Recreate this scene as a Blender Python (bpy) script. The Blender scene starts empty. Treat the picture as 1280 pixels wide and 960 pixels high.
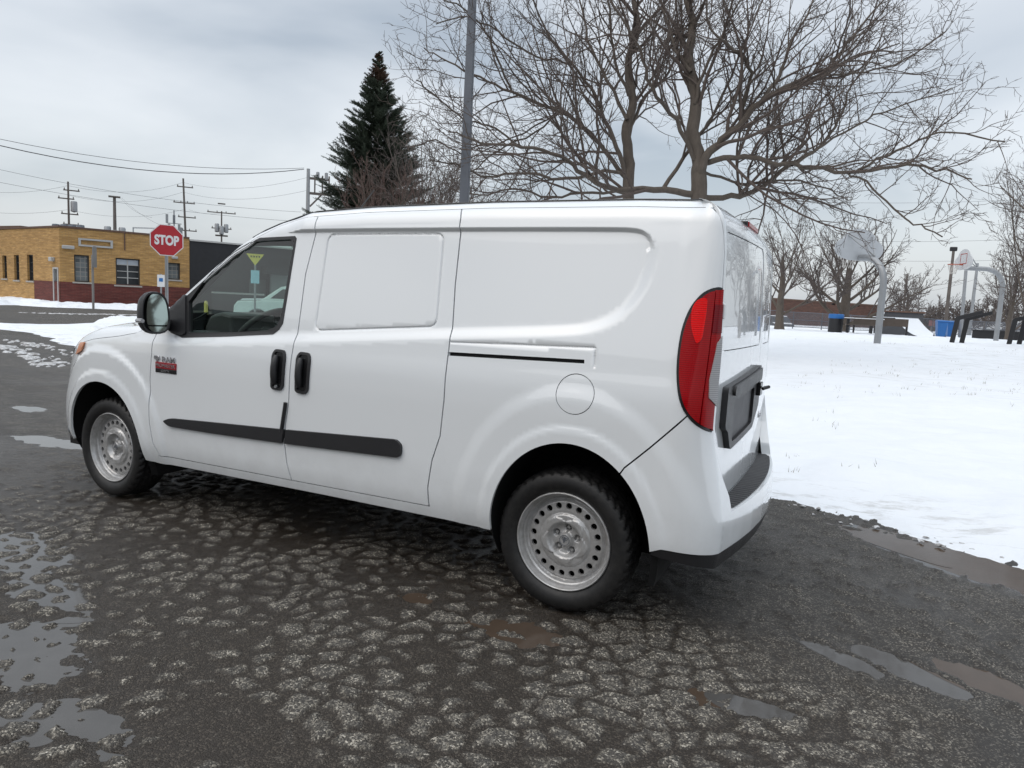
import bpy, bmesh, math, random
import numpy as np
from mathutils import Vector, Matrix
from mathutils.geometry import delaunay_2d_cdt

random.seed(7); RNG = np.random.default_rng(7)
scene = bpy.context.scene
COL = scene.collection
rad = math.radians

# ------------------------------------------------------------------ camera
CAM = np.array([1.099, -2.733, 1.348]); YAW, PITCH, ROLL, FPX = rad(26.374), rad(6.503), rad(2.814), 875.24
def cam_axes():
    f = np.array([-math.sin(YAW)*math.cos(PITCH), math.cos(YAW)*math.cos(PITCH), -math.sin(PITCH)])
    r = np.cross(f, [0, 0, 1]); r /= np.linalg.norm(r); u = np.cross(r, f)
    c, s = math.cos(ROLL), math.sin(ROLL)
    return c*r + s*u, -s*r + c*u, f
CR, CU, CF = cam_axes()
def ray(px, py):
    return CF + CR*(px-640)/FPX + CU*(480-py)/FPX
def at_d(px, py, d):            # point at depth d along the view axis
    return CAM + ray(px, py)*d
def at_z(px, py, z=0.0):
    v = ray(px, py); return CAM + v*((z-CAM[2])/v[2])
def at_y(px, py, y):
    v = ray(px, py); return CAM + v*((y-CAM[1])/v[1])
def ground_xy(px, d):           # x,y of the vertical line seen at px near the horizon
    p = at_d(px, 400, d); return p[0], p[1]
def top_z(px, py, x, y):        # height of the thing at x,y whose top is seen at py
    # solve for z so that the projection row equals py
    q = np.array([x, y, 0.0]) - CAM
    k = (480-py)/FPX
    # (q+z*e3).CU = k*(q+z*e3).CF
    return (k*q.dot(CF) - q.dot(CU))/(CU[2]-k*CF[2])

cam_d = bpy.data.cameras.new('camera'); cam = bpy.data.objects.new('camera', cam_d); COL.objects.link(cam)
M = Matrix(((CR[0], CU[0], -CF[0], CAM[0]), (CR[1], CU[1], -CF[1], CAM[1]), (CR[2], CU[2], -CF[2], CAM[2]), (0, 0, 0, 1)))
cam.matrix_world = M
cam_d.sensor_width = 36; cam_d.lens = FPX/1280*36; cam_d.clip_start = .05; cam_d.clip_end = 3000
scene.camera = cam

# ------------------------------------------------------------------ materials
MATS = {}
class NT:
    def __init__(s, name):
        m = bpy.data.materials.new(name); m.use_nodes = True
        s.m = m; s.t = m.node_tree; s.t.nodes.clear()
        s.out = s.t.nodes.new('ShaderNodeOutputMaterial'); MATS[name] = m
    def n(s, typ, _in=None, **kw):
        nd = s.t.nodes.new(typ)
        for k, v in kw.items(): setattr(nd, k, v)
        for k, v in (_in or {}).items():
            if isinstance(v, bpy.types.NodeSocket): s.t.links.new(v, nd.inputs[k])
            else: nd.inputs[k].default_value = v
        return nd
    def l(s, a, b): s.t.links.new(a, b)
    def coord(s, kind='Object', scale=None):
        c = s.n('ShaderNodeTexCoord').outputs[kind]
        if scale is not None:
            mp = s.n('ShaderNodeMapping', {'Scale': scale if isinstance(scale, tuple) else (scale,)*3}); s.l(c, mp.inputs['Vector']); return mp.outputs[0]
        return c
    def noise(s, vec, scale, detail=4, rough=.55, out='Fac'):
        return s.n('ShaderNodeTexNoise', {'Vector': vec, 'Scale': scale, 'Detail': detail, 'Roughness': rough}).outputs[out]
    def ramp(s, fac, stops, interp='LINEAR'):
        r = s.n('ShaderNodeValToRGB', {'Fac': fac}); r.color_ramp.interpolation = interp
        el = r.color_ramp.elements
        while len(el) < len(stops): el.new(.5)
        for e, (p, c) in zip(el, stops):
            e.position = p; e.color = (c, c, c, 1) if isinstance(c, (int, float)) else (*c, 1)
        return r.outputs['Color']
    def mix(s, fac, a, b, mode='MIX'):
        nd = s.n('ShaderNodeMix', data_type='RGBA', blend_type=mode)
        for i, v in ((0, fac), (6, a), (7, b)):
            if isinstance(v, bpy.types.NodeSocket): s.l(v, nd.inputs[i])
            else: nd.inputs[i].default_value = v if i == 0 else (*v, 1) if len(v) == 3 else v
        return nd.outputs[2]
    def math(s, op, a, b=0.0, clamp=False):
        nd = s.n('ShaderNodeMath', operation=op, use_clamp=clamp)
        for i, v in enumerate((a, b)):
            if isinstance(v, bpy.types.NodeSocket): s.l(v, nd.inputs[i])
            else: nd.inputs[i].default_value = v
        return nd.outputs[0]
    def bump(s, h, strength=.3, dist=.01, normal=None):
        b = s.n('ShaderNodeBump', {'Height': h, 'Strength': strength, 'Distance': dist})
        if normal is not None: s.l(normal, b.inputs['Normal'])
        return b.outputs[0]
    def bsdf(s, color, rough=.5, metal=0., normal=None, **kw):
        p = s.n('ShaderNodeBsdfPrincipled')
        for k, v in {'Base Color': color, 'Roughness': rough, 'Metallic': metal, **kw}.items():
            if isinstance(v, bpy.types.NodeSocket): s.l(v, p.inputs[k])
            elif isinstance(v, tuple) and len(v) == 3: p.inputs[k].default_value = (*v, 1)
            else: p.inputs[k].default_value = v
        if normal is not None: s.l(normal, p.inputs['Normal'])
        s.l(p.outputs[0], s.out.inputs['Surface']); return p

def basic(name, color, rough=.5, metal=0., vary=.12, scale=6., bump=0., bscale=60., **kw):
    t = NT(name); c = t.coord()
    n = t.noise(c, scale, 5)
    lo = tuple(max(0, v*(1-vary)) for v in color); hi = tuple(v*(1+vary) for v in color)
    col = t.mix(n, lo, hi)
    r = t.math('ADD', t.math('MULTIPLY', t.noise(c, scale*3, 3), .16), rough-.08, True)
    nm = t.bump(t.noise(c, bscale, 3), bump, .004) if bump else None
    t.bsdf(col, r, metal, nm, **kw); return t.m

# ------------------------------------------------------------------ objects
def tag(o, label, cat, group=None):
    o['label'] = label; o['category'] = cat
    if group: o['group'] = group
    return o
def empty(name, loc=(0, 0, 0), rz=0., label=None, cat=None, group=None):
    o = bpy.data.objects.new(name, None); COL.objects.link(o); o.location = loc; o.rotation_euler = (0, 0, rz)
    o.empty_display_size = .2
    if label: tag(o, label, cat, group)
    return o
def link(name, me, mats, parent=None, smooth=False):
    o = bpy.data.objects.new(name, me); COL.objects.link(o)
    for m in (mats if isinstance(mats, (list, tuple)) else [mats]): me.materials.append(MATS[m] if isinstance(m, str) else m)
    if parent is not None: o.parent = parent
    if smooth: me.shade_smooth()
    return o
def pymesh(name, v, f, mats, parent=None, smooth=False, mi=None, uv=None):
    me = bpy.data.meshes.new(name); me.from_pydata([tuple(map(float, a)) for a in v], [], [tuple(int(i) for i in q) for q in f]); me.update()
    if mi is not None: me.polygons.foreach_set('material_index', mi)
    if uv is not None:
        l = me.uv_layers.new(name='UVMap'); l.data.foreach_set('uv', np.asarray(uv, dtype=np.float32).ravel())
    return link(name, me, mats, parent, smooth)
def npmesh(name, V, F, mats, parent=None, smooth=True):
    """V (n,3) array, F (m,k) array of equal sided faces"""
    V = np.ascontiguousarray(V, dtype=np.float32); F = np.ascontiguousarray(F, dtype=np.int32); k = F.shape[1]
    me = bpy.data.meshes.new(name); me.vertices.add(len(V)); me.vertices.foreach_set('co', V.ravel())
    me.loops.add(F.size); me.loops.foreach_set('vertex_index', F.ravel())
    me.polygons.add(len(F)); me.polygons.foreach_set('loop_start', np.arange(0, F.size, k, dtype=np.int32))
    me.update(calc_edges=True); me.validate()
    return link(name, me, mats, parent, smooth)

class MB:
    """collects simple solids into ONE mesh"""
    def __init__(s): s.v = []; s.f = []; s.mi = []; s.m = 0
    def add(s, v, f):
        b = len(s.v); s.v += [tuple(p) for p in v]; s.f += [tuple(b+i for i in q) for q in f]; s.mi += [s.m]*len(f)
    def box(s, x0, x1, y0, y1, z0, z1):
        v = [(x, y, z) for z in (z0, z1) for y in (y0, y1) for x in (x0, x1)]
        s.add(v, [(0, 2, 3, 1), (4, 5, 7, 6), (0, 1, 5, 4), (2, 6, 7, 3), (0, 4, 6, 2), (1, 3, 7, 5)])
    def tube(s, pts, r, n=8, cap=True):
        pts = [Vector(p) for p in pts]; rs = r if isinstance(r, (list, tuple)) else [r]*len(pts)
        b = len(s.v); up = None; cnt = 0
        for i, p in enumerate(pts):
            d = (pts[min(i+1, len(pts)-1)] - pts[max(i-1, 0)]).normalized()
            if up is None: up = Vector((0, 0, 1)) if abs(d.z) < .9 else Vector((1, 0, 0))
            a = d.cross(up).normalized(); c = a.cross(d).normalized(); up = c
            for k in range(n):
                t = 2*math.pi*k/n; s.v.append(tuple(p + (a*math.cos(t) + c*math.sin(t))*rs[i]))
        for i in range(len(pts)-1):
            for k in range(n):
                k2 = (k+1) % n; s.f.append((b+i*n+k, b+i*n+k2, b+(i+1)*n+k2, b+(i+1)*n+k)); s.mi.append(s.m)
        if cap:
            s.f.append(tuple(b+k for k in range(n))[::-1]); s.f.append(tuple(b+(len(pts)-1)*n+k for k in range(n))); s.mi += [s.m]*2
    def lathe(s, prof, c=(0, 0, 0), n=24, axis='z'):
        b = len(s.v)
        for r, h in prof:
            for k in range(n):
                t = 2*math.pi*k/n; x, y = r*math.cos(t), r*math.sin(t)
                p = (x, y, h) if axis == 'z' else (x, h, y)
                s.v.append((c[0]+p[0], c[1]+p[1], c[2]+p[2]))
        for i in range(len(prof)-1):
            for k in range(n):
                k2 = (k+1) % n; q = (b+i*n+k, b+i*n+k2, b+(i+1)*n+k2, b+(i+1)*n+k)
                s.f.append(q if axis == 'z' else q[::-1]); s.mi.append(s.m)
    def prism(s, poly, y0, y1, plane='xz'):
        n = len(poly)
        def P(a, b, h): return (a, h, b) if plane == 'xz' else (a, b, h) if plane == 'xy' else (h, a, b)
        v = [P(a, b, y0) for a, b in poly] + [P(a, b, y1) for a, b in poly]
        s.add(v, [tuple(range(n)), tuple(range(2*n-1, n-1, -1))] + [(i, i+n, (i+1) % n+n, (i+1) % n) for i in range(n)])
    def build(s, name, mats, parent=None, smooth=False, bevel=0., fix=True, seg=2):
        o = pymesh(name, s.v, s.f, mats, parent, False, s.mi if s.mi and max(s.mi) else None)
        if fix:
            bm = bmesh.new(); bm.from_mesh(o.data); bmesh.ops.recalc_face_normals(bm, faces=bm.faces); bm.to_mesh(o.data); bm.free()
        if bevel:
            m = o.modifiers.new('bevel', 'BEVEL'); m.width = bevel; m.segments = seg; m.limit_method = 'ANGLE'; m.angle_limit = rad(40)
        if smooth:
            o.data.shade_smooth()
            if smooth != 2: 
                try: o.data.set_sharp_from_angle(angle=rad(38))
                except Exception: pass
        return o

def text_mesh(body, size, depth, mat, parent, name, loc, rot, align='CENTER', bold=0., sx=1., offset=0., width=None, height=None):
    c = bpy.data.curves.new('lettering', 'FONT'); c.body = body; c.size = size; c.extrude = depth; c.align_x = align; c.align_y = 'CENTER'; c.offset = bold
    o = bpy.data.objects.new('tmp', c); COL.objects.link(o)
    dg = bpy.context.evaluated_depsgraph_get(); me = bpy.data.meshes.new_from_object(o.evaluated_get(dg))
    bpy.data.objects.remove(o); bpy.data.curves.remove(c)
    xs_ = [v.co.x for v in me.vertices]; ys_ = [v.co.y for v in me.vertices]; cx, cy = (min(xs_)+max(xs_))/2, (min(ys_)+max(ys_))/2
    kx = sx if width is None else width/(max(xs_)-min(xs_)); ky = 1. if height is None else height/(max(ys_)-min(ys_))
    for v in me.vertices: v.co.x = (v.co.x-cx)*kx; v.co.y = (v.co.y-cy)*ky
    me.materials.clear()
    ob = link(name, me, mat, parent); ob.location = loc; ob.rotation_euler = rot
    return ob

# ------------------------------------------------------------------ numpy noise
def vnoise(x, y, seed=0):
    def h(i, j):
        n = (i*374761393 + j*668265263 + seed*1442695041) & 0xffffffff
        n = ((n ^ (n >> 13))*1274126177) & 0xffffffff
        return ((n ^ (n >> 16)) & 0xffff)/65535.
    xi = np.floor(x).astype(np.int64); yi = np.floor(y).astype(np.int64); fx = x-xi; fy = y-yi
    fx = fx*fx*fx*(fx*(fx*6-15)+10); fy = fy*fy*fy*(fy*(fy*6-15)+10)
    a, b, c, d = h(xi, yi), h(xi+1, yi), h(xi, yi+1), h(xi+1, yi+1)
    return (a*(1-fx)+b*fx)*(1-fy) + (c*(1-fx)+d*fx)*fy
def fbm(x, y, oct=4, seed=0):
    s = 0; a = .5; t = 0
    for o in range(oct): s = s + a*vnoise(x*2**o+17.3*o, y*2**o-9.1*o, seed+o); t += a; a *= .5
    return s/t
def voronoi(x, y, jit=.85, seed=0):
    """nearest and second nearest cell centre distance, and a random number of the cell"""
    def h(i, j, k):
        n = (i*374761393 + j*668265263 + (seed+k)*974634777) & 0xffffffff
        n = ((n ^ (n >> 13))*1274126177) & 0xffffffff
        return ((n ^ (n >> 16)) & 0xffff)/65535.
    xi = np.floor(x).astype(np.int64); yi = np.floor(y).astype(np.int64)
    d1 = np.full(x.shape, 9.); d2 = d1.copy(); cx = np.zeros(x.shape); cy = cx.copy(); rid = cx.copy(); sx = cx.copy(); sy = cx.copy()
    pts = []
    for dj in (-1, 0, 1):
        for di in (-1, 0, 1):
            i, j = xi+di, yi+dj
            px = i+.5+(h(i, j, 0)-.5)*jit; py = j+.5+(h(i, j, 1)-.5)*jit
            pts.append((px, py)); d = np.hypot(px-x, py-y)
            m = d < d1
            cx = np.where(m, px, cx); cy = np.where(m, py, cy); rid = np.where(m, h(i, j, 2), rid); d1 = np.minimum(d, d1)
    edge = np.full(x.shape, 9.)
    for px, py in pts:          # distance to the cell's border
        dx, dy = px-cx, py-cy; L = np.hypot(dx, dy); ok = L > 1e-6
        e = ((px+cx)/2-x)*dx + ((py+cy)/2-y)*dy
        edge = np.where(ok, np.minimum(edge, e/np.where(ok, L, 1)), edge)
    return d1, edge, rid
def sstep(a, b, x):
    t = np.clip((x-a)/(b-a), 0, 1); return t*t*(3-2*t)
# ------------------------------------------------------------------ world
world = bpy.data.worlds.new('World'); scene.world = world; world.use_nodes = True
wt = world.node_tree; wt.nodes.clear()
def wn(typ, **kw):
    n = wt.nodes.new(typ)
    for k, v in kw.items(): setattr(n, k, v)
    return n
SUN_EL, SUN_AZ = rad(50), rad(-150)      # azimuth from +Y towards +X
wo = wn('ShaderNodeOutputWorld'); b1 = wn('ShaderNodeBackground'); b2 = wn('ShaderNodeBackground'); ad = wn('ShaderNodeAddShader')
sky = wn('ShaderNodeTexSky', sky_type='NISHITA'); sky.sun_disc = False; sky.sun_elevation = SUN_EL; sky.sun_rotation = SUN_AZ; sky.dust_density = 4; sky.air_density = 1.2
wt.links.new(sky.outputs[0], b1.inputs[0]); b1.inputs[1].default_value = .05
tc = wn('ShaderNodeTexCoord'); sep = wn('ShaderNodeSeparateXYZ'); wt.links.new(tc.outputs['Generated'], sep.inputs[0])
def wm(op, a, b=0., clamp=False):
    n = wn('ShaderNodeMath', operation=op, use_clamp=clamp)
    for i, v in enumerate((a, b)):
        if isinstance(v, bpy.types.NodeSocket): wt.links.new(v, n.inputs[i])
        else: n.inputs[i].default_value = v
    return n.outputs[0]
zc = wm('MAXIMUM', sep.outputs[2], 0.)
den = wm('ADD', zc, .22)
cmb = wn('ShaderNodeCombineXYZ'); wt.links.new(wm('DIVIDE', sep.outputs[0], den), cmb.inputs[0]); wt.links.new(wm('DIVIDE', sep.outputs[1], den), cmb.inputs[1])
nz = wn('ShaderNodeTexNoise'); nz.inputs['Scale'].default_value = .95; nz.inputs['Detail'].default_value = 5; nz.inputs['Roughness'].default_value = .45; nz.inputs['Distortion'].default_value = .35
mp = wn('ShaderNodeMapping'); mp.inputs['Location'].default_value = (3.4, 1.2, 0); wt.links.new(cmb.outputs[0], mp.inputs[0]); wt.links.new(mp.outputs[0], nz.inputs['Vector'])
cr = wn('ShaderNodeValToRGB'); wt.links.new(nz.outputs['Fac'], cr.inputs[0])
el = cr.color_ramp.elements; el[0].position = .33; el[0].color = (.36, .41, .465, 1); el[1].position = .62; el[1].color = (.84, .86, .88, 1)
e = el.new(.47); e.color = (.62, .655, .69, 1)
# pale and even towards the horizon, brighter far overhead as under real overcast
hz = wn('ShaderNodeMix', data_type='RGBA'); hf = wm('SUBTRACT', 1., wm('MULTIPLY', zc, 3.4), True)
wt.links.new(wm('MULTIPLY', hf, .9), hz.inputs[0]); wt.links.new(cr.outputs[0], hz.inputs[6]); hz.inputs[7].default_value = (.64, .68, .72, 1)
up = wn('ShaderNodeMapRange'); up.interpolation_type = 'SMOOTHSTEP'; wt.links.new(sep.outputs[2], up.inputs[0])
up.inputs[1].default_value = .50; up.inputs[2].default_value = .9; up.inputs[3].default_value = 1.; up.inputs[4].default_value = 2.35
wt.links.new(hz.outputs[2], b2.inputs[0]); wt.links.new(up.outputs[0], b2.inputs[1])
wt.links.new(b1.outputs[0], ad.inputs[0]); wt.links.new(b2.outputs[0], ad.inputs[1]); wt.links.new(ad.outputs[0], wo.inputs[0])
sl = bpy.data.lights.new('sun', 'SUN'); sl.energy = .5; sl.angle = rad(55); sl.color = (1, .985, .96)
so = bpy.data.objects.new('sun', sl); COL.objects.link(so)
sd = Vector((math.sin(SUN_AZ)*math.cos(SUN_EL), math.cos(SUN_AZ)*math.cos(SUN_EL), math.sin(SUN_EL)))
so.rotation_euler = sd.to_track_quat('Z', 'Y').to_euler(); so.location = (0, 0, 30)
vs = scene.view_settings; vs.view_transform = 'Standard'; vs.look = 'None'; vs.gamma = 1; vs.exposure = -0.17; vs.use_curve_mapping = False

# ------------------------------------------------------------------ materials
def paint(name, color):
    t = NT(name); c = t.coord()
    z = t.n('ShaderNodeSeparateXYZ', {'Vector': c}).outputs[2]
    dirt = t.noise(c, 7, 6, .65); low = t.n('ShaderNodeMapRange', {'Value': z, 'From Min': .75, 'From Max': .25, 'To Min': 0., 'To Max': 1.}).outputs[0]
    d = t.math('MULTIPLY', t.ramp(dirt, [(.42, 0.), (.72, 1.)]), t.math('MULTIPLY', low, .18), True)
    col = t.mix(d, color, (.30, .29, .27))
    r = t.math('ADD', t.math('MULTIPLY', d, .5), .16, True)
    orange = t.bump(t.noise(c, 420, 1), .012, .001)
    t.bsdf(col, r, 0, orange, **{'Coat Weight': 1., 'Coat Roughness': .015, 'IOR': 1.5, 'Coat IOR': 1.6}); return t.m
paint('white_paint', (.76, .785, .80))
basic('black_plastic', (.018, .018, .02), .42, bump=.25, bscale=900, vary=.2)
basic('grey_plastic', (.045, .045, .05), .5, bump=.25, bscale=900, vary=.2)
basic('dark_trim', (.01, .01, .011), .25)
basic('interior', (.075, .072, .070), .6)
basic('interior_grey', (.11, .11, .115), .6)
basic('underbody', (.006, .006, .006), .9)
t = NT('tyre_rubber'); c = t.coord(); n = t.noise(c, 40, 6, .7)
t.bsdf(t.mix(t.ramp(n, [(.4, 0.), (.75, 1.)]), (.006, .006, .0065), (.020, .019, .018)), .55, 0, t.bump(n, .25, .002))
t = NT('rim_steel'); c = t.coord(); n = t.noise(c, 22, 6, .7)
t.bsdf(t.mix(t.ramp(n, [(.38, 0.), (.8, 1.)]), (.50, .50, .50), (.27, .26, .245)), t.math('ADD', t.math('MULTIPLY', n, .25), .22), .45)
basic('chrome', (.55, .55, .56), .15, 1., vary=.05)
basic('badge_red', (.30, .012, .02), .3)
basic('badge_silver', (.5, .5, .52), .25, .8)
def tail(name, color, rough=.08, streak=True, em=0.):
    t = NT(name); c = t.coord()
    w = t.n('ShaderNodeTexWave', {'Vector': c, 'Scale': 38., 'Distortion': .6}, bands_direction='Z').outputs['Fac']
    col = t.mix(t.math('MULTIPLY', w, .55), color, tuple(v*.35 for v in color))
    t.bsdf(col, rough, 0, t.bump(w, .1, .002), **{'Specular IOR Level': .28}); return t.m
tail('lens_red', (.36, .001, .004)); tail('lens_bright_red', (.85, .003, .004)); tail('lens_dark_red', (.20, .004, .010)); tail('lens_clear', (.42, .42, .43)); tail('lens_amber', (.70, .30, .16))
def glass(name, tint, gl=1.0, refl=.9):
    t = NT(name)
    bf = t.n('ShaderNodeNewGeometry').outputs['Backfacing']; fr = t.n('ShaderNodeFresnel', {'IOR': t.math('SUBTRACT', 1.5, t.math('MULTIPLY', bf, .8333))}).outputs[0]
    tr = t.n('ShaderNodeBsdfTransparent', {'Color': (*tint, 1)}); g = t.n('ShaderNodeBsdfGlossy', {'Color': (refl, refl, refl, 1), 'Roughness': .01})
    mx = t.n('ShaderNodeMixShader', {0: t.math('MULTIPLY', fr, gl, True)}); t.l(tr.outputs[0], mx.inputs[1]); t.l(g.outputs[0], mx.inputs[2]); t.l(mx.outputs[0], t.out.inputs[0]); return t.m
glass('car_glass', (.66, .76, .72), 1.4); glass('clear_glass', (.82, .88, .87), 1.0)
t = NT('mirror_glass'); t.bsdf((.46, .56, .55), .03, 1.)
# water
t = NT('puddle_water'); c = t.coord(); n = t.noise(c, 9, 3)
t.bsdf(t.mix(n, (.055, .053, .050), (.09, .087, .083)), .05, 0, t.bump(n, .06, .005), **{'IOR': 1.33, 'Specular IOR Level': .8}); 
t = NT('mud_water'); c = t.coord(); n = t.noise(c, 9, 3)
t.bsdf(t.mix(n, (.05, .036, .026), (.085, .062, .046)), .12, 0, t.bump(n, .10, .006), **{'IOR': 1.33})
# asphalt ground
t = NT('asphalt'); c = t.coord()
att = t.n('ShaderNodeAttribute', attribute_name='chunk').outputs['Fac']; wet = t.n('ShaderNodeAttribute', attribute_name='wet').outputs['Fac']
g1 = t.n('ShaderNodeTexVoronoi', {'Vector': c, 'Scale': 190.}); g2 = t.n('ShaderNodeTexVoronoi', {'Vector': c, 'Scale': 75.})
gn = t.noise(c, 300, 3, .7); mid = t.noise(c, 6, 5, .6); big = t.noise(c, .5, 4, .6)
gc = t.n('ShaderNodeSeparateColor', {'Color': g1.outputs['Color']}).outputs[0]
gc2 = t.n('ShaderNodeSeparateColor', {'Color': g2.outputs['Color']}).outputs[1]
base = t.mix(mid, (.024, .0215, .019), (.054, .048, .041))
base = t.mix(t.ramp(big, [(.35, 0.), (.65, .6)]), base, (.066, .063, .059))
stone = t.ramp(gc, [(0., (.028, .026, .023)), (.42, (.085, .076, .063)), (.72, (.22, .20, .163)), (.90, (.45, .41, .34)), (1., (.62, .58, .50))])
mud = t.mix(gn, (.012, .0092, .0066), (.040, .031, .022)); mud = t.mix(t.ramp(gc, [(.70, 0.), (.95, .7)]), mud, (.12, .10, .078))
top = t.mix(t.ramp(gc2, [(.25, .25), (.7, .85)]), base, stone)
sparse = t.mix(t.math('MULTIPLY', t.ramp(gc, [(.62, 0.), (.9, .55)]), t.ramp(mid, [(.35, .3), (.65, 1.)])), base, stone)
col = t.mix(att, mud, top)
zone = t.n('ShaderNodeAttribute', attribute_name='zone').outputs['Fac']
col = t.mix(zone, sparse, col)
strk = t.noise(t.coord('Object', (.35, 2.2, 1)), 1.2, 5, .6)
col = t.mix(t.math('MULTIPLY', t.math('SUBTRACT', 1., zone), t.ramp(strk, [(.35, 0.), (.7, .55)])), col, (.035, .034, .034))
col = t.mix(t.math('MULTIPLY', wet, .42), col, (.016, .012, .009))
h = t.math('ADD', t.math('MULTIPLY', g1.outputs['Distance'], -1.), t.math('MULTIPLY', gn, .4))
ro = t.math('SUBTRACT', .86, t.math('MULTIPLY', t.math('ADD', t.math('MULTIPLY', wet, .6), t.math('MULTIPLY', t.ramp(big, [(.4, .15), (.7, 0.)]), 1.)), t.math('ADD', t.math('MULTIPLY', gn, .5), .6)), True)
ro = t.math('MAXIMUM', ro, .30); t.bsdf(col, ro, 0, t.bump(h, .9, .005), **{'Specular IOR Level': .4})
# snow
t = NT('snow'); c = t.coord(); n = t.noise(c, 2.2, 6, .65); sp = t.noise(t.coord('Object', (.7, 2.6, 1)), 2.6, 6, .72)
thin = t.n('ShaderNodeAttribute', attribute_name='thin').outputs['Fac']
col = t.mix(n, (.71, .745, .785), (.80, .825, .85))
m = t.math('MULTIPLY', thin, t.ramp(sp, [(.52, 0.), (.62, 1.)]), True)
col = t.mix(m, col, (.40, .40, .385))
t.bsdf(col, .65, 0, t.bump(t.math('ADD', t.noise(c, 90, 4, .7), t.math('MULTIPLY', n, 3.)), .45, .02), **{'Subsurface Weight': .0})
t = NT('dirty_snow'); c = t.coord(); n = t.noise(c, 9, 6, .7)
t.bsdf(t.mix(t.ramp(n, [(.4, 0.), (.6, 1.)]), (.60, .61, .62), (.26, .25, .24)), .6, 0, t.bump(n, .5, .03))
# bark
def bark(name, a, b):
    t = NT(name); c = t.coord('Object', (1, 1, .35)); n = t.noise(c, 14, 6, .7); t.bsdf(t.mix(n, a, b), .9, 0, t.bump(n, .8, .02)); return t.m
bark('bark', (.045, .036, .030), (.155, .128, .104)); bark('twig', (.060, .046, .040), (.125, .098, .083)); bark('twig_far', (.075, .06, .055), (.14, .118, .108)); bark('twig_red', (.08, .050, .042), (.13, .085, .070))
t = NT('needles'); c = t.coord(); n = t.noise(c, 3.5, 5, .7)
t.bsdf(t.mix(t.ramp(n, [(.3, 0.), (.7, 1.)]), (.020, .030, .020), (.070, .088, .058)), .7)
t = NT('needles_brown'); c = t.coord(); n = t.noise(c, 3.5, 5, .7); t.bsdf(t.mix(n, (.05, .028, .018), (.12, .07, .045)), .8)
basic('galv', (.30, .31, .32), .5, .6, vary=.2, scale=3); basic('galv_dark', (.13, .14, .16), .5, .4, vary=.35, scale=2.5, bump=.2)
basic('wood_pole', (.11, .095, .085), .85, vary=.4, scale=2, bump=.4, bscale=30); basic('wire', (.06, .06, .065), .6)
basic('sign_red', (.42, .012, .022), .4, vary=.06); basic('sign_white', (.74, .74, .74), .4, vary=.04); basic('sign_blue', (.03, .16, .42), .4); basic('sign_yellow', (.72, .62, .10), .4); basic('sign_cyan', (.35, .62, .72), .4)
basic('blue_plastic', (.015, .12, .36), .4, vary=.15); basic('black_steel', (.012, .012, .014), .45); basic('board_white', (.52, .53, .54), .35, vary=.1); basic('board_grey', (.46, .48, .50), .4, vary=.1)
basic('rim_orange', (.35, .07, .03), .5); basic('net', (.55, .53, .5), .8); basic('line_red', (.35, .05, .04), .5)
basic('dark_wall', (.022, .023, .026), .8, vary=.25, scale=1.5, bump=.3, bscale=12); basic('dark_wall_light', (.06, .062, .068), .8, vary=.2, scale=2)
basic('coping', (.42, .42, .41), .7, vary=.2, scale=1); basic('stone_sill', (.38, .36, .33), .8); basic('door_grey', (.10, .11, .115), .5); basic('frame_dark', (.035, .035, .035), .5); basic('concrete', (.25, .24, .23), .85, vary=.25, scale=3, bump=.3)
basic('blind_white', (.45, .5, .56), .6); basic('rust', (.12, .07, .05), .8, vary=.4); basic('bollard_yellow', (.55, .45, .12), .6); basic('orange_paint', (.4, .14, .04), .6)
basic('beige_wall', (.22, .23, .235), .85, vary=.1, scale=.6); basic('red_car', (.25, .02, .02), .3); basic('brown_wood', (.07, .055, .045), .8, vary=.3, scale=3); basic('teal_white', (.60, .68, .67), .3)
basic('far_roof', (.30, .30, .31), .8); basic('far_wall', (.24, .21, .19), .85, vary=.2, scale=.5); basic('graffiti', (.20, .075, .07), .6)
t = NT('window_dark'); c = t.coord(); n = t.noise(c, 1.2, 3); t.bsdf(t.mix(n, (.015, .017, .02), (.06, .065, .07)), .12)
def block_glass(name):
    t = NT(name); uv = t.coord('UV')
    b = t.n('ShaderNodeTexBrick', {'Vector': uv, 'Color1': (.16, .18, .185, 1), 'Color2': (.07, .08, .085, 1), 'Mortar': (.28, .27, .25, 1), 'Scale': 1., 'Mortar Size': .02, 'Brick Width': .3, 'Row Height': .28, 'Bias': -.2}); b.offset = 0
    t.bsdf(b.outputs[0], .2); return t.m
block_glass('glass_block')
def brick(name, c1, c2, mortar, stain=(.12, .09, .06), sc=1.):
    t = NT(name); uv = t.coord('UV')
    b = t.n('ShaderNodeTexBrick', {'Vector': uv, 'Color1': (*c1, 1), 'Color2': (*c2, 1), 'Mortar': (*mortar, 1), 'Scale': 1., 'Mortar Size': .008*sc, 'Brick Width': .30*sc, 'Row Height': .085*sc, 'Bias': 0.})
    n = t.noise(uv, 1.3, 6, .7); n2 = t.noise(t.n('ShaderNodeMapping', {'Vector': uv, 'Scale': (1.2, 9., 1.)}).outputs[0], 1.0, 4, .7)
    col = t.mix(t.ramp(n2, [(.42, 0.), (.66, .8)]), b.outputs[0], tuple(v*.62 for v in c2))
    col = t.mix(t.ramp(n, [(.55, 0.), (.8, .5)]), col, stain)
    t.bsdf(col, .88, 0, t.bump(b.outputs['Fac'], -.3, .01)); return t.m
brick('brick_yellow', (.58, .35, .125), (.43, .245, .085), (.30, .21, .12))
brick('brick_red', (.17, .042, .032), (.115, .030, .025), (.14, .07, .06), (.06, .03, .03))
brick('brick_brown', (.135, .06, .042), (.09, .045, .034), (.12, .08, .06), (.05, .035, .03))
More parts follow.
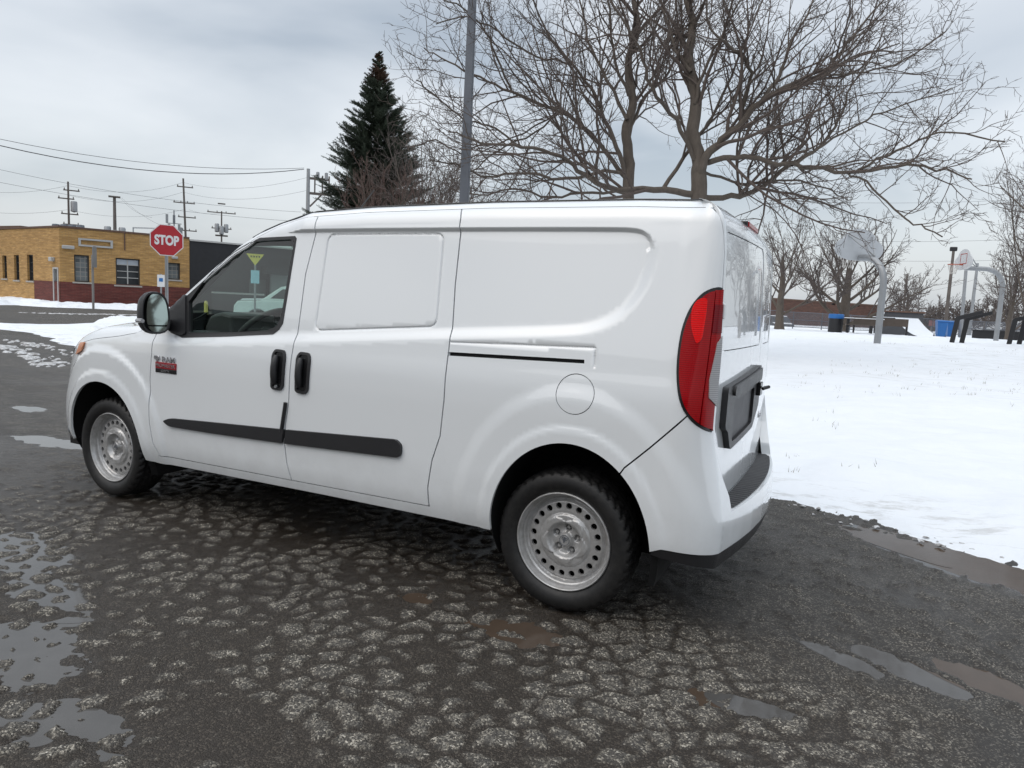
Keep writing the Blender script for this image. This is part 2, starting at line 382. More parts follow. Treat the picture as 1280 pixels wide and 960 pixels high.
# ================================================================== THE VAN
W = 1.83            # body width; left flank at y = 0, nose towards -x, rear axle at x = 0
FX = -3.105         # front axle
def make_plan():
    P = []
    n = 2.25; a, b = .86, .82; x0 = -3.16          # front corner, a superellipse
    P.append((x0-a-.015, W/2))
    for k in range(0, 61):
        f = math.pi/2*(1-k/60.)
        P.append((x0 - a*math.sin(f)**(2/n), b - b*math.cos(f)**(2/n)))
    i0 = len(P)-1
    r = .145; xr = .600
    for k in range(0, 25):
        f = math.pi/2*k/24; P.append((xr-r+r*math.sin(f), r-r*math.cos(f)))
    for k in range(1, 9):
        y = r + (W/2-r)*k/8; P.append((xr + .022*(1-((W/2-y)/(W/2-r))**2), y))
    P = np.array(P); L = np.concatenate([[0], np.cumsum(np.hypot(*np.diff(P, axis=0).T))])
    L = L - L[i0] + x0
    ss = np.arange(L[0], L[-1]+.0025, .005); X = np.interp(ss, L, P[:, 0]); Y = np.interp(ss, L, P[:, 1])
    k = np.ones(9)/9
    dx = np.convolve(np.pad(np.gradient(X), 4, 'edge'), k, 'valid'); dy = np.convolve(np.pad(np.gradient(Y), 4, 'edge'), k, 'valid')
    an = np.arctan2(dy, dx)
    return ss, X, Y, an
PS, PX, PY, PA = make_plan()
S0, S1 = PS[0], PS[-1]
S_CORNER = .455
def tab(z, xs, ys, sm=.03):
    zz = np.arange(-.2, 2.4, .01); v = np.interp(zz, xs, ys); n = max(1, int(sm/.01)); k = np.ones(2*n+1)/(2*n+1)
    for _ in range(2): v = np.convolve(np.pad(v, n, 'edge'), k, 'valid')
    return np.interp(z, zz, v)
def A_side(z): return tab(z, [.18, .27, .34, .42, .55, .90, 1.00, 1.08, 1.66, 1.8], [.085, .05, .024, .008, 0, 0, .006, .022, .118, .150])
def B_rear(z): return tab(z, [.2, .3, .5, 1.0, 1.2, 1.6, 1.75, 1.9], [.03, .01, .0, .0, .0, .012, .03, .07])
def B_front(z): return tab(z, [.18, .26, .34, .50, .62, .74, .84, .92, 1.0, 1.1], [.10, .06, .0, .0, .03, .075, .13, .22, .36, .60])
# recess of the flank: open to the front, closed by a curve at the rear
REC = np.array([(-3.6, 1.00), (-2.6, 1.045), (-2.27, 1.06), (-1.45, 1.125), (-.9, 1.175), (-.55, 1.205), (-.25, 1.228), (.0, 1.250), (.09, 1.272), (.16, 1.305), (.215, 1.350), (.262, 1.42), (.29, 1.50), (.300, 1.58), (.290, 1.63), (.262, 1.662), (.22, 1.677), (.1, 1.681), (-.6, 1.683), (-1.6, 1.680), (-2.3, 1.66), (-3.6, 1.60)])
def smooth_poly(p, it=2):
    for _ in range(it):
        q = [p[0]]
        for a, b in zip(p[:-1], p[1:]): q += [a*.75+b*.25, a*.25+b*.75]
        q.append(p[-1]); p = np.array(q)
    return p
REC = smooth_poly(REC)
def pdist(x, z, P, closed=False):
    """distance to a polyline and the height of the nearest point"""
    d = np.full(x.shape, 9.); zz = np.zeros(x.shape)
    Q = np.vstack([P, P[:1]]) if closed else P
    for (x1, z1), (x2, z2) in zip(Q[:-1], Q[1:]):
        dx, dz = x2-x1, z2-z1; L = dx*dx+dz*dz+1e-12
        t = np.clip(((x-x1)*dx+(z-z1)*dz)/L, 0, 1); e = np.hypot(x-x1-t*dx, z-z1-t*dz)
        m = e < d; d = np.where(m, e, d); zz = np.where(m, z1+t*dz, zz)
    return d, zz
def pin(x, z, P):
    x = np.asarray(x, float); z = np.asarray(z, float)
    c = np.zeros(x.shape, bool); n = len(P)
    for i in range(n):
        x1, z1 = P[i]; x2, z2 = P[(i+1) % n]
        if z1 == z2: continue
        m = ((z1 > z) != (z2 > z)) & (x < (x2-x1)*(z-z1)/(z2-z1)+x1); c ^= m
    return c
GROOVES = []        # (polyline, closed, half width, depth) on the flank
RGROOVES = []       # the same on the rear face, in (s, t)
def arch_d(x, z, cx, cz, rx, rz): return np.hypot((x-cx)/rx, (z-cz)/rz)
AR = (.034, .345, .372, .430)      # rear wheel opening
AFR = (FX+.005, .335, .375, .412)      # front wheel opening
def detail(x, z):
    d, zn = pdist(x, z, REC); ins = pin(x, z, REC); sd = np.where(ins, d, -d)
    w = np.where(zn > 1.60, .010, .032); dep = np.where(zn > 1.60, .014, .024)
    fade = sstep(-3.15, -2.6, x)
    v = .019*sstep(-1, 1, sd/w)*fade
    # flares
    for (cx, cz, rx, rz), R, w2, h in ((AR, 1.50, .10, .010), (AFR, 1.50, .06, .016)):
        q = arch_d(x, z, cx, cz, rx, rz); below = sstep(.1, .42, z)
        v = v - h*sstep(R+w2, R-w2, q)*below - .008*sstep(1.20, 1.10, q)
    for P, cl, hw, dp in GROOVES:
        bb = (x > P[:, 0].min()-.02) & (x < P[:, 0].max()+.02) & (z > P[:, 1].min()-.02) & (z < P[:, 1].max()+.02)
        if bb.any():
            dd = pdist(x[bb], z[bb], P, cl)[0]; v = v.copy(); v[bb] += dp*np.exp(-(dd/hw)**2)
    return v
# top shoulder
def Zs(s):
    return np.interp(s, [-5., -4.3, -3.9, -3.6, -3.2, -2.95, -2.80, -2.66, -2.45, -2.25, -2.08, -1.95, -1.80, -1.6, -1.2, -.5, .2, .47, .62, 1.6],
                        [.80, .80, .85, .905, .975, 1.010, 1.040, 1.12, 1.285, 1.435, 1.555, 1.615, 1.655, 1.685, 1.705, 1.715, 1.710, 1.700, 1.695, 1.695])
def Rho(s):
    return np.interp(s, [-5, -3.2, -2.9, -2.7, -2.1, -1.9, -1.6, 2], [.13, .13, .10, .045, .05, .08, .125, .135])
TH0 = rad(9)
def chart(s, t, off=0.):
    """flank coordinates (s along, t up) -> world; off > 0 sinks into the body"""
    s = np.atleast_1d(np.asarray(s, float)); t = np.atleast_1d(np.asarray(t, float))
    X = np.interp(s, PS, PX); Y = np.interp(s, PS, PY); an = np.interp(s, PS, PA); nx, ny = np.sin(an), -np.cos(an)   # outward normal
    zs = Zs(s); rh = Rho(s); q = np.maximum(t-zs, 0); tz = np.minimum(t, zs)
    ph = np.minimum(q/rh, rad(76)); ex = np.maximum(q/rh-rad(76), 0)*rh
    z = tz + rh*(np.sin(TH0+ph)-math.sin(TH0)) + ex*.06
    c = rh*(math.cos(TH0)-np.cos(TH0+ph)) + ex
    rear = (s > 0)
    bz = np.where(rear, B_rear(tz), B_front(tz))
    # the side details fade out around the corners
    fr = np.clip(-ny, 0, 1)
    rearfix = sstep(.40, .60, s)
    a = A_side(tz)*(1-.25*rearfix) + detail(X, tz)*(fr > .3)*sstep(.3, .8, fr) + c
    b = bz + c
    rg = np.zeros_like(s)
    for P, cl, hw, dp in RGROOVES:
        m = (s > .5)
        if m.any(): rg[m] += dp*np.exp(-(pdist(s[m], t[m], P, cl)[0]/hw)**2)
    a = a + off + rg; b = b + off + rg
    return np.stack([X-nx*b, Y-ny*a, z], -1)
def flank_y(x, z):
    return chart(np.array([x]), np.array([z]))[0]
def p2c(px, py):
    """pixel of the photograph -> flank coordinates, by meeting the flank surface"""
    y = .03
    for _ in range(12):
        p = at_y(px, py, y); s = np.interp(p[0], PX[PX < .455+1e-6][::1], PS[PX < .455+1e-6]) if p[0] < .45 else p[0]
        q = chart(np.array([s]), np.array([p[2]]))[0]; y = .4*y + .6*q[1]
    return (float(s), float(p[2]))
def p2r(px, py, it=25):
    """pixel -> rear chart coordinates (s, t), by Newton search"""
    s, t = .9, 1.2
    v = ray(px, py)
    def f(s, t):
        q = chart(np.array([s]), np.array([t]))[0]-CAM; d = q.dot(CF); return np.array([640+FPX*q.dot(CR)/d-px, 480-FPX*q.dot(CU)/d-py])
    for _ in range(it):
        r0 = f(s, t); h = 1e-3; J = np.stack([(f(s+h, t)-r0)/h, (f(s, t+h)-r0)/h], -1)
        try: st = np.linalg.solve(J, -r0)
        except np.linalg.LinAlgError: break
        st = np.clip(st, -.2, .2); s += st[0]*.7; t += st[1]*.7
        s = min(max(s, .42), S1)
    return (float(s), float(t))
def resample(P, step, closed=True):
    P = np.asarray(P, float); Q = np.vstack([P, P[:1]]) if closed else P
    out = []
    for a, b in zip(Q[:-1], Q[1:]):
        n = max(1, int(math.ceil(np.hypot(*(b-a))/step)))
        for k in range(n): out.append(a + (b-a)*k/n)
    if not closed: out.append(Q[-1])
    return np.array(out)
def round_poly(P, r, n=5):
    """round the corners of a polygon"""
    P = [np.array(p, float) for p in P]; out = []; N = len(P)
    for i in range(N):
        a, b, c = P[i-1], P[i], P[(i+1) % N]; ri = r[i] if isinstance(r, (list, tuple)) else r
        u = a-b; v = c-b; lu, lv = np.hypot(*u), np.hypot(*v); d = min(ri, lu*.45, lv*.45)
        p, q = b+u/lu*d, b+v/lv*d
        for k in range(n+1):
            t = k/n; out.append(p*(1-t)**2 + b*2*t*(1-t) + q*t*t)
    return np.array(out)
def cdt_flat(outer, holes=(), step=.02, lines=(), bstep=.012, grid=True):
    """triangulate a flat region: returns verts (n,2), tris, boundary loops (index lists)"""
    loops = [resample(outer, bstep)] + [resample(h, bstep) for h in holes]
    V = []; E = []; bl = []
    for L in loops:
        b = len(V); V += [tuple(p) for p in L]; n = len(L); E += [(b+i, b+(i+1) % n) for i in range(n)]; bl.append(list(range(b, b+n)))
    allb = np.array(V)
    extra = [resample(l, bstep, False) for l in lines]
    keep = []
    for L in extra:
        for p in L: keep.append(p)
    if grid:
        mn, mx = allb.min(0), allb.max(0)
        gx, gy = np.meshgrid(np.arange(mn[0]+step*.5, mx[0], step), np.arange(mn[1]+step*.5, mx[1], step)); G = np.stack([gx.ravel(), gy.ravel()], -1)
        G[:, 0] += (np.round((G[:, 1]-mn[1])/step) % 2)*step*.5
        m = pin(G[:, 0], G[:, 1], loops[0])
        for h in loops[1:]: m &= ~pin(G[:, 0], G[:, 1], h)
        G = G[m]
        keep = list(keep) + list(G)
    if keep:
        K = np.array(keep); 
        # drop points too near to the boundary
        cell = {}
        for p in allb: cell.setdefault((int(p[0]//step), int(p[1]//step)), []).append(p)
        out = []; occ = {}
        for i, p in enumerate(K):
            lim = .35*step if i >= len(keep)-len(G) else .12*step
            c = (int(p[0]//step), int(p[1]//step)); ok = True
            for di in (-1, 0, 1):
                for dj in (-1, 0, 1):
                    for q in cell.get((c[0]+di, c[1]+dj), ()):
                        if (p[0]-q[0])**2+(p[1]-q[1])**2 < lim*lim: ok = False; break
                    if not ok: break
                if not ok: break
            if ok: out.append(p); cell.setdefault(c, []).append(p)
        inside = np.array(out)
        if len(inside):
            m = pin(inside[:, 0], inside[:, 1], loops[0])
            for h in loops[1:]: m &= ~pin(inside[:, 0], inside[:, 1], h)
            V += [tuple(p) for p in inside[m]]
    r = delaunay_2d_cdt([Vector(p) for p in V], E, [], 0, 1e-6)
    vo = np.array([tuple(p) for p in r[0]]); F = np.array([f for f in r[2] if len(f) == 3]); remap = {}
    for i, src in enumerate(r[3]):
        for o in src: remap[o] = i
    cen = vo[F].mean(1); m = pin(cen[:, 0], cen[:, 1], loops[0])
    for h in loops[1:]: m &= ~pin(cen[:, 0], cen[:, 1], h)
    F = F[m]; a, b, c = vo[F[:, 0]], vo[F[:, 1]], vo[F[:, 2]]
    ar = (b[:, 0]-a[:, 0])*(c[:, 1]-a[:, 1])-(b[:, 1]-a[:, 1])*(c[:, 0]-a[:, 0]); F[ar < 0] = F[ar < 0][:, ::-1]
    return vo, F[np.abs(ar) > 1e-9], [[remap[i] for i in L] for L in bl]
class TM:
    """triangle + quad accumulator with smooth islands"""
    def __init__(s): s.v = []; s.f = []; s.n = 0; s.N = []
    def add(s, V, F, N=None):
        V = np.asarray(V); s.v.append(V); s.N.append(N if N is not None else vnormals(V, F)); s.f += [tuple(int(i)+s.n for i in f) for f in F]; s.n += len(V)
    def build(s, name, mats, parent=None, smooth=True):
        o = pymesh(name, np.vstack(s.v), s.f, mats, parent, smooth)
        if smooth: o.data.normals_split_custom_set_from_vertices(np.vstack(s.N).tolist())
        return o
def vnormals(V, F):
    V = np.asarray(V, float); N = np.zeros_like(V)
    for k in (3, 4):
        G = np.array([f for f in F if len(f) == k])
        if len(G):
            n = np.cross(V[G[:, 1]]-V[G[:, 0]], V[G[:, 2]]-V[G[:, 0]]) if k == 3 else np.cross(V[G[:, 2]]-V[G[:, 0]], V[G[:, 3]]-V[G[:, 1]])
            for j in range(k): np.add.at(N, G[:, j], n)
    for f in F:
        if len(f) > 4: N[list(f)] += np.cross(V[f[1]]-V[f[0]], V[f[2]]-V[f[0]])
    L = np.linalg.norm(N, axis=1); N[L < 1e-12] = (0, 0, 1); return N/np.maximum(L, 1e-12)[:, None]
def fdn(mapf, s, t, off, h=.0015):
    a = mapf(s+h, t, off)-mapf(s-h, t, off); b = mapf(s, t+h, off)-mapf(s, t-h, off); n = np.cross(a, b); return n/np.maximum(1e-12, np.linalg.norm(n, axis=1))[:, None]
def panel_geo(outer, holes=(), step=.02, lines=(), off=0., lip=.014, bstep=.012, mapf=None):
    mapf = mapf or chart
    vo, F, bl = cdt_flat(outer, holes, step, lines, bstep)
    P = mapf(vo[:, 0], vo[:, 1], off); out = [(P, F, fdn(mapf, vo[:, 0], vo[:, 1], off))]
    if lip:
        for k, L in enumerate(bl):
            q = vo[L]; a = mapf(q[:, 0], q[:, 1], off); b = mapf(q[:, 0], q[:, 1], off+lip); n = len(L)
            area = sum(q[i][0]*q[(i+1) % n][1]-q[(i+1) % n][0]*q[i][1] for i in range(n))
            flip = (area > 0) != (k == 0)
            fs = [(i, (i+1) % n, n+(i+1) % n, n+i) for i in range(n)]
            if not flip: fs = [f[::-1] for f in fs]
            V_ = np.vstack([a, b]); out.append((V_, fs, vnormals(V_, fs)))
    return out
def mirror_geo(geo): 
    return [(np.stack([V[:, 0], W-V[:, 1], V[:, 2]], -1), [tuple(f)[::-1] for f in F], N*np.array([1, -1, 1])) for V, F, N in geo]
GEO = {}
def panel(name, outer, mat, parent, holes=(), sides='L', **kw):
    key = (name, mat, round(float(np.sum(outer)), 5), len(outer))
    if key not in GEO: GEO[key] = panel_geo(outer, holes, **kw)
    t = TM(); g = GEO[key]
    if 'L' in sides:
        for V, F, N in g: t.add(V, F, N)
    if 'R' in sides:
        for V, F, N in mirror_geo(g): t.add(V, F, N)
    return t.build(name.strip(), mat, parent)

def C(*pts): return [p2c(*p) for p in pts]

van = empty('cargo_van', (-1.55, W/2, 0), 0, 'white panel van with windowless rear flank and steel wheels, parked on broken wet asphalt', 'van')
class _P: pass
def vparent(o):
    o.parent = van; o.matrix_parent_inverse = Matrix.Translation((1.55, -W/2, 0)); return o
_link = link
def link(name, me, mats, parent=None, smooth=False):
    o = _link(name, me, mats, parent, smooth)
    if parent is van: o.matrix_parent_inverse = Matrix.Translation((1.55, -W/2, 0))
    return o

# ---- lines traced on the flank
TOPQ = .075
def top(s): return (s, float(Zs(s))+TOPQ)
gapA = C((195, 419), (189.5, 443.8), (187.5, 475), (186, 506), (186.6, 528), (191, 553), (199.7, 568.8))     # fender / front door
gapB = C((397.6, 269.4), (393.4, 286), (382, 342.5), (368, 426.8), (361, 500), (356.9, 530), (355.5, 552), (358.4, 578), (363.5, 593))
gapC = C((576, 272), (569, 356.5), (562, 426.8), (555, 500), (550, 545), (540, 575), (534.5, 610), (536, 628))
gapB = [top(gapB[0][0]-.03)] + gapB; gapC = [top(gapC[0][0]-.012)] + gapC
doorbot = lambda s: float(np.interp(s, [-3, -2.6, -1.5, -.6, 0], [.345, .348, .362, .375, .38]))
gapA[-1] = (gapA[-1][0], doorbot(gapA[-1][0])); gapB[-1] = (gapB[-1][0], doorbot(gapB[-1][0])); gapC[-1] = (gapC[-1][0], doorbot(gapC[-1][0]))
frame_px = [(214, 416), (208.5, 381), (213.5, 377), (237, 348.5), (257.5, 328), (278, 310.5), (290, 302), (298, 299.5), (330, 297), (369, 295), (371, 298), (354, 404), (349, 412), (341.6, 417.8), (285, 420.5), (228, 422)]
glass_px = [(236.5, 415.8), (236.5, 377), (256, 350), (283, 322), (300.3, 309.5), (312, 303), (330, 301), (364, 299), (368, 303), (351.5, 397), (346, 408), (334, 413), (300, 415)]
sail_px = [(213.5, 414), (210.5, 383), (215, 379), (231, 361), (233.5, 369), (233.5, 416.5), (228, 419)]
frame_o = C(*frame_px); glass_o = C(*glass_px)
def inset_poly(P, d):
    P = np.array(P); c = P.mean(0); n = len(P); out = []
    ar = sum(P[i][0]*P[(i+1) % n][1]-P[(i+1) % n][0]*P[i][1] for i in range(n)); sg = 1 if ar > 0 else -1
    for i in range(n):
        a, b, e = P[i-1], P[i], P[(i+1) % n]; u = (b-a)/max(1e-9, np.hypot(*(b-a))); v = (e-b)/max(1e-9, np.hypot(*(e-b)))
        nn = np.array([-(u[1]+v[1]), u[0]+v[0]])*sg; L = np.hypot(*nn); out.append(b + nn/L*d if L > 1e-6 else b)
    return np.array(out)
def shiftline(L, ds): return [(s+ds, t) for s, t in L]
G2 = .0034     # half of a shut line
# stamped groove in the sliding door; fuel flap
stamp = round_poly(C((411, 293), (555, 292), (545, 408), (393.5, 413)), .045, 6)
GROOVES.append((resample(stamp, .03), True, .0034, .0095))
def grow_lines(P, ds=(-.007, -.0035, 0, .0035, .007)):
    out = []
    for d in ds:
        q = inset_poly(P, d) if d else np.array(P); out.append(np.vstack([q, q[:1]]))
    return out
recl = [resample(REC, .02, False) + [0, d] for d in (-.03, -.02, -.012, -.006, 0, .006, .012, .02, .03)]
def clip_lines(lines, lo, hi): return [l[(l[:, 0] > lo) & (l[:, 0] < hi)] for l in lines if ((l[:, 0] > lo) & (l[:, 0] < hi)).sum() > 1]
# front door: from gapA along the pillar and roof edge to gapB
sA = gapA[0][0]
pil = [(-2.63, 1.075), (-2.56, 1.135)] + [(s, float(Zs(s))+.012) for s in np.linspace(-2.5, -2.0, 12)] + [(s, float(Zs(s))+.012+(s+2.0)/.3*(TOPQ-.012)) for s in np.linspace(-1.95, -1.7, 6)]
s_top = gapB[0][0]
pil = [p for p in pil if p[0] < s_top-.02] + [top(s) for s in np.linspace(max(-1.68, pil[-1][0]+.03), s_top, 4)[:-1] if s < s_top-.01]
bord0 = lambda s: float(np.interp(s, [p[0] for p in pil], [p[1] for p in pil]))
frame_o = [(float(s), float(min(t, bord0(s)-.012))) if s > -2.62 else (float(s), float(t)) for s, t in resample(frame_o, .03)]
fhole = inset_poly(frame_o, .006)
fd_out = [(gapA[0][0]+G2, gapA[0][1])] + pil + shiftline(gapB, -G2) + [(s, doorbot(s)) for s in np.linspace(gapB[-1][0], gapA[-1][0], 10)[1:-1]] + shiftline(gapA[1:], G2)[::-1]
fhole = inset_poly(frame_o, .006)
def make_door(side):
    d = panel('front_door', fd_out, 'white_paint', van, holes=[fhole], sides=side, step=.018, lines=clip_lines(recl, -2.7, -1.4))
    return d
def stick(o, parent):     # parent a part below another part, both modelled in world coordinates
    o.parent = parent; o.matrix_parent_inverse = parent.matrix_world.inverted() if False else Matrix.Identity(4); return o
for side in 'LR':
    door = make_door(side)
    fr = panel('window_frame', frame_o, 'black_plastic', door, holes=[glass_o], sides=side, step=.03, off=-.003, lip=.03)
    gl = panel('window_glass', inset_poly(glass_o, -.004), 'car_glass', door, sides=side, step=.05, off=.010, lip=0)
    # rub strip
    strip = round_poly(C((206, 526), (214, 522.5), (262, 527), (356.5, 536.5), (354.5, 553.5), (262, 540.5), (213, 532.5)), [.012, .03, .0, .002, .002, .0, .03], 3)
    panel('rub_strip', strip, 'black_plastic', door, sides=side, step=.02, off=-.016, lip=.02)
sd_out = shiftline(gapB, G2) + [(s, doorbot(s)) for s in np.linspace(gapB[-1][0], gapC[-1][0], 10)[1:-1]] + shiftline(gapC, -G2)[::-1] + [top(s) for s in np.linspace(gapC[0][0], gapB[0][0], 12)[1:-1]]
for side in 'LR':
    door = panel('sliding_door', sd_out, 'white_paint', van, sides=side, step=.018, lines=clip_lines(recl, -1.75, -.45) + grow_lines(stamp))
    strip = round_poly(C((359.5, 536.8), (497, 549), (503, 556), (503, 567), (499, 571.5), (357.5, 554)), [.002, .02, .01, .01, .01, .002], 3)
    panel('rub_strip', strip, 'black_plastic', door, sides=side, step=.02, off=-.016, lip=.02)
# ---- the rest of the shell
def solve_px(px, py, f3, guess):
    s, t = guess
    def f(s, t):
        q = f3(np.array([s]), np.array([t]))[0]-CAM; d = q.dot(CF); return np.array([640+FPX*q.dot(CR)/d-px, 480-FPX*q.dot(CU)/d-py])
    for _ in range(30):
        r0 = f(s, t); h = 1e-3; J = np.stack([(f(s+h, t)-r0)/h, (f(s, t+h)-r0)/h], -1)
        try: st = np.clip(np.linalg.solve(J, -r0), -.1, .1)
        except np.linalg.LinAlgError: break
        s += st[0]*.6; t += st[1]*.6
    return (float(s), float(t))
def chartR(u, t, off=0.):       # the rear face, u runs from the left corner over the centre to the right corner
    u = np.atleast_1d(np.asarray(u, float)); t = np.atleast_1d(np.asarray(t, float)); m = u > S1
    P = chart(np.where(m, 2*S1-u, u), t, off); P[m, 1] = W-P[m, 1]; return P
def bulge(t): return tab(t, [.2, .30, .38, .50, .62, .80, .92, 2], [.07, .095, .105, .100, .072, .022, 0, 0], .03)
def chartB(u, t, off=0.):       # bumper
    u = np.atleast_1d(np.asarray(u, float)); t = np.atleast_1d(np.asarray(t, float)); m = u > S1; uu = np.where(m, 2*S1-u, u)
    P = chart(uu, t, off); an = np.interp(uu, PS, PA); nx = np.clip(np.sin(an), 0, 1); b = bulge(t)
    P[:, 0] += nx*b*np.interp(uu, [.40, .55, .68, .78, .90, 1.05, 1.25, 1.46], [.55, .55, .66, .80, .96, 1.12, 1.25, 1.30]); P[:, 1] -= np.where(m, -1, 1)*(-np.cos(an))*(-1)*0
    P[m, 1] = W-P[m, 1]; return P
lamp = [(.632, 1.452), (.606, 1.453), (.561, 1.445), (.519, 1.422), (.48, 1.37), (.456, 1.293), (.449, 1.192), (.455, 1.098), (.471, 1.021), (.496, .963), (.534, .921), (.582, .893), (.633, .880)]
lamp_full = smooth_poly(np.array(lamp), 2)
shut = [(.640, 1.445), (.640, 1.58), (.634, 1.66), (.612, 1.725), (.575, 1.768)]
sqe = .52
shut.append((sqe, float(Zs(sqe))+TOPQ))
seam = [(.512, .945), (.4527, .8825), (.377, .803), (.280, .708)]
def arch_pts(A, a0, a1, n=44):
    cx, cz, rx, rz = A
    return [(cx+rx*math.cos(rad(a)), cz+rz*math.sin(rad(a))) for a in np.linspace(a0, a1, n)]
def ang_at(A, x): return math.degrees(math.acos((x-A[0])/A[2]))
kL = int(np.argmin(np.hypot(lamp_full[:, 0]-.505, lamp_full[:, 1]-.948)))
sillz = lambda s: float(np.interp(s, [-2.7, -2.5, -1.4, -.3], [.290, .296, .312, .320]))
a_seam = ang_at(AR, .262)
quarter = ([(gapC[-1][0]+G2, gapC[-1][1]+.0)] + shiftline(gapC, G2)[::-1][1:] + [top(s) for s in np.linspace(gapC[0][0], sqe, 30)[1:-1]]
           + [(s-G2, t) for s, t in shut[::-1]] + [(p[0]-.002, p[1]+.001) for p in lamp_full[1:kL]] + [(s-.001, t+.003) for s, t in seam]
           + arch_pts(AR, a_seam, 180) + [(AR[0]-AR[2], sillz(-.33))] + [(s, sillz(s)) for s in np.linspace(-.4, -2.60, 24)] + [(-2.60, doorbot(-2.6)-.003)]
           + [(s, doorbot(s)-.0045) for s in np.linspace(-2.58, gapC[-1][0], 16)[:-1]] + [(gapC[-1][0]+G2, gapC[-1][1]-.0045)])
# drop duplicates
def dedupe(P, e=1e-4):
    o = []
    for p in P:
        if not o or math.hypot(p[0]-o[-1][0], p[1]-o[-1][1]) > e: o.append(tuple(map(float, p)))
    if math.hypot(o[0][0]-o[-1][0], o[0][1]-o[-1][1]) < e: o.pop()
    return o
quarter = dedupe(quarter)
flap = [(.040+.087*math.cos(a), .985+.086*math.sin(a)) for a in np.linspace(0, 2*math.pi, 40, endpoint=False)]
track_o = round_poly([(-.668, 1.157), (.106, 1.185), (.110, 1.108), (-.668, 1.088)], .004, 2)
GROOVES.append((np.array([(-.60, 1.160), (.104, 1.184), (.109, 1.108)]), False, .0025, .008))
body = TM()
for V, F, N in panel_geo(quarter, [flap, [(-.655, 1.096), (-.655, 1.113), (.062, 1.131), (.064, 1.115)]], step=.018, lines=clip_lines(recl, -.7, .5) + [np.array([(-.60, 1.160+d), (.104+d, 1.184+d), (.109+d, 1.108)]) for d in (-.005, -.0025, 0, .0025, .005)]): body.add(V, F, N)
# fender with the front wheel opening, and the front corner
ffr = -4.55
hoodt = lambda s: float(Zs(s))+.028
afr = arch_pts(AFR, 0, 180)
fender = ([(gapA[0][0]-G2, gapA[0][1])] + [(-2.66, hoodt(-2.70)-.03)] + [(s, hoodt(s)) for s in np.linspace(-2.74, S0+.005, 50)]
          + [(S0+.005, .36)] + [(s, .36) for s in np.linspace(S0+.05, -3.62, 14)] + [(-3.56, .335), (AFR[0]-AFR[2]-.012, .325), (AFR[0]-AFR[2], .335)]
          + afr[::-1][1:] + [(AFR[0]+AFR[2]+.004, .30), (-2.602, .293), (-2.602, .345)] + shiftline(gapA, -G2)[::-1])
fender = dedupe(fender)
for V, F, N in panel_geo(fender, [], step=.022): body.add(V, F, N)
# liners of the wheel openings
def liner(A, a0, a1, depth):
    P = np.array(arch_pts(A, a0, a1, 50)); a = chart(P[:, 0], P[:, 1], .010); b = a.copy(); b[:, 1] += depth; n = len(P); mid = a.copy(); mid[:, 1] += .03
    cx, cz = A[0], A[1]
    mid[:, 0] = cx+(mid[:, 0]-cx)*1.06; mid[:, 2] = cz+(mid[:, 2]-cz)*1.06; b[:, 0] = cx+(b[:, 0]-cx)*1.06; b[:, 2] = cz+(b[:, 2]-cz)*1.06
    V = np.vstack([a, mid, b]); F = [(i, i+1, n+i+1, n+i) for i in range(n-1)] + [(n+i, n+i+1, 2*n+i+1, 2*n+i) for i in range(n-1)] + [tuple(range(2*n, 3*n))]
    return V, F
# roof, windscreen surround and bonnet: strips above the flank panels, then across
def border(s):
    pts = sorted([p for p in pil if p[0] > -2.5])
    if s < -2.74: return hoodt(s)
    if s < -2.5: return float(np.interp(s, [-2.74, -2.66, -2.63, -2.56, -2.5], [hoodt(-2.74), hoodt(-2.70)-.03, 1.075, 1.135, pts[0][1]]))
    if s < gapB[0][0]: return float(np.interp(s, [p[0] for p in pts], [p[1] for p in pts]))
    return top(s)[1]
def crown(s): return float(np.interp(s, [-4.6, -4.0, -3.4, -2.8, -2.2, -1.8, .2, .5, .7], [.02, .05, .075, .06, .05, .045, .03, .012, .0]))
def across(s_list, tstart, n=14, qn=6, skip=None):
    rows = []
    for s in s_list:
        q0 = tstart(s); q1 = float(Zs(s))+float(Rho(s))*rad(74)
        q1 = max(q1, q0+.005); L = chart(np.full(qn, s), np.linspace(q0, q1, qn))
        a, b = L[-1], L[-2]; e = a.copy(); e[1] = W-a[1]
        row = [*L]
        for k in range(1, n):
            v = k/n; p = a*(1-v)+e*v; p[2] += crown(s)*(1-(2*v-1)**2)*.9*(1.0 if a[1] < W/2 else 0); row.append(p)
        row += [np.array([p[0], W-p[1], p[2]]) for p in L[::-1]]
        rows.append(row)
    return np.array(rows)
def rowsmesh(R, flip=False):
    m, n = R.shape[:2]; V = R.reshape(-1, 3); F = []
    for i in range(m-1):
        for j in range(n-1):
            q = (i*n+j, (i+1)*n+j, (i+1)*n+j+1, i*n+j+1); F.append(q[::-1] if flip else q)
    return V, F
bd = lambda s: border(s)+.003
roofR = across(np.linspace(-2.02, sqe, 90), bd); body.add(*rowsmesh(roofR))
s_rear = np.linspace(sqe, .683, 14)
tr = lambda s: float(Zs(s))+TOPQ+.003
hoodR = across(np.concatenate([np.linspace(S0+.005, -3.2, 40), np.linspace(-3.15, -2.74, 14)]), bd); body.add(*rowsmesh(hoodR))
# A pillars : only the flank strips of the windscreen zone
wsR = across(np.linspace(-2.74, -2.02, 40), bd, qn=6)
nW = wsR.shape[1]
pl = wsR[:, :6]; pr = wsR[:, nW-6:]
body.add(*rowsmesh(pl)); body.add(*rowsmesh(pr))
hdr = wsR[38:, 5:nW-5]; body.add(*rowsmesh(hdr))
cow = wsR[:5, 5:nW-5]
base = TM()
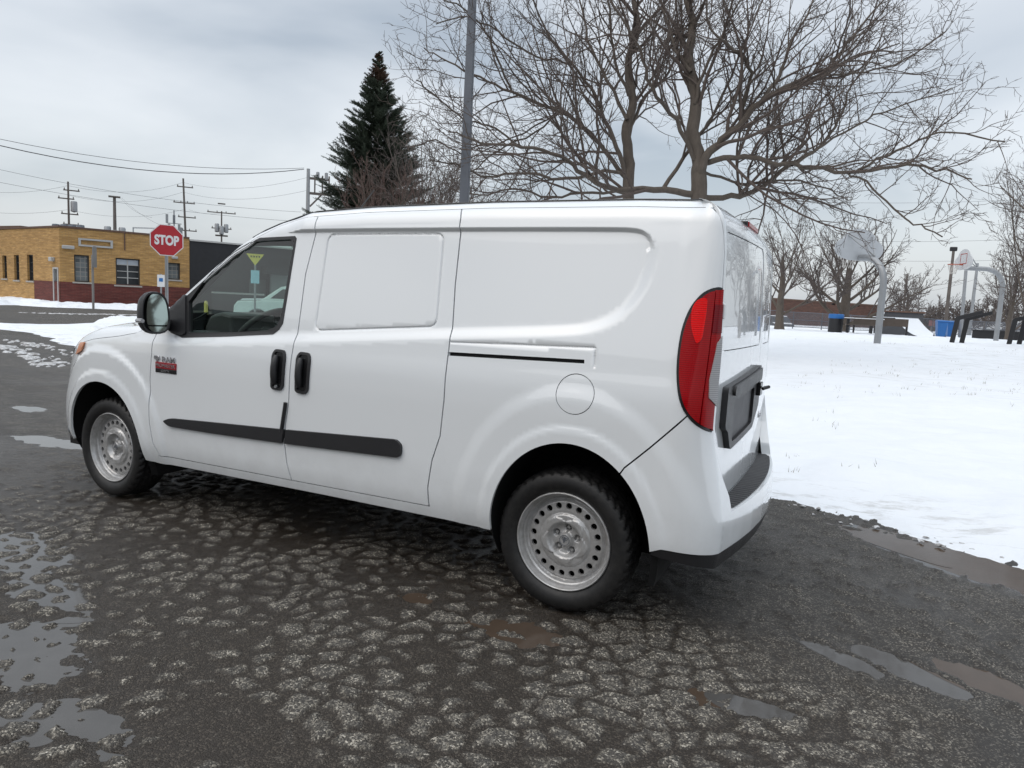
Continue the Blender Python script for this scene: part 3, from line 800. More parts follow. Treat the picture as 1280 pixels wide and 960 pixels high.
# mirror the flank panels to the right side
nflank = 0
allV = np.vstack(body.v); 
for g in (panel_geo(quarter, [], step=.05, lip=.014, bstep=.02), panel_geo(fender, [], step=.05, bstep=.02)):
    for V, F, N in mirror_geo(g): body.add(V, F, N)
body_o = body.build('body', 'white_paint', van)
t = TM(); t.add(*rowsmesh(wsR[4:39, 5:nW-5])); t.build('windscreen', 'car_glass', van)
t = TM(); t.add(*rowsmesh(cow)); t.build('cowl', 'black_plastic', van)
# roof liner of the cab and cargo bay
RL = roofR[:, 3:-3].copy(); RL[:, :, 2] -= .035; t = TM(); t.add(*rowsmesh(RL, True)); t.build('roof_liner', 'interior_grey', van)
# black drip rail along the roof edge
for sg_, w_ in ((1, 0), (-1, W)):
    m = MB(); m.tube([tuple(np.array([1, sg_, 1])*chart(np.array([s]), np.array([float(Zs(s))+float(Rho(s))*rad(62)]))[0]+np.array([0, w_, .003])) for s in np.linspace(-2.0, .50, 30)], .0038, 6); m.build('roof_rail', 'dark_trim', van)
# fuel flap
panel('fuel_flap', [(.040+.0835*math.cos(a), .985+.0825*math.sin(a)) for a in np.linspace(0, 2*math.pi, 40, endpoint=False)], 'white_paint', body_o, step=.02)
# track slot: dark channel
panel('door_track', [(-.658, 1.094), (.067, 1.112), (.065, 1.134), (-.658, 1.116)], 'underbody', body_o, step=.05, off=.016, lip=0)
# dark seals behind the shut lines
sl_ = TM()
def ribbon(L, closed=False, w=.014, off=.0135, f3=chart):
    L = resample(L, .02, closed); n = len(L); d = np.gradient(L, axis=0) if not closed else (np.roll(L, -1, 0)-np.roll(L, 1, 0)); d /= np.maximum(1e-9, np.hypot(d[:, 0], d[:, 1]))[:, None]
    nn = np.stack([-d[:, 1], d[:, 0]], -1); a = L+nn*w; b = L-nn*w
    V = np.vstack([f3(a[:, 0], a[:, 1], off), f3(b[:, 0], b[:, 1], off)]); F = [(i, (i+1) % n, n+(i+1) % n, n+i) for i in range(n if closed else n-1)]
    sl_.add(V, F); sl_.add(np.stack([V[:, 0], W-V[:, 1], V[:, 2]], -1), F)
for L in (gapA, gapB, gapC, seam): ribbon(L)
ribbon([(s, doorbot(s)-.002) for s in np.linspace(-2.6, -.66, 10)])
ribbon([(s, border(s)) for s in np.linspace(-2.5, sqe, 60)], w=.006)
ribbon(flap, True); ribbon(shut); ribbon([(.645, 1.45), (.645, .88)], w=.012)
lo = sl_.build('seals', 'underbody', van)
# ---- tail lamps (a lens wrapping the corner, with a black rim)
def lamp_part(name, poly, mat, parent, off=-.010, lip=.02, side='L', step=.02):
    if side == 'R': name, off = name+' ', off+.012
    return panel(name, poly, mat, parent, sides=side, step=step, off=off, lip=lip)
def lscale(c, k): 
    P = np.vstack([lamp_full, [(.637, .885), (.637, 1.448)]]); return P
LP = np.vstack([lamp_full, [(.636, .882)], [(.636, 1.45)]])
inner = inset_poly(dedupe(LP), .010)
def clip_poly(P, f):     # keep f(p) >= 0
    out = []; n = len(P)
    for i in range(n):
        a, b = P[i], P[(i+1) % n]; fa, fb = f(a), f(b)
        if fa >= 0: out.append(tuple(a))
        if (fa >= 0) != (fb >= 0): k = fa/(fa-fb); out.append((a[0]+(b[0]-a[0])*k, a[1]+(b[1]-a[1])*k))
    return dedupe(out)
xm = lambda t: float(np.interp(t, [.88, .96, 1.1, 1.25, 1.36, 1.45], [.575, .548, .548, .552, .566, .585]))
for side in 'LR':
    rim = lamp_part('tail_lamp', dedupe(LP), 'dark_trim', van, -.004, .02, side, .03)
    outer_p = clip_poly(inner, lambda p: xm(p[1])-.004-p[0]); inner_p = clip_poly(inner, lambda p: p[0]-xm(p[1])-.0)
    lamp_part('brake_lens', round_poly([(.486, 1.365), (.503, 1.402), (.545, 1.412), (.545, 1.35), (.537, 1.25), (.517, 1.225), (.490, 1.29)], .03, 4), 'lens_bright_red', rim, -.0145, .006, side)
    lamp_part('side_lens', outer_p, 'lens_red', rim, -.012, .01, side)
    clr = [(.634, 1.262), (.606, 1.235), (.582, 1.09), (.588, 1.02), (.634, .985)]
    lamp_part('reversing_lens', clr, 'lens_clear', rim, -.0165, .006, side)
    lamp_part('signal_lens', clip_poly(clip_poly(inner_p, lambda p: p[1]-1.275), lambda p: 1.385-p[1]), 'lens_dark_red', rim, -.0150, .006, side)
    lamp_part('rear_lens', inner_p, 'lens_red', rim, -.0125, .01, side)
# ---- rear bumper
uE = .775; uM = 2*S1
zstep = .535
edge = [(.640, .875), (.655, .80), (.690, .72), (.730, .655), (uE-.012, .60), (uE, zstep)]
def mirror_u(P): return [(uM-a, b) for a, b in P][::-1]
zbot = .395
half = [(p[0]+.001, p[1]-.003) for p in lamp_full[kL+1:]] + edge
low = [(s+.002, t-.003) for s, t in seam]
left = arch_pts(AR, 4, a_seam-1.0, 24) + low[::-1] + half
bump = left + [(u, zstep) for u in np.linspace(uE+.02, uM-uE-.02, 20)] + mirror_u(left) + [(u, zbot-.012) for u in np.linspace(uM-.42, .62, 30)] + [(.52, zbot-.004), (.45, zbot)]
bump = dedupe(bump)
bt = TM()
for V, F, N in panel_geo(bump, [], step=.02, lip=.05, mapf=chartB): bt.add(V, F, N)
bo = bt.build('rear_bumper', 'white_paint', van)
lipp = [(.405, zbot), (.45, zbot-.003), (.52, zbot-.007)] + [(u, zbot-.015) for u in np.linspace(.62, uM-.62, 30)] + [(uM-.52, zbot-.007), (uM-.405, zbot)] + [(uM-.41, .36), (uM-.52, .34)] + [(u, .315) for u in np.linspace(uM-.65, .65, 30)] + [(.52, .34), (.41, .36)]
t = TM()
for V, F, N in panel_geo(dedupe(lipp), [], step=.03, lip=.08, off=.006, mapf=chartB): t.add(V, F, N)
t.build('lower_lip', 'black_plastic', bo)
# step pad on the bumper shelf, with ribs
def shelf(z, d0, d1, u0, u1, n=40, ribs=False):
    us = np.linspace(u0, u1, n); out = chartB(us, np.full(n, zstep)); inn = chartR(us, np.full(n, zstep)); V = []; F = []
    nn = 8
    for i in range(n):
        for k in range(nn):
            v = d0+(d1-d0)*k/(nn-1); p = inn[i]*(1-v)+out[i]*v; p[2] = z; V.append(p)
    for i in range(n-1):
        for k in range(nn-1): F.append((i*nn+k, i*nn+k+1, (i+1)*nn+k+1, (i+1)*nn+k))
    return np.array(V), F
V, F = shelf(zstep+.001, -.3, 1., uE-.03, uM-uE+.03); pymesh('step_shelf', V, F, 'white_paint', bo, True)
m = MB()
us = np.linspace(uE+.012, uM-uE-.012, 2*70); zz = []
V = []; F = []
for i, u in enumerate(us):
    o_, i_ = chartB(np.array([u]), np.array([zstep]))[0], chartR(np.array([u]), np.array([zstep]))[0]
    h = .006 if (i//2) % 2 else .0025
    endk = min(1, min(i, len(us)-1-i)/6.); hi = .86-.25*(1-endk)**2
    for v, dz in ((.02, -.004), (.02, h), (hi, h), (hi, -.004)): p = i_*(1-v)+o_*v; p[2] = zstep+.002+dz; V.append(p)
for i in range(len(us)-1):
    for k in range(3): F.append((i*4+k, i*4+k+1, (i+1)*4+k+1, (i+1)*4+k))
F += [(0, 1, 2, 3), tuple(len(V)-4+k for k in (3, 2, 1, 0))]
m.add(V, F); m.build('step_pad', 'black_plastic', bo)
# ---- rear doors
dz0 = .548
uG = 1.72
rshut = [(s+G2, t) for s, t in shut if t < 1.75]
dl = [(.6425, .874), (.660, .80), (.697, .72), (.738, .655), (uE-.004, .60), (uE+.008, dz0)]
lft = [(.6445, 1.45)] + [(a, b) for a, b in rshut[1:]]
topr = [(u, float(Zs(min(u, uM-u)))+.145) for u in np.linspace(.66, uM-.66, 40)]
ldoor = dl[::-1] + lft + [p for p in topr if p[0] < uG-.003] + [(uG-.003, topr[20][1])] + [(uG-.003, dz0)]
rdoor_half = mirror_u(dl[::-1] + lft)
rdoor = [(uG+.003, dz0), (uG+.003, topr[20][1])] + [p for p in topr if p[0] > uG+.004] + rdoor_half
ws1 = round_poly([(.684, 1.20), (.676, 1.675), (uG-.05, 1.690), (uG-.05, 1.20)], .05, 6)
ws2 = round_poly([(uG+.05, 1.20), (uG+.05, 1.690), (uM-.676, 1.675), (uM-.684, 1.20)], .05, 6)
for nm, poly, wsx in (('rear_door', ldoor, ws1), ('rear_door', rdoor, ws2)):
    t = TM()
    for V, F, N in panel_geo(dedupe(poly), [wsx], step=.025, mapf=chartR): t.add(V, F, N)
    d_ = t.build(nm, 'white_paint', van)
    t = TM()
    for V, F, N in panel_geo(inset_poly(wsx, .003), [], step=.03, mapf=chartR, off=.003): t.add(V, F, N)
    t.build('window_blank', 'white_paint', d_)
    t = TM(); wr = resample(wsx, .02); a = inset_poly(wr, .012); b = inset_poly(wr, -.012); n = len(wr)
    V = np.vstack([chartR(a[:, 0], a[:, 1], .0135), chartR(b[:, 0], b[:, 1], .0135)]); t.add(V, [(i, (i+1) % n, n+(i+1) % n, n+i) for i in range(n)]); t.build('window_seal', 'underbody', d_)
    if poly is ldoor: ld = d_
t = TM(); L = np.array([(uG, dz0), (uG, 1.8)]); L = resample(L, .05, False)
V = np.vstack([chartR(L[:, 0]-.02, L[:, 1], .0135), chartR(L[:, 0]+.02, L[:, 1], .0135)]); n = len(L); t.add(V, [(i, i+1, n+i+1, n+i) for i in range(n-1)]); t.build('door_seal', 'underbody', van)
# rear roof edge, closing the top behind the flank strip
us = np.linspace(sqe, uM-sqe, 60); V = []
for u in us:
    uu = min(u, uM-u); z0 = float(Zs(uu))
    lowt = float(np.interp(uu, [sqe, .575, .612, .66], [z0+TOPQ, 1.768, z0+.10, z0+.148]))
    ts = np.linspace(lowt, z0+float(Rho(uu))*rad(74), 6)
    V += list(chartR(np.full(6, u), ts, .0015))
n = 6; F = [(i*n+k, (i+1)*n+k, (i+1)*n+k+1, i*n+k+1) for i in range(len(us)-1) for k in range(n-1)]
pymesh('roof_edge', V, F, 'white_paint', van, True)
rr = across(np.linspace(sqe-.01, .683, 10), lambda s: float(Zs(s))+float(Rho(s))*rad(74)-.002, qn=2); t = TM(); t.add(*rowsmesh(rr)); t.build('roof_end', 'white_paint', van)
# third brake lamp on a small visor
m = MB(); cX = chartR(np.array([S1]), np.array([1.79]))[0]
m.m = 0; m.box(cX[0]-.03, cX[0]+.012, W/2-.165, W/2+.165, cX[2]-.016, cX[2]+.015); vis = m.build('high_brake_lamp', 'dark_trim', van, bevel=.006)
m = MB(); m.box(cX[0]+.0, cX[0]+.018, W/2-.155, W/2+.155, cX[2]-.012, cX[2]+.012); m.build('lens', 'lens_red', vis, bevel=.004)
# number plate housing on the left rear door
def rbox(u0, u1, t0, t1, off0, off1, pts=None, step=.04, name='x', mat='black_plastic', parent=None, holes=()):
    P = pts if pts is not None else round_poly([(u0, t0), (u0, t1), (u1, t1), (u1, t0)], .02, 4)
    t = TM()
    for V, F, N in panel_geo(dedupe(P), holes, step=step, lip=off0-off1, off=off1, mapf=chartR): t.add(V, F, N)
    return t.build(name, mat, parent, True)
hs = round_poly([(.742, .885), (.748, 1.052), (1.60, 1.100), (1.60, .90), (1.42, .80), (.87, .775), (.80, .86)], .018, 4)
hole = round_poly([(.885, .805), (.875, .985), (1.395, 1.005), (1.385, .83)], .03, 4)
hsg = rbox(0, 0, 0, 0, 0, -.026, pts=hs, name='plate_housing', parent=ld, holes=[hole])
rbox(0, 0, 0, 0, .0, -.012, pts=inset_poly(hole, -.004), name='plate_recess', mat='grey_plastic', parent=hsg)
rbox(0, 0, 0, 0, -.022, -.038, pts=round_poly([(.83, 1.01), (.84, 1.052), (1.56, 1.092), (1.56, 1.03)], .02, 4), name='plate_visor', parent=hsg)
m = MB(); p = chartR(np.array([1.50]), np.array([1.0]), -.034)[0]
m.box(p[0]-.02, p[0]+.012, p[1]-.04, p[1]+.04, p[2]-.045, p[2]+.02); m.tube([p+np.array([.02, -.03, -.01]), p+np.array([.045, 0, .0]), p+np.array([.02, .03, -.01])], .009, 8); m.build('handle', 'dark_trim', ld, bevel=.008)
# hinges at the shut line
for zt in (1.36, .72):
    m = MB(); p = chartR(np.array([.650 if zt > 1 else .70]), np.array([zt]), -.006)[0]; m.tube([p+np.array([0, 0, -.03]), p+np.array([0, 0, .03])], .009, 8); m.box(p[0]-.012, p[0]+.004, p[1]-.0, p[1]+.03, p[2]-.025, p[2]+.025); m.build('hinge', 'white_paint', ld, bevel=.003)
# badge on the left rear door
# ---- liners, underbody and axle
u_ = MB()
for A, dpt in ((AR, .42), (AFR, .42)):
    V, F = liner(A, -20, 200, dpt); u_.add([tuple(v) for v in V], F); V = V.copy(); V[:, 1] = W-V[:, 1]; u_.add([tuple(v) for v in V], F)
u_.box(-2.66, -.40, .22, W-.22, .30, .41); u_.box(-2.66, -.40, .05, W-.05, .35, .41); u_.box(-3.70, -2.7, .48, W-.48, .24, .7); u_.box(-.42, .56, .45, W-.45, .27, .75); u_.box(.42, .56, .06, W-.06, .34, .7); u_.box(-3.85, -3.52, .25, W-.25, .22, .6)
u_.tube([(0, .2, .318), (0, W-.2, .318)], .045, 10); u_.tube([(FX, .2, .318), (FX, W-.2, .318)], .04, 10); u_.tube([(.25, 1.3, .26), (.62, 1.3, .25)], .035, 10)
u_.build('underbody', 'underbody', van, fix=False)
# mud flap behind the rear wheel arch is part of the liner
# ---- wheels
def tyre_mesh():
    n = 240; prof = [(.205, .175), (.222, .19), (.236, .196), (.262, .204), (.285, .203), (.300, .196), (.3095, .184), (.3165, .165), (.3185, .14), (.319, .11), (.319, .08), (.3185, .045), (.3165, .02), (.3095, .0035), (.302, -.004), (.290, -.010), (.275, -.0135), (.262, -.0135), (.248, -.010), (.236, -.0045), (.2285, .002), (.222, .008), (.216, .018), (.205, .03)]
    V = []; F = []
    # refine the tread
    pr = []
    for a, b in zip(prof[:-1], prof[1:]):
        k = 3 if a[0] > .300 or b[0] > .300 else 1
        for j in range(k): pr.append((a[0]+(b[0]-a[0])*j/k, a[1]+(b[1]-a[1])*j/k))
    pr.append(prof[-1])
    m = len(pr)
    for i in range(n):
        th = 2*math.pi*i/n
        for r, d in pr:
            g = 0
            if r > .301:
                w = (d-.092)/.1
                for c in (-.52, -.12, .12+.10, .60):
                    if abs(w-c) < .055: g = .007
                ph = (i + 5*math.sin(w*5)) % 6
                if ph < 1.6 and abs(w) > .15: g = .009
                if .30 < r < .314 and ph < 1.8: g = .008
            if .262 < r < .268: g = .0012
            V.append((math.cos(th)*(r-g), d, math.sin(th)*(r-g)))
    for i in range(n):
        i2 = (i+1) % n
        for k in range(m-1): F.append((i*m+k, i2*m+k, i2*m+k+1, i*m+k+1))
    return V, F
def rim_d(r, x, z):
    base_ = np.interp(r, [0, .028, .030, .036, .050, .066, .078, .086, .112, .117, .122, .132, .172, .180, .186, .194, .197, .203], [.034, .034, .040, .052, .054, .050, .036, .030, .031, .036, .042, .040, .042, .050, .058, .050, .040, .036])
    a = np.arctan2(z, x)
    star = (.5+.5*np.cos(5*a+.9))**.6; rr = .084+.026*star      # the star embossed around the hub
    base_ = base_ - .0045*sstep(.0025, -.0025, r-rr)*sstep(.070, .080, r)
    for k in range(5):
        th = 2*math.pi*k/5+.35; base_ = base_ + .026*sstep(.0175, .0125, np.hypot(x-.054*math.cos(th), z-.054*math.sin(th)))
    return base_
def rim_mesh():
    oc = [(.203*math.cos(t), .203*math.sin(t)) for t in np.linspace(0, 2*math.pi, 120, endpoint=False)]
    holes = [[(.1545*math.cos(a)+.0142*math.cos(t), .1545*math.sin(a)+.0142*math.sin(t)) for t in np.linspace(0, 2*math.pi, 14, endpoint=False)] for a in 2*math.pi*(np.arange(20)+.3)/20]
    lines = [np.array([(r*math.cos(t), r*math.sin(t)) for t in np.linspace(0, 2*math.pi, 90)]) for r in (.0285, .0305, .037, .067, .079, .087, .1115, .1175, .123, .132, .173, .181, .187, .195, .198)]
    t = TM()
    for V, F, N in panel_geo(oc, holes, step=.0055, lines=lines, bstep=.006, lip=.014, mapf=lambda a, b, off: np.stack([a, rim_d(np.hypot(a, b), a, b)+off, b], -1)): t.add(V, F, N)
    # flange and barrel
    prof = [(.203, .036), (.2045, .026), (.208, .016), (.2125, .010), (.2125, .004), (.2165, -.001), (.2205, .002), (.2225, .008), (.220, .02)]
    n = 120; V = []; F = []
    for i in range(n):
        th = 2*math.pi*i/n
        for r, d in prof: V.append((r*math.cos(th), d, r*math.sin(th)))
    m = len(prof)
    for i in range(n):
        for k in range(m-1): F.append((i*m+k, i*m+k+1, ((i+1) % n)*m+k+1, ((i+1) % n)*m+k))
    t.add(V, F)
    return t
tv, tf = tyre_mesh(); rimT = rim_mesh()
def make_wheel(x, y, side, ang, steer=0.):
    sg = 1 if side == 'L' else -1
    w = bpy.data.objects.new('wheel', WHEEL['tyre'] if 'tyre' in WHEEL else None) if 'tyre' in WHEEL else None
    if w is None:
        w = pymesh('wheel', tv, tf, 'tyre_rubber', None, True); WHEEL['tyre'] = w.data
        r = rimT.build('rim', 'rim_steel', w); WHEEL['rim'] = r.data
        mm = MB(); mm.lathe([(.0, .0295), (.018, .0295), (.024, .031), (.0275, .036)], (0, 0, 0), 30, 'y'); c = mm.build('hub_cap', 'rim_steel', w, smooth=True); WHEEL['cap'] = c.data
        # emblem: a shield with curled horns, raised on the cap
        mm = MB(); mm.prism([(-.005, .012), (.005, .012), (.0065, 0), (0, -.013), (-.0065, 0)], .0275, .031)
        for sx in (-1, 1): mm.tube([(sx*(.006+.007*math.sin(a)), .0285, .006-.007*math.cos(a)+.002) for a in np.linspace(.3, 4.6, 12)], .0017, 5)
        mm.lathe([(.021, .0305), (.022, .0285), (.0232, .0285), (.024, .031)], (0, 0, 0), 30, 'y')
        e = mm.build('emblem', 'galv_dark', c); WHEEL['emb'] = e.data
        for k in range(5):
            th = 2*math.pi*k/5+.35; mm = MB(); cx, cz = .054*math.cos(th), .054*math.sin(th)
            mm.lathe([(.0, .060), (.0065, .060), (.0085, .063), (.0085, .075)], (cx, 0, cz), 6, 'y'); b = mm.build('lug_bolt', 'rim_steel', w); WHEEL.setdefault('bolts', []).append(b.data)
        mm = MB(); mm.lathe([(.0, .09), (.15, .09), (.205, .12), (.205, .05)], (0, 0, 0), 40, 'y'); b = mm.build('brake_drum', 'underbody', w); WHEEL['drum'] = b.data
    else:
        COL.objects.link(w)
        for nm, key in (('rim', 'rim'), ('hub_cap', 'cap'), ('brake_drum', 'drum')):
            o = bpy.data.objects.new(nm, WHEEL[key]); COL.objects.link(o); o.parent = w
            if nm == 'hub_cap': e = bpy.data.objects.new('emblem', WHEEL['emb']); COL.objects.link(e); e.parent = o
        for d in WHEEL['bolts']: o = bpy.data.objects.new('lug_bolt', d); COL.objects.link(o); o.parent = w
    w.parent = van; w.matrix_parent_inverse = Matrix.Translation((1.55, -W/2, 0))
    w.location = (x, y, .319); w.rotation_euler = (0, ang, (0 if side == 'L' else math.pi)+steer)
    return w
WHEEL = {}
wheels = [make_wheel(0, .052, 'L', .15), make_wheel(FX, .052, 'L', 1.1, rad(-1.5)), make_wheel(0, W-.052, 'R', .7), make_wheel(FX, W-.052, 'R', .2, rad(-1.5))]
# ---- door handles: upright oval scoops with a grab bar
def handle(cx, cz, parent, key, side='L'):
    P = round_poly([(cx-.045, cz-.095), (cx-.048, cz+.08), (cx-.03, cz+.108), (cx+.036, cz+.105), (cx+.048, cz+.07), (cx+.044, cz-.085), (cx+.024, cz-.108), (cx-.03, cz-.106)], .022, 4)
    h = panel('handle', P, 'black_plastic', parent, holes=[inset_poly(P, .013)], sides=side, step=.02, off=-.010, lip=.02)
    panel('handle_scoop', inset_poly(P, .012), 'dark_trim', h, sides=side, step=.02, off=-.0025, lip=0)
    m = MB(); pts = []
    for k in range(9):
        t_ = cz-.075+.15*k/8; dd = -.012-.010*math.sin(math.pi*k/8); q = chart(np.array([cx-.012]), np.array([t_]), dd)[0]; pts.append(q if side == 'L' else (q[0], W-q[1], q[2]))
    m.tube(pts, [.012, .017, .019, .019, .019, .019, .019, .017, .012], 10); m.build('handle_bar', 'black_plastic', h, smooth=True)
    q = chart(np.array([cx-.004]), np.array([cz-.088]), -.012)[0]
    if side == 'L' and key: m = MB(); m.lathe([(0, -.004), (.008, -.004), (.010, .002)], tuple(q), 14, 'y'); m.build('lock', 'galv', h, smooth=True)
# C() positions of the handles
doors = {o.name: o for o in van.children}
fdL, fdR = [o for o in van.children if o.name.startswith('front_door')]; sdL, sdR = [o for o in van.children if o.name.startswith('sliding_door')]
handle(-1.632, .945, fdL, True); handle(-1.462, .943, sdL, False); handle(-1.632, .945, fdR, True, 'R'); handle(-1.462, .943, sdR, False, 'R')
# black edge guard on the front of the sliding door, above the strip
L = C((359, 503), (356.5, 520), (353.5, 540)); m = MB(); m.tube([chart(np.array([s-.004]), np.array([t_]), -.008)[0] for s, t_ in L], .010, 8); m.build('edge_guard', 'black_plastic', fdL, smooth=True)
# sail panel in front of the side window
for side, dd in (('L', fdL), ('R', fdR)): panel('sail_panel', C(*sail_px), 'black_plastic', dd, sides=side, step=.03, off=-.012, lip=.02)
# ---- mirrors
def mirror(side):
    c = np.array([-2.475, -.085, 1.20]); MS = .36
    n = 22; rows = []
    # shell: superelliptic cross sections from the flat glass side (rear, +x) to the rounded front
    prof = [(0.0, .98), (.015, 1.0), (.035, .97), (.06, .86), (.078, .66), (.088, .4), (.09, .0)]
    V = []; F = []
    def outline(t):
        a = abs(math.cos(t))**(2/2.8)*math.copysign(1, math.cos(t)); b = abs(math.sin(t))**(2/2.8)*math.copysign(1, math.sin(t)); return .070*a*(1-.10*b), .120*b
    for d, k in prof:
        for i in range(n):
            a, b = outline(2*math.pi*i/n); V.append((c[0]-d+MS*a*k-.05*b*k, c[1]+a*k, c[2]+b*k))
    for j in range(len(prof)-1):
        for i in range(n): F.append((j*n+i, j*n+(i+1) % n, (j+1)*n+(i+1) % n, (j+1)*n+i))
    def mm_(V): return [(v[0], v[1] if side == 'L' else W-v[1], v[2]) for v in V]
    par = fdL if side == 'L' else fdR
    m = MB(); m.add(mm_(V), F)
    # rim
    V2 = []
    for k, d in ((.98, 0), (.90, .0), (.88, -.012)):
        for i in range(n): a, b = outline(2*math.pi*i/n); V2.append((c[0]-(.012 if d else 0)*1+MS*a*k-.05*b*k, c[1]+a*k, c[2]+b*k))
    m.add(mm_(V2), [(j*n+i, j*n+(i+1) % n, (j+1)*n+(i+1) % n, (j+1)*n+i) for j in range(2) for i in range(n)])
    arm = [(c[0]-.04, c[1]+.05, c[2]-.05), (c[0]-.05, c[1]+.09, c[2]-.06), (c[0]-.06, .03, c[2]-.07), (c[0]-.06, .06, c[2]-.075)]
    m.tube(mm_(arm), [.045, .04, .035, .03], 10)
    mo = m.build('side_mirror', 'black_plastic', par, smooth=True)
    # glass, tilted, in two panes
    for nm, z0, z1 in (('mirror_glass', -.068, .112), ('blind_spot_glass', -.112, -.076)):
        P = []
        for i in range(60):
            a, b = outline(2*math.pi*i/60); P.append((a*.74+.010, max(z0, min(z1, b*.9))))
        P = dedupe(P); m = MB()
        # turned outwards and slightly up so the glass mirrors sky and tree
        V3 = [(c[0]-.007+MS*a-.05*b, c[1]+a, c[2]+b) for a, b in P]; m.add(mm_(V3), [tuple(range(len(P)))]); m.build(nm, 'mirror_glass', mo, fix=False)
    m = MB(); V4 = (c[0]-.035, c[1]-.080, c[2]-.045); m.tube(mm_([(V4[0]-.05, V4[1]+.025, V4[2]), (V4[0]-.02, V4[1]+.006, V4[2]), (V4[0]+.03, V4[1]+.0, V4[2])]), [.008, .014, .012], 8); m.build('turn_signal', 'lens_clear', mo, smooth=True)
    return mo
mirror('L'); mirror('R')
# ---- badges on the front door
def on_flank(px, py, off): s, t_ = p2c(px, py); return s, t_, chart(np.array([s]), np.array([t_]), off)[0]
s, t_, q = on_flank(208, 457.5, -.004)
rot = (rad(90), 0, 0)
s0, t0, q0 = on_flank(195, 452, -.002); s1, t1, q1 = on_flank(221, 454, -.002)
bw = s1-s0; bx = (s0+s1)/2
bz = on_flank(208, 450, 0)[1]; rz = on_flank(208, 457.6, 0)[1]; kz = on_flank(208, 463, 0)[1]
bg = MB(); qq = chart(np.array([bx]), np.array([rz]), 0)[0]
h1 = abs(bz-rz)
text_mesh('RAM', .058, .0015, 'badge_silver', fdL, 'badge_letters', (bx+.024, qq[1]-.004, bz+.003), rot, bold=.0006, width=bw*.60, height=.032)
m = MB(); cx, cz = bx-bw*.42, bz+.003
m.prism([(cx-.012, cz+.018), (cx+.012, cz+.018), (cx+.014, cz), (cx, cz-.020), (cx-.014, cz)], qq[1]-.006, qq[1]-.001)
for sx in (-1, 1): m.tube([(cx+sx*(.010+.010*math.sin(a)), qq[1]-.006, cz+.006-.010*math.cos(a)) for a in np.linspace(.3, 4.6, 12)], .003, 5)
m.build('badge_emblem', 'badge_silver', fdL)
m = MB(); m.prism([(bx-bw/2, rz-.018), (bx+bw/2, rz-.018), (bx+bw/2, rz+.020), (bx-bw/2, rz+.020)], qq[1]-.005, qq[1]+.004); pb = m.build('badge_plate', 'badge_red', fdL, bevel=.002)
m = MB(); m.prism([(bx-bw/2, rz-.042), (bx+bw/2, rz-.042), (bx+bw/2, rz-.0182), (bx-bw/2, rz-.0182)], qq[1]-.005, qq[1]+.004); pk = m.build('badge_base', 'dark_trim', pb, bevel=.002)
text_mesh('PROMASTER', .030, .0012, 'badge_silver', pb, 'badge_name', (bx, qq[1]-.0062, rz+.001), rot, width=bw*.90, height=.020)
text_mesh('CITY', .020, .0012, 'badge_silver', pk, 'badge_name', (bx, qq[1]-.0062, rz-.030), rot, width=bw*.42, height=.012)
# small badge on the rear door, right part
p = chartR(np.array([1.95]), np.array([.80]), -.004)[0]
text_mesh('RAM', .05, .001, 'badge_silver', [o for o in van.children if o.name.startswith('rear_door')][1], 'badge_letters', tuple(p), (rad(90), 0, rad(90)))
# ---- head lamps and black corner trims of the front bumper
best = min(((math.hypot(*(np.array([640+FPX*(q-CAM).dot(CR)/(q-CAM).dot(CF), 480-FPX*(q-CAM).dot(CU)/(q-CAM).dot(CF)])-(101.5, 434))), s, t_) for s in np.arange(-4.4, -3.3, .02) for t_ in np.arange(.72, 1.1, .015) for q in [chart(np.array([s]), np.array([t_]), -.01)[0]]))
print('AMBER', best); _, sa, ta = best
AMB = round_poly([(sa-.09, ta-.055), (sa+.012, ta-.02), (sa+.035, ta+.035), (sa-.05, ta+.03)], .012, 3)
hl = round_poly([(-3.93, .80), (-3.66, .90), (-3.60, .93), (-3.86, .925), (-4.25, .84), (-4.30, .74)], .02, 4)
for side in 'LR':
    h_ = panel('head_lamp', hl, 'lens_clear', van, sides=side, step=.03, off=-.008, lip=.02)
    panel('amber_reflector', AMB, 'lens_amber', h_, sides=side, step=.02, off=-.012, lip=.01)
    panel('bumper_corner_trim', round_poly([(-3.98, .50), (-4.02, .60), (-4.50, .60), (-4.50, .46), (-4.06, .44)], .02, 3), 'black_plastic', van, sides=side, step=.03, off=-.014, lip=.03)
    panel('bumper_lip', round_poly([(-3.50, .33), (-3.56, .365), (-3.9, .385), (-4.60, .385), (-4.60, .27), (-3.9, .28)], .01, 3), 'black_plastic', van, sides=side, step=.03, off=-.004, lip=.05)
# ---- cab interior
m = MB(); m.prism([(-1.44, .12), (-1.40, .12), (-1.40, W-.12), (-1.44, W-.12)], .30, 1.02, "xy"); m.prism([(-1.44, .24), (-1.40, .24), (-1.40, W-.24), (-1.44, W-.24)], 1.02, 1.72, "xy"); m.build('bulkhead', 'interior', van)
m = MB(); m.prism([(-2.75, .70), (-2.75, 1.05), (-2.62, 1.09), (-2.42, 1.10), (-2.34, 1.06), (-2.32, .90), (-2.36, .70)], .12, W-.12); m.build('dashboard', 'interior', van, bevel=.03)
m = MB(); m.prism([(-2.36, .98), (-2.56, 1.10), (-2.50, 1.19), (-2.40, 1.215), (-2.32, 1.20), (-2.30, 1.0)], .30, .66); m.build('instrument_hood', 'interior', van, bevel=.02)
def ring(cx, cy, cz, R, r, tilt, n=40):
    pts = [(cx+R*math.sin(tilt)*math.sin(a), cy+R*math.cos(a), cz+R*math.cos(tilt)*math.sin(a)) for a in np.linspace(0, 2*math.pi, n)]; return pts, r
pts, r = ring(-2.20, .47, 1.115, .19, .017, rad(48)); m = MB(); m.tube(pts, r, 10, cap=False)
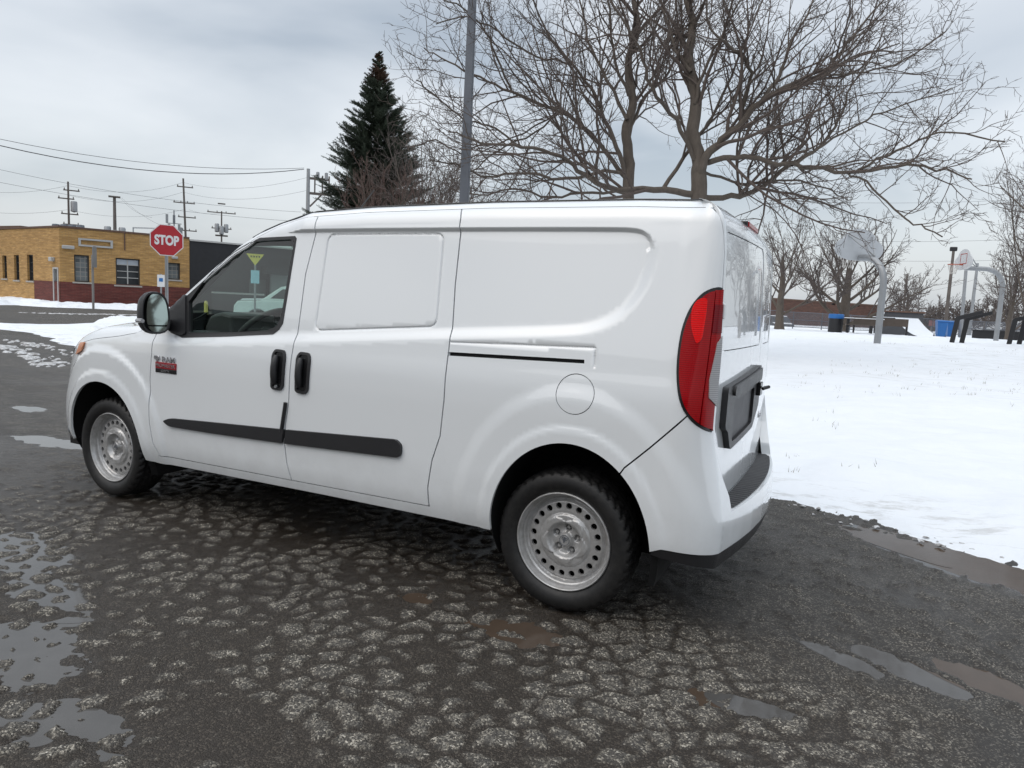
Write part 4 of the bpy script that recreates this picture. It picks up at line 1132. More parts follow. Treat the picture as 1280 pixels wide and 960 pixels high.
m.tube([(-2.20, .47, 1.115), (-2.42, .47, 1.0)], .03, 8)
for a in (0, math.pi, -math.pi/2): m.tube([(-2.20, .47, 1.11), (-2.20+.18*math.sin(rad(48))*math.sin(a), .47+.18*math.cos(a), 1.115+.18*math.cos(rad(48))*math.sin(a))], .014, 6)
m.lathe([(0, -.0), (.06, .0), (.07, -.03), (0, -.03)], (-2.20, .47, 1.115), 16, 'z'); m.build('steering_wheel', 'interior', van, smooth=True)
for y in (.46, W-.46):
    m = MB(); m.prism([(-1.95, .62), (-1.95, .74), (-1.50, .72), (-1.46, .62)], y-.25, y+.25); s_ = m.build('seat', 'interior', van, bevel=.05)
    m = MB(); m.prism([(-1.62, .68), (-1.50, 1.30), (-1.42, 1.30), (-1.46, .68)], y-.24, y+.24); m.build('backrest', 'interior', s_, bevel=.04)
m = MB(); m.box(-2.9, -1.4, .1, W-.1, .38, .42); m.build('cab_floor', 'interior', van)
for side, dd in (('L', fdL), ('R', fdR)):   # inner door trims below the window
    P = [(-2.58, .42), (-2.58, 1.02), (-1.60, 1.06), (-1.56, .42)]; panel('door_lining', P, 'interior', dd, sides=side, step=.1, off=.06, lip=.01)
# pillar linings and cab side closing above the cargo bay
for ya, yb in ((.085, .16), (W-.085, W-.16)): m = MB(); m.tube([(-2.68, ya, 1.06), (-2.07, yb, 1.575)], .013, 8); m.build('pillar_lining', 'interior_grey', van)
m = MB(); m.tube([(-2.30, W/2, 1.60), (-2.26, W/2, 1.55)], .01, 6); m.box(-2.30, -2.26, W/2-.11, W/2+.11, 1.49, 1.56); m.build('inner_mirror', 'interior', van, bevel=.01)
# wipers
for ya, yb in ((.45, 1.05), (1.10, 1.55)): m = MB(); m.tube([(-2.86, ya, 1.07), (-2.70, yb, 1.12)], .009, 6); m.build('wiper', 'dark_trim', van)
# aerial mast
p = chart(np.array([-1.95]), np.array([1.86]))[0]; m = MB(); m.tube([(-1.9, W/2, 1.86), (-1.75, W/2, 2.02)], [.006, .003], 6); m.build('aerial', 'dark_trim', van)
link = _link
# ================================================================== GROUND, SNOW, WATER
def graded(lo, hi, a, b, step, ratio, smax):
    mid = list(np.arange(a, b, step)); l = []; x = a; s = step
    while x > lo: s = min(s*ratio, smax); x -= s; l.append(x)
    r = []; x = mid[-1]; s = step
    while x < hi: s = min(s*ratio, smax); x += s; r.append(x)
    return np.array(l[::-1]+mid+r)
def gridmesh(name, xs, ys, Z, mats, keep=None, attrs=None):
    nx, ny = len(xs), len(ys); X, Y = np.meshgrid(xs, ys); V = np.stack([X.ravel(), Y.ravel(), Z.ravel()], -1)
    i = np.arange(nx-1)[None, :] + np.arange(ny-1)[:, None]*nx; F = np.stack([i, i+1, i+1+nx, i+nx], -1).reshape(-1, 4)
    if keep is not None:
        k = keep.ravel(); F = F[k[F].any(1)]; used = np.zeros(len(V), bool); used[F.ravel()] = True; idx = np.cumsum(used)-1; F = idx[F]; V = V[used]
        attrs = {n: a.ravel()[used] for n, a in (attrs or {}).items()}
    else: attrs = {n: a.ravel() for n, a in (attrs or {}).items()}
    o = npmesh(name, V, F, mats)
    for n, a in attrs.items():
        at = o.data.attributes.new(n, 'FLOAT', 'POINT'); at.data.foreach_set('value', np.ascontiguousarray(a, dtype=np.float32))
    return o
def Z0(*pts): return np.array([at_z(*p)[:2] for p in pts])
WATER = -.0125
# dips that hold water: (pixel centre), radii in metres, rotation, material
DIPS = []
def dip(px, py, rx, ry, rot=0., mud=False, depth=.022): x, y = at_z(px, py)[:2]; DIPS.append((x, y, rx, ry, rad(rot), mud, depth))
dip(5, 685, .50, .20, 0, False, .0135); dip(-20, 800, .44, .22, 20, False, .0145); dip(50, 890, .26, .16, 10, False, .0115); dip(60, 740, .24, .12, 0, False, .009); dip(130, 925, .16, .09, 0, False, .006)
dip(66, 551, .42, .13, 5, False, .020); dip(36, 510, .24, .10, 5, False, .016)
dip(1170, 695, .50, .15, -38, False, .024); dip(1240, 712, .50, .15, -38, True, .024); dip(1130, 833, .26, .07, -30, False, .024); dip(1040, 815, .2, .05, -30, False, .020); dip(1250, 858, .26, .08, -30, True, .024); dip(1090, 672, .3, .05, -38, True, .016); 
dip(908, 876, .10, .045, 0, True, .026); dip(955, 885, .12, .05, 0, False, .020); dip(524, 748, .07, .05, 0, True, .024); dip(645, 790, .16, .08, 0, True, .020); 

def ground_h(x, y):
    m = np.hypot(x, y) < 19; o = [np.zeros_like(x) for _ in range(4)]; o[0] -= .003
    for k, v in enumerate(_ground_h(x[m], y[m])): o[k][m] = v
    return o
def _ground_h(x, y):
    zone = np.ones_like(x)
    # the broken, cobble-like surface; it fades to ordinary worn asphalt outside
    z1 = sstep(-5.2, -3.9, x + .35*(fbm(x*1.1, y*1.1, 3, 5)-.5)*4)*sstep(1.55, .75, x + .9*(y+.3) + (fbm(x*1.3, y*1.3, 3, 8)-.5)*1.8)*sstep(2.6, 1.6, y)
    wx = (fbm(x*5, y*5, 3, 21)-.5)*.10; wy = (fbm(x*5, y*5, 3, 22)-.5)*.10
    a = rad(24); u = (x+wx)*math.cos(a)+(y+wy)*math.sin(a); v = -(x+wx)*math.sin(a)+(y+wy)*math.cos(a)
    d1, e, rid = voronoi(u/.128, v/.108, .85, 3)
    e = e*.116
    er = fbm(x*3.1, y*3.1, 3, 31)                       # how far the gaps have opened
    open_ = .010 + .016*sstep(.40, .64, er) + .007*sstep(-.2, -1.5, y)*sstep(-.2, -1., x)
    tight = sstep(-.1, .35, x)*sstep(-.9, -.3, y)
    open_ = open_*(1-.72*tight) + .003
    e2 = e + (fbm(x*26, y*26, 3, 41)-.5)*.028 + (fbm(x*95, y*95, 2, 43)-.5)*.016
    ch = sstep(open_-.001, open_+.009, e2)
    miss = sstep(.84, .90, rid*.6+er*.62)               # chunks that broke out
    ch = ch*(1-miss*.85)
    ch = ch*z1
    hch = (.004 + .005*rid)*ch*(1 - .3*tight) + .002*sstep(0, .05, e2)*ch + (fbm(x*70, y*70, 2, 65)-.5)*.006*ch
    big = (fbm(x*.55, y*.55, 3, 51)-.5)*.020
    grav = (fbm(x*60, y*60, 2, 61)-.5)*.006*(.5+.8*ch) + (fbm(x*22, y*22, 2, 63)-.5)*.006
    outer = 1-z1
    # shallow wheel ruts and crumbs on the right, running towards the camera side
    rut = np.sin((x*math.sin(rad(52))+y*math.cos(rad(52)))*9 + (fbm(x*1.2, y*1.2, 2, 71)-.5)*5)*.003*outer*sstep(1., 2., x+.5*y)
    crumb = sstep(.60, .74, fbm(x*17, y*17, 3, 73))*.010*outer*sstep(.2, 1., x)*sstep(4.5, 2.5, y)
    h = -.0075*z1 + hch + big*.6 + grav + rut + crumb - .003*outer
    dipv = np.zeros_like(x)
    for cx, cy, rx, ry, ro, mud, dep in DIPS:
        dx = (x-cx)*math.cos(ro)+(y-cy)*math.sin(ro); dy = -(x-cx)*math.sin(ro)+(y-cy)*math.cos(ro)
        q = np.hypot(dx/rx, dy/ry) + (fbm(x*3.4+cx, y*3.4, 3, 81)-.5)*.9 + (fbm(x*11, y*11, 3, 83)-.5)*.9
        dipv = np.maximum(dipv, dep*sstep(1.35, .55, q))
    h = h - dipv*(1-.62*ch)
    # a level that keeps dry ground above the water sheets
    near = sstep(16, 9, np.hypot(x, y)); h = h*near - .003*(1-near)
    wetv = np.clip(sstep(.42, .62, fbm(x*.9+3, y*.9, 4, 91))*.65*sstep(12, 5, np.hypot(x, y)) + sstep(.004, -.012, h)*.6 + sstep(.0, .012, dipv)*.6, 0, 1)
    # darker and smoother under and just beside the van
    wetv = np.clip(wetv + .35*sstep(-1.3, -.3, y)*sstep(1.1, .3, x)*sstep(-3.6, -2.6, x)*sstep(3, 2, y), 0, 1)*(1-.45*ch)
    return h, ch, wetv, z1
xs = graded(-420, 420, -2.3, 2.0, .0125, 1.013, 12.); ys = graded(-160, 520, -2.0, .1, .0115, 1.013, 12.)
X, Y = np.meshgrid(xs, ys); Hh, CHK, WET, ZN = ground_h(X, Y)
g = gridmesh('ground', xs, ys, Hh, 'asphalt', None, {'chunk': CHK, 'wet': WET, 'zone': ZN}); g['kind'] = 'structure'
print('ground verts', len(xs)*len(ys))
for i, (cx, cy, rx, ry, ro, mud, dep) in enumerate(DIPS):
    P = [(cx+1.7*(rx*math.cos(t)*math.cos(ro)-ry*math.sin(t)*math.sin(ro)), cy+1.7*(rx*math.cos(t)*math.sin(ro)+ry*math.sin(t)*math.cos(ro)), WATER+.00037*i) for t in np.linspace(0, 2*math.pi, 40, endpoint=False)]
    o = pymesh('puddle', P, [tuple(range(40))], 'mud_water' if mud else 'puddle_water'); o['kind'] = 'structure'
# ---- snow field
near_e = Z0((1700, 860), (1500, 762), (1380, 722), (1280, 694), (1180, 668), (1080, 641), (975, 621), (900, 600))
mid_e = Z0((100, 433), (80, 427), (40, 416), (0, 411), (-60, 405), (-150, 394))
far_e = Z0((-150, 392.5), (-60, 400), (0, 405.5), (60, 407), (110, 406.5), (165, 404.5), (200, 403), (236, 398.5))
B0 = at_d(76, 381, 39.5); 
FIELD = [*near_e, (-2.2, 4.6), (-6.5, 6.6), *mid_e, *far_e, (-27., 24.), (-34., 34.), (-60, 60), (-60, 240), (200, 240), (200, -8), (12., -3.)]
FIELD = np.array([tuple(p) for p in FIELD])
CTRL = []
def ctrl(px, d, z): x, y = ground_xy(px, d); CTRL.append((x, y, z)); return x, y
ctrl(1098, 19.5, .72); ctrl(1248, 31, .76); ctrl(1045, 38, .62); ctrl(1150, 50, .50); ctrl(1200, 28, .64); ctrl(1182, 44, .52); ctrl(1100, 12, .40); ctrl(1270, 12, .42); ctrl(1000, 60, .55); ctrl(1270, 60, .6)
ctrl(50, 18, .10); ctrl(140, 17, .13); ctrl(250, 30, .06); ctrl(700, 12, .38); ctrl(465, 32, .1); ctrl(600, 30, .4); ctrl(800, 20, .45)
CT = np.array(CTRL)
def snow_h(x, y):
    x = np.asarray(x, float); y = np.asarray(y, float); sw = np.zeros_like(x); sz = np.zeros_like(x)
    for cx, cy, cz in CT: w = 1./((x-cx)**2+(y-cy)**2+6.)**1.6; sw += w; sz += w*cz
    H = sz/sw
    d, _ = pdist(x, y, FIELD, True); ins = pin(x, y, FIELD); d = np.where(ins, d, -d)
    wob = (fbm(x*.8, y*.8, 3, 101)-.5)*.9 + (fbm(x*4., y*4., 3, 102)-.5)*.35 + (fbm(x*17., y*17., 2, 103)-.5)*.10
    far = sstep(12, 30, np.hypot(x, y)); wob = wob*(1+.8*far)
    dd = d + wob*.55
    L = 6.5
    h = np.minimum(H, .5)*0 + H*sstep(-.5, L, dd)*1.0 + .035*sstep(0., .45, dd) + .13*(fbm(x*.75, y*.95, 4, 104)-.5)*sstep(.2, 2., dd) + .012*(fbm(x*9, y*9, 3, 105)-.5)*sstep(0, .4, dd)
    # drifts pushed up along the edge
    h = h + .07*np.exp(-((dd-.9)/.5)**2)*sstep(.45, .7, fbm(x*.7+4, y*.7, 3, 107))
    h = np.where(dd < 0, .016+dd*.22, h+.016)
    thin = np.clip(.55*sstep(.9, 0., dd)+.42*sstep(.45, .62, fbm(x*.30+7, y*.30, 3, 108))*sstep(3, 9, dd) + .06, 0, 1)
    return h, dd, thin
def Hs(x, y): return float(snow_h(np.array([x]), np.array([y]))[0][0])
xs = graded(-60, 150, -.2, 3.4, .03, 1.022, 1.6); ys = graded(-9, 200, 1.7, 4.2, .03, 1.022, 1.6)
X, Y = np.meshgrid(xs, ys); SH, SD, TH = snow_h(X, Y)
o = gridmesh('snow_ground', xs, ys, SH, 'snow', SD > -.30, {'thin': TH}); o['kind'] = 'structure'; print('snow', len(xs)*len(ys))
# ---- patches of snow and slush lying on the road at the left
def patch(name, poly_px, hmax, step, seed, mat='snow', lump=1., tag_=None, dens=.0):
    P = Z0(*poly_px); mn, mx = P.min(0)-.6, P.max(0)+.6
    xs = np.arange(mn[0], mx[0], step); ys = np.arange(mn[1], mx[1], step); X, Y = np.meshgrid(xs, ys)
    d, _ = pdist(X, Y, P, True); d = np.where(pin(X, Y, P), d, -d); n1 = fbm(X*1.3, Y*1.3, 4, seed); n2 = fbm(X*6, Y*6, 3, seed+5)
    dd = d + (n1-.5)*1.0*lump + (n2-.5)*.35 - dens*sstep(.36, .60, 1-fbm(X*3-Y*3, (X+Y)*9, 4, seed+9))*1.5
    h = np.where(dd > 0, hmax*sstep(0, .8, dd)*(.45+1.1*n1) + .03*n2, -.03)
    o = gridmesh(name, xs, ys, h, mat, dd > -.08, {'thin': np.full_like(X, .2)}); o['kind'] = 'structure'; return o
patch('snow_bank', [(-40, 374), (-40, 381), (20, 381.5), (60, 384), (120, 386), (185, 388.5), (220, 390), (220, 388), (180, 386.6), (120, 384.4), (72, 381.7), (58, 377.5), (30, 375.5)], .24, .10, 201, lump=.5)
patch('snow_bank', [(112, 412), (125, 404), (150, 400.5), (185, 401), (200, 403), (200, 418), (120, 420)], .22, .10, 207, lump=1.2)
patch('slush', [(-10, 427), (30, 436), (70, 449), (88, 458), (84, 463), (50, 456), (20, 444), (-10, 436)], .02, .04, 203, 'dirty_snow', .2, dens=.9)
patch('slush', [(10, 424), (50, 430), (95, 440), (110, 447), (100, 448), (60, 438), (10, 428)], .015, .04, 204, 'dirty_snow', .2, dens=1.)
patch('slush', [(20, 390.2), (90, 392), (190, 393.5), (190, 394.3), (90, 393), (20, 391)], .01, .10, 205, 'dirty_snow', .4, dens=.6)
# crumbled snow lumps and stones by the right verge
m = MB(); 
for k in range(34):
    t_ = random.random(); px = 985+300*t_; py = 628+72*t_+random.uniform(-2, 10); x, y = at_z(px, py)[:2]; r = random.uniform(.004, .022)*random.uniform(.6, 1.1)
    n = 7; vs_ = []
    bmz = bmesh.new(); bmesh.ops.create_icosphere(bmz, subdivisions=1, radius=r); 
    
    sx_, sy_ = random.uniform(.7, 1.9), random.uniform(.6, 1.3)
    for v in bmz.verts: v.co *= random.uniform(.6, 1.35); v.co.z *= .55; v.co.x *= sx_; v.co.y *= sy_
    m.add([(v.co.x+x, v.co.y+y, v.co.z+r*.3) for v in bmz.verts], [tuple(v.index for v in f.verts) for f in bmz.faces]); bmz.free()
o = m.build('snow_crumbs', 'dirty_snow'); o['kind'] = 'stuff'

# withered grass blades poking through the thin snow
V = []; F = []
for k in range(200):
    px = random.uniform(985, 1290); dd_ = random.uniform(5.5, 22); x, y = ground_xy(px, dd_)
    if fbm(np.array([x*.35]), np.array([y*.35]), 3, 108)[0] < .50: continue
    z = Hs(x, y)
    for j in range(random.randint(2, 5)):
        a = random.uniform(0, 6.28); h = random.uniform(.015, .06); bx_, by_ = x+random.gauss(0, .04), y+random.gauss(0, .04); b = len(V)
        V += [(bx_-.003*math.cos(a), by_-.003*math.sin(a), z-.01), (bx_+.003*math.cos(a), by_+.003*math.sin(a), z-.01), (bx_+random.gauss(0, .02), by_+random.gauss(0, .02), z+h)]; F.append((b, b+1, b+2))
basic('dead_grass', (.16, .13, .08), .9)
o = pymesh('grass', V, F, 'dead_grass'); o['kind'] = 'stuff'
# ================================================================== BUILDINGS
def wall_uv(px, py, A, B):
    """pixel -> (u along the wall, z)"""
    A = np.array(A[:2], float); B = np.array(B[:2], float); d = (B-A)/np.hypot(*(B-A)); v = ray(px, py); n = np.array([-d[1], d[0]])
    t = n.dot(A-CAM[:2])/n.dot(v[:2]); p = CAM+v*t; return float(d.dot(p[:2]-A)), float(p[2])
def wall(name, A, B, z0, z1, opens, mat, parent, th=.3, flip=False, zb=None):
    """vertical wall face from A to B with rectangular openings and their reveals; uv in metres"""
    A = np.array(A[:2], float); B = np.array(B[:2], float); L = float(np.hypot(*(B-A))); d = (B-A)/L; n = np.array([d[1], -d[0]])
    if n.dot(CAM[:2]-A) < 0: n = -n
    us = sorted({0., L} | {o[0] for o in opens} | {o[1] for o in opens}); zs = sorted({z0, z1} | {o[2] for o in opens} | {o[3] for o in opens})
    V = []; F = []; UV = []
    def quad(p): 
        b = len(V); 
        for (u, z, k) in p: q = A+d*u-n*k; V.append((q[0], q[1], z)); UV.append((u+k, z))
        F.append((b, b+1, b+2, b+3))
    for a, b in zip(us[:-1], us[1:]):
        for c, e in zip(zs[:-1], zs[1:]):
            if any(o[0] <= a+1e-6 and b <= o[1]+1e-6 and o[2] <= c+1e-6 and e <= o[3]+1e-6 for o in opens): continue
            quad([(a, c, 0), (b, c, 0), (b, e, 0), (a, e, 0)])
    for u0, u1, c, e in opens:
        for p in ([(u0, c, 0), (u0, e, 0), (u0, e, th), (u0, c, th)], [(u1, c, 0), (u1, e, 0), (u1, e, th), (u1, c, th)], [(u0, c, 0), (u1, c, 0), (u1, c, th), (u0, c, th)], [(u0, e, 0), (u1, e, 0), (u1, e, th), (u0, e, th)]): quad(p)
    quad([(0, z1, 0), (L, z1, 0), (L, z1, th), (0, z1, th)]); quad([(0, z0, th), (L, z0, th), (L, z1, th), (0, z1, th)])
    return pymesh(name, V, F, mat, parent, False, uv=UV), A, d, n, L
def wbox(m, A, d, n, u0, u1, k0, k1, z0, z1):
    """box on a wall: u range, k = distance out of the wall"""
    P = [A+d*u+n*k for u, k in ((u0, k0), (u1, k0), (u1, k1), (u0, k1))]
    m.add([(p[0], p[1], z) for z in (z0, z1) for p in P], [(0, 1, 2, 3), (4, 7, 6, 5), (0, 4, 5, 1), (1, 5, 6, 2), (2, 6, 7, 3), (3, 7, 4, 0)])
def parallel(A, B, k):
    A = np.array(A[:2], float); B = np.array(B[:2], float); d = (B-A)/np.hypot(*(B-A)); n = np.array([d[1], -d[0]])
    if n.dot(CAM[:2]-A) < 0: n = -n
    return A+n*k, B+n*k
C0 = at_d(76, 381, 39.6)[:2]; C1 = at_d(237, 388, 43.7)[:2]; CL = at_d(-90, 375, 50.5)[:2]
HB = top_z(76, 284, *C0)
print('building h', HB, 'right wall', np.hypot(*(C1-C0)), top_z(237, 301.5, *C1), 'left top', [top_z(0, 291, *at_d(0, 380, d)[:2]) for d in (44.,)], C0, C1, CL)
bld = empty('brick_building', (C0[0], C0[1], 0), 0, 'yellow brick single storey building with a dark red brick base and an empty sign frame', 'building')
def under(o, par):
    o.parent = par; o.matrix_parent_inverse = Matrix.Translation(-Vector(par.location)) if par.type == 'EMPTY' else Matrix.Identity(4); return o
def op(box, A, B):
    (x0, y0, x1, y1) = box; u0, za = wall_uv(x0, (y0+y1)/2, A, B); u1, _ = wall_uv(x1, (y0+y1)/2, A, B); um = (x0+x1)/2; _, zt = wall_uv(um, y0, A, B); _, zb = wall_uv(um, y1, A, B)
    return (min(u0, u1), max(u0, u1), zb, zt)
oR = [op(b, C0, C1) for b in ((92.8, 318.7, 111.7, 352.5), (144.8, 323.2, 175, 356.7), (209, 328.5, 225.3, 349.5))]
oL = [op(b, C0, CL) for b in ((34, 318.3, 41.6, 351), (17.7, 318.7, 24, 350), (3, 319.4, 8.5, 348), (-18, 319, -11, 347))]
door = op((67.4, 335, 73.3, 380.5), C0, CL); door = (door[0], door[1], 0.0, door[3])
zr = wall_uv(150, 355.5, C0, C1)[1]; print('openings', oR, oL, door, 'red top', zr)
w, A, d, n, L = wall('wall', C0, C1, 0, HB, oR, 'brick_yellow', None); under(w, bld); wallR = (A, d, n, L)
w2, A2, d2, n2, L2 = wall('wall', C0, CL, 0, HB, oL+[door], 'brick_yellow', None); under(w2, bld)
# red base, a little proud, on the right wall and round the corner up to the door
a, b = parallel(C0, C1, .02); uu = wall_uv(43.3, 365, C0, CL)[0]
w, *_ = wall('base_course', a, b, 0, zr, [], 'brick_red', None, .02); under(w, bld)
a, b = parallel(C0, C0+d2*uu, .02); w, *_ = wall('base_course', a, b, 0, zr, [(door[0], door[1], 0, zr)], 'brick_red', None, .02); under(w, bld)
# coping and flat roof, far walls
m = MB(); wbox(m, A, d, n, -.05, L, -.32, .05, HB, HB+.10); wbox(m, A2, d2, n2, -.05, L2, -.32, .05, HB, HB+.10); under(m.build('coping', 'rust'), bld)
m = MB(); E1 = C1-n*16; E2 = CL-n2*10; m.prism([tuple(C0-n*.2-n2*.2), tuple(C1-n*.2), tuple(E1), tuple(E2), tuple(CL-n2*.2)], HB-.35, HB-.25, 'xy'); under(m.build('roof', 'snow'), bld)
def window(opn, A, d, n, kind, parent):
    u0, u1, z0, z1 = opn; m = MB(); t = .07
    wbox(m, A, d, n, u0, u0+t, -.22, -.12, z0, z1); wbox(m, A, d, n, u1-t, u1, -.22, -.12, z0, z1); wbox(m, A, d, n, u0+t, u1-t, -.22, -.12, z0, z0+t); wbox(m, A, d, n, u0+t, u1-t, -.22, -.12, z1-t, z1)
    fr = m.build('window', 'frame_dark'); under(fr, parent)
    m = MB(); P = [A+d*u-n*.2 for u in (u0+t, u1-t)]
    if kind == 'block':
        pane = pymesh('pane', [(P[0][0], P[0][1], z0+t), (P[1][0], P[1][1], z0+t), (P[1][0], P[1][1], z1-t), (P[0][0], P[0][1], z1-t)], [(0, 1, 2, 3)], 'glass_block', None, uv=[(0, 0), (u1-u0, 0), (u1-u0, z1-z0), (0, z1-z0)]); under(pane, fr)
    else:
        pane = pymesh('pane', [(P[0][0], P[0][1], z0+t), (P[1][0], P[1][1], z0+t), (P[1][0], P[1][1], z1-t), (P[0][0], P[0][1], z1-t)], [(0, 1, 2, 3)], 'window_dark', None); under(pane, fr)
        m = MB(); nx = 2 if kind == 'grid' else 1
        for k in range(1, nx): u = u0+(u1-u0)*k/nx; wbox(m, A, d, n, u-.03, u+.03, -.19, -.14, z0+t, z1-t)
        for z in ([.28, .52, .76] if kind == 'grid' else [.35, .7]): zz = z0+(z1-z0)*z; wbox(m, A, d, n, u0+t, u1-t, -.185, -.145, zz-.022, zz+.022)
        under(m.build('glazing_bars', 'coping' if kind == 'grid' else 'frame_dark'), fr)
        if kind == 'grid': m = MB(); wbox(m, A, d, n, u0+t, u1-t, -.197, -.188, z0+(z1-z0)*.77, z1-t); under(m.build('blind', 'blind_white'), fr)
    m = MB(); wbox(m, A, d, n, u0-.1, u1+.1, -.12, .06, z0-.09, z0-.002); under(m.build('sill', 'stone_sill'), fr)
window(oR[0], A, d, n, 'block', bld); window(oR[1], A, d, n, 'grid', bld); window(oR[2], A, d, n, 'block', bld)
for o_ in oL: window(o_, A2, d2, n2, 'bars', bld)
m = MB(); wbox(m, A2, d2, n2, door[0]+.06, door[1]-.06, -.25, -.18, .02, door[3]-.05); dr = under(m.build('door', 'door_grey'), bld)
m = MB(); wbox(m, A2, d2, n2, door[0]-.03, door[0]+.06, -.2, .04, 0, door[3]+.04); wbox(m, A2, d2, n2, door[1]-.06, door[1]+.03, -.2, .04, 0, door[3]+.04); wbox(m, A2, d2, n2, door[0]+.06, door[1]-.06, -.2, .04, door[3]-.05, door[3]+.04); under(m.build('door_frame', 'coping'), bld)
m = MB(); wbox(m, A2, d2, n2, door[0]+.12, door[0]+.20, -.18, -.12, 1.0, 1.06); under(m.build('door_handle', 'galv'), dr)
u, z = wall_uv(67, 324.5, C0, CL); m = MB(); wbox(m, A2, d2, n2, u-.18, u+.18, .0, .22, z-.10, z+.14); under(m.build('wall_lamp', 'coping', bevel=.04), bld)
u, z = wall_uv(85, 309, C0, C1); m = MB(); wbox(m, A, d, n, u-.30, u+.30, .0, .18, z-.10, z+.10); under(m.build('camera_box', 'coping', bevel=.04), bld)
u, z = wall_uv(217, 322, C0, C1); m = MB(); wbox(m, A, d, n, u-.12, u+.22, .0, .18, z-.08, z+.08); under(m.build('wall_lamp', 'coping', bevel=.04), bld)
u0, z0 = wall_uv(98, 311.5-1.5, C0, C1); u1, z1 = wall_uv(140.8, 300, C0, C1); zt = wall_uv(98, 297.4, C0, C1)[1]; zb_ = wall_uv(98, 307.5, C0, C1)[1]
m = MB(); wbox(m, A, d, n, u0, u1, .0, .10, zt-.10, zt); wbox(m, A, d, n, u0, u1, .0, .10, zb_, zb_+.10); wbox(m, A, d, n, u0, u0+.12, .0, .10, zb_+.10, zt-.10); wbox(m, A, d, n, u1-.12, u1, .0, .10, zb_+.10, zt-.10); under(m.build('sign_frame', 'coping'), bld)
u, z = wall_uv(155.7, 300, C0, C1); m = MB(); wbox(m, A, d, n, u-.03, u+.03, .0, .05, z-.6, HB); under(m.build('drain_pipe', 'rust'), bld)
# roof units
m = MB(); p = at_d(178, 290, 50); m.tube([(p[0]-1, p[1], HB-.3), (p[0]-1, p[1], HB+1.1), (p[0]+1.2, p[1]+.6, HB+1.1), (p[0]+1.2, p[1]+.6, HB-.3)], .06, 6); m.tube([(p[0]-1, p[1], HB+.6), (p[0]+1.2, p[1]+.6, HB+.6)], .05, 6)
o = m.build('roof_rail', 'galv'); under(o, bld)
p = at_d(70, 285, 46); m = MB()
for k in range(4): m.lathe([(.0, HB+.75), (.22, HB+.72), (.25, HB+.5), (.12, HB+.45), (.12, HB-.3)], (p[0]+k*.55, p[1]+.2*k, 0), 10)
under(m.build('roof_vents', 'galv_dark'), bld)
# the far brown shed roof at the left edge
q0 = at_d(-60, 380, 70)[:2]; q1 = at_d(33, 380, 64)[:2]; sh = empty('shed', (q1[0], q1[1], 0), 0, 'dark brown roofed building showing just above the yellow brick wall at far left', 'building')
hz_ = top_z(5, 284, *q0); w, a_, dd_, nn_, LL_ = wall('wall', q0, q1, 0, hz_-.8, [], 'brick_brown', None); under(w, sh); m = MB(); wbox(m, a_, dd_, nn_, -2, LL_+.3, -9, .5, hz_-.8, hz_); under(m.build('roof', 'rust'), sh)
# ---- black painted building to the right of it, seen on through the van's windows
D0 = C1 + d*.02; D1 = C1 + d*13.5; HD = HB-.12
dk = empty('black_building', (D0[0], D0[1], 0), 0, 'matt black painted building joined to the yellow brick one', 'building')
w, a_, dd_, nn_, LL_ = wall('wall', D0, D1, 0, HD, [(3.6, 4.8, 0, 2.2), (7, 9.5, 1.2, 2.6)], 'dark_wall', None); under(w, dk)
m = MB(); wbox(m, a_, dd_, nn_, 0, LL_, -.32, .06, HD, HD+.10); under(m.build('coping', 'coping'), dk)
m = MB(); wbox(m, a_, dd_, nn_, 0.1, LL_, -14, -.32, HD-.3, HD-.2); under(m.build('roof', 'snow'), dk)
m = MB(); wbox(m, a_, dd_, nn_, 3.65, 4.75, -.25, -.18, 0.02, 2.15); under(m.build('door', 'door_grey'), dk)
m = MB(); wbox(m, a_, dd_, nn_, 7.05, 9.45, -.25, -.2, 1.25, 2.55); under(m.build('window', 'window_dark'), dk)
e0 = D1; e1 = D1-nn_*14; w, *_ = wall('wall', e0, e1, 0, HD, [], 'dark_wall', None); under(w, dk)
# lower grey annexe with a pale coping, standing in front of the black wall
g0 = at_d(266, 390, 36)[:2]; g1 = at_d(330, 390, 37.5)[:2]
an = empty('low_wall', (g0[0], g0[1], 0), 0, 'low charcoal yard wall with a pale coping, seen through the driver window', 'wall')
w, a_, dd_, nn_, LL_ = wall('wall', g0, g1, 0, 1.15, [], 'dark_wall_light', None, .25); under(w, an); m = MB(); wbox(m, a_, dd_, nn_, 0, LL_, -.28, .04, 1.15, 1.24); under(m.build('coping', 'coping'), an)
g0 = at_d(338, 390, 46)[:2]; g1 = at_d(430, 390, 49)[:2]
tn = empty('tan_building', (g0[0], g0[1], 0), 0, 'tan low building with a dark roof edge, at the right of the driver window', 'building')
w, a_, dd_, nn_, LL_ = wall('wall', g0, g1, 0, 2.5, [(1.5, 2.6, 0, 2.1)], 'beige_wall', None, .25); under(w, tn); m = MB(); wbox(m, a_, dd_, nn_, -.4, LL_+.4, -7, .5, 2.5, 3.0); under(m.build('roof', 'dark_wall'), tn); m = MB(); wbox(m, a_, dd_, nn_, 1.55, 2.55, -.2, -.1, .02, 2.05); under(m.build('door', 'door_grey'), tn)
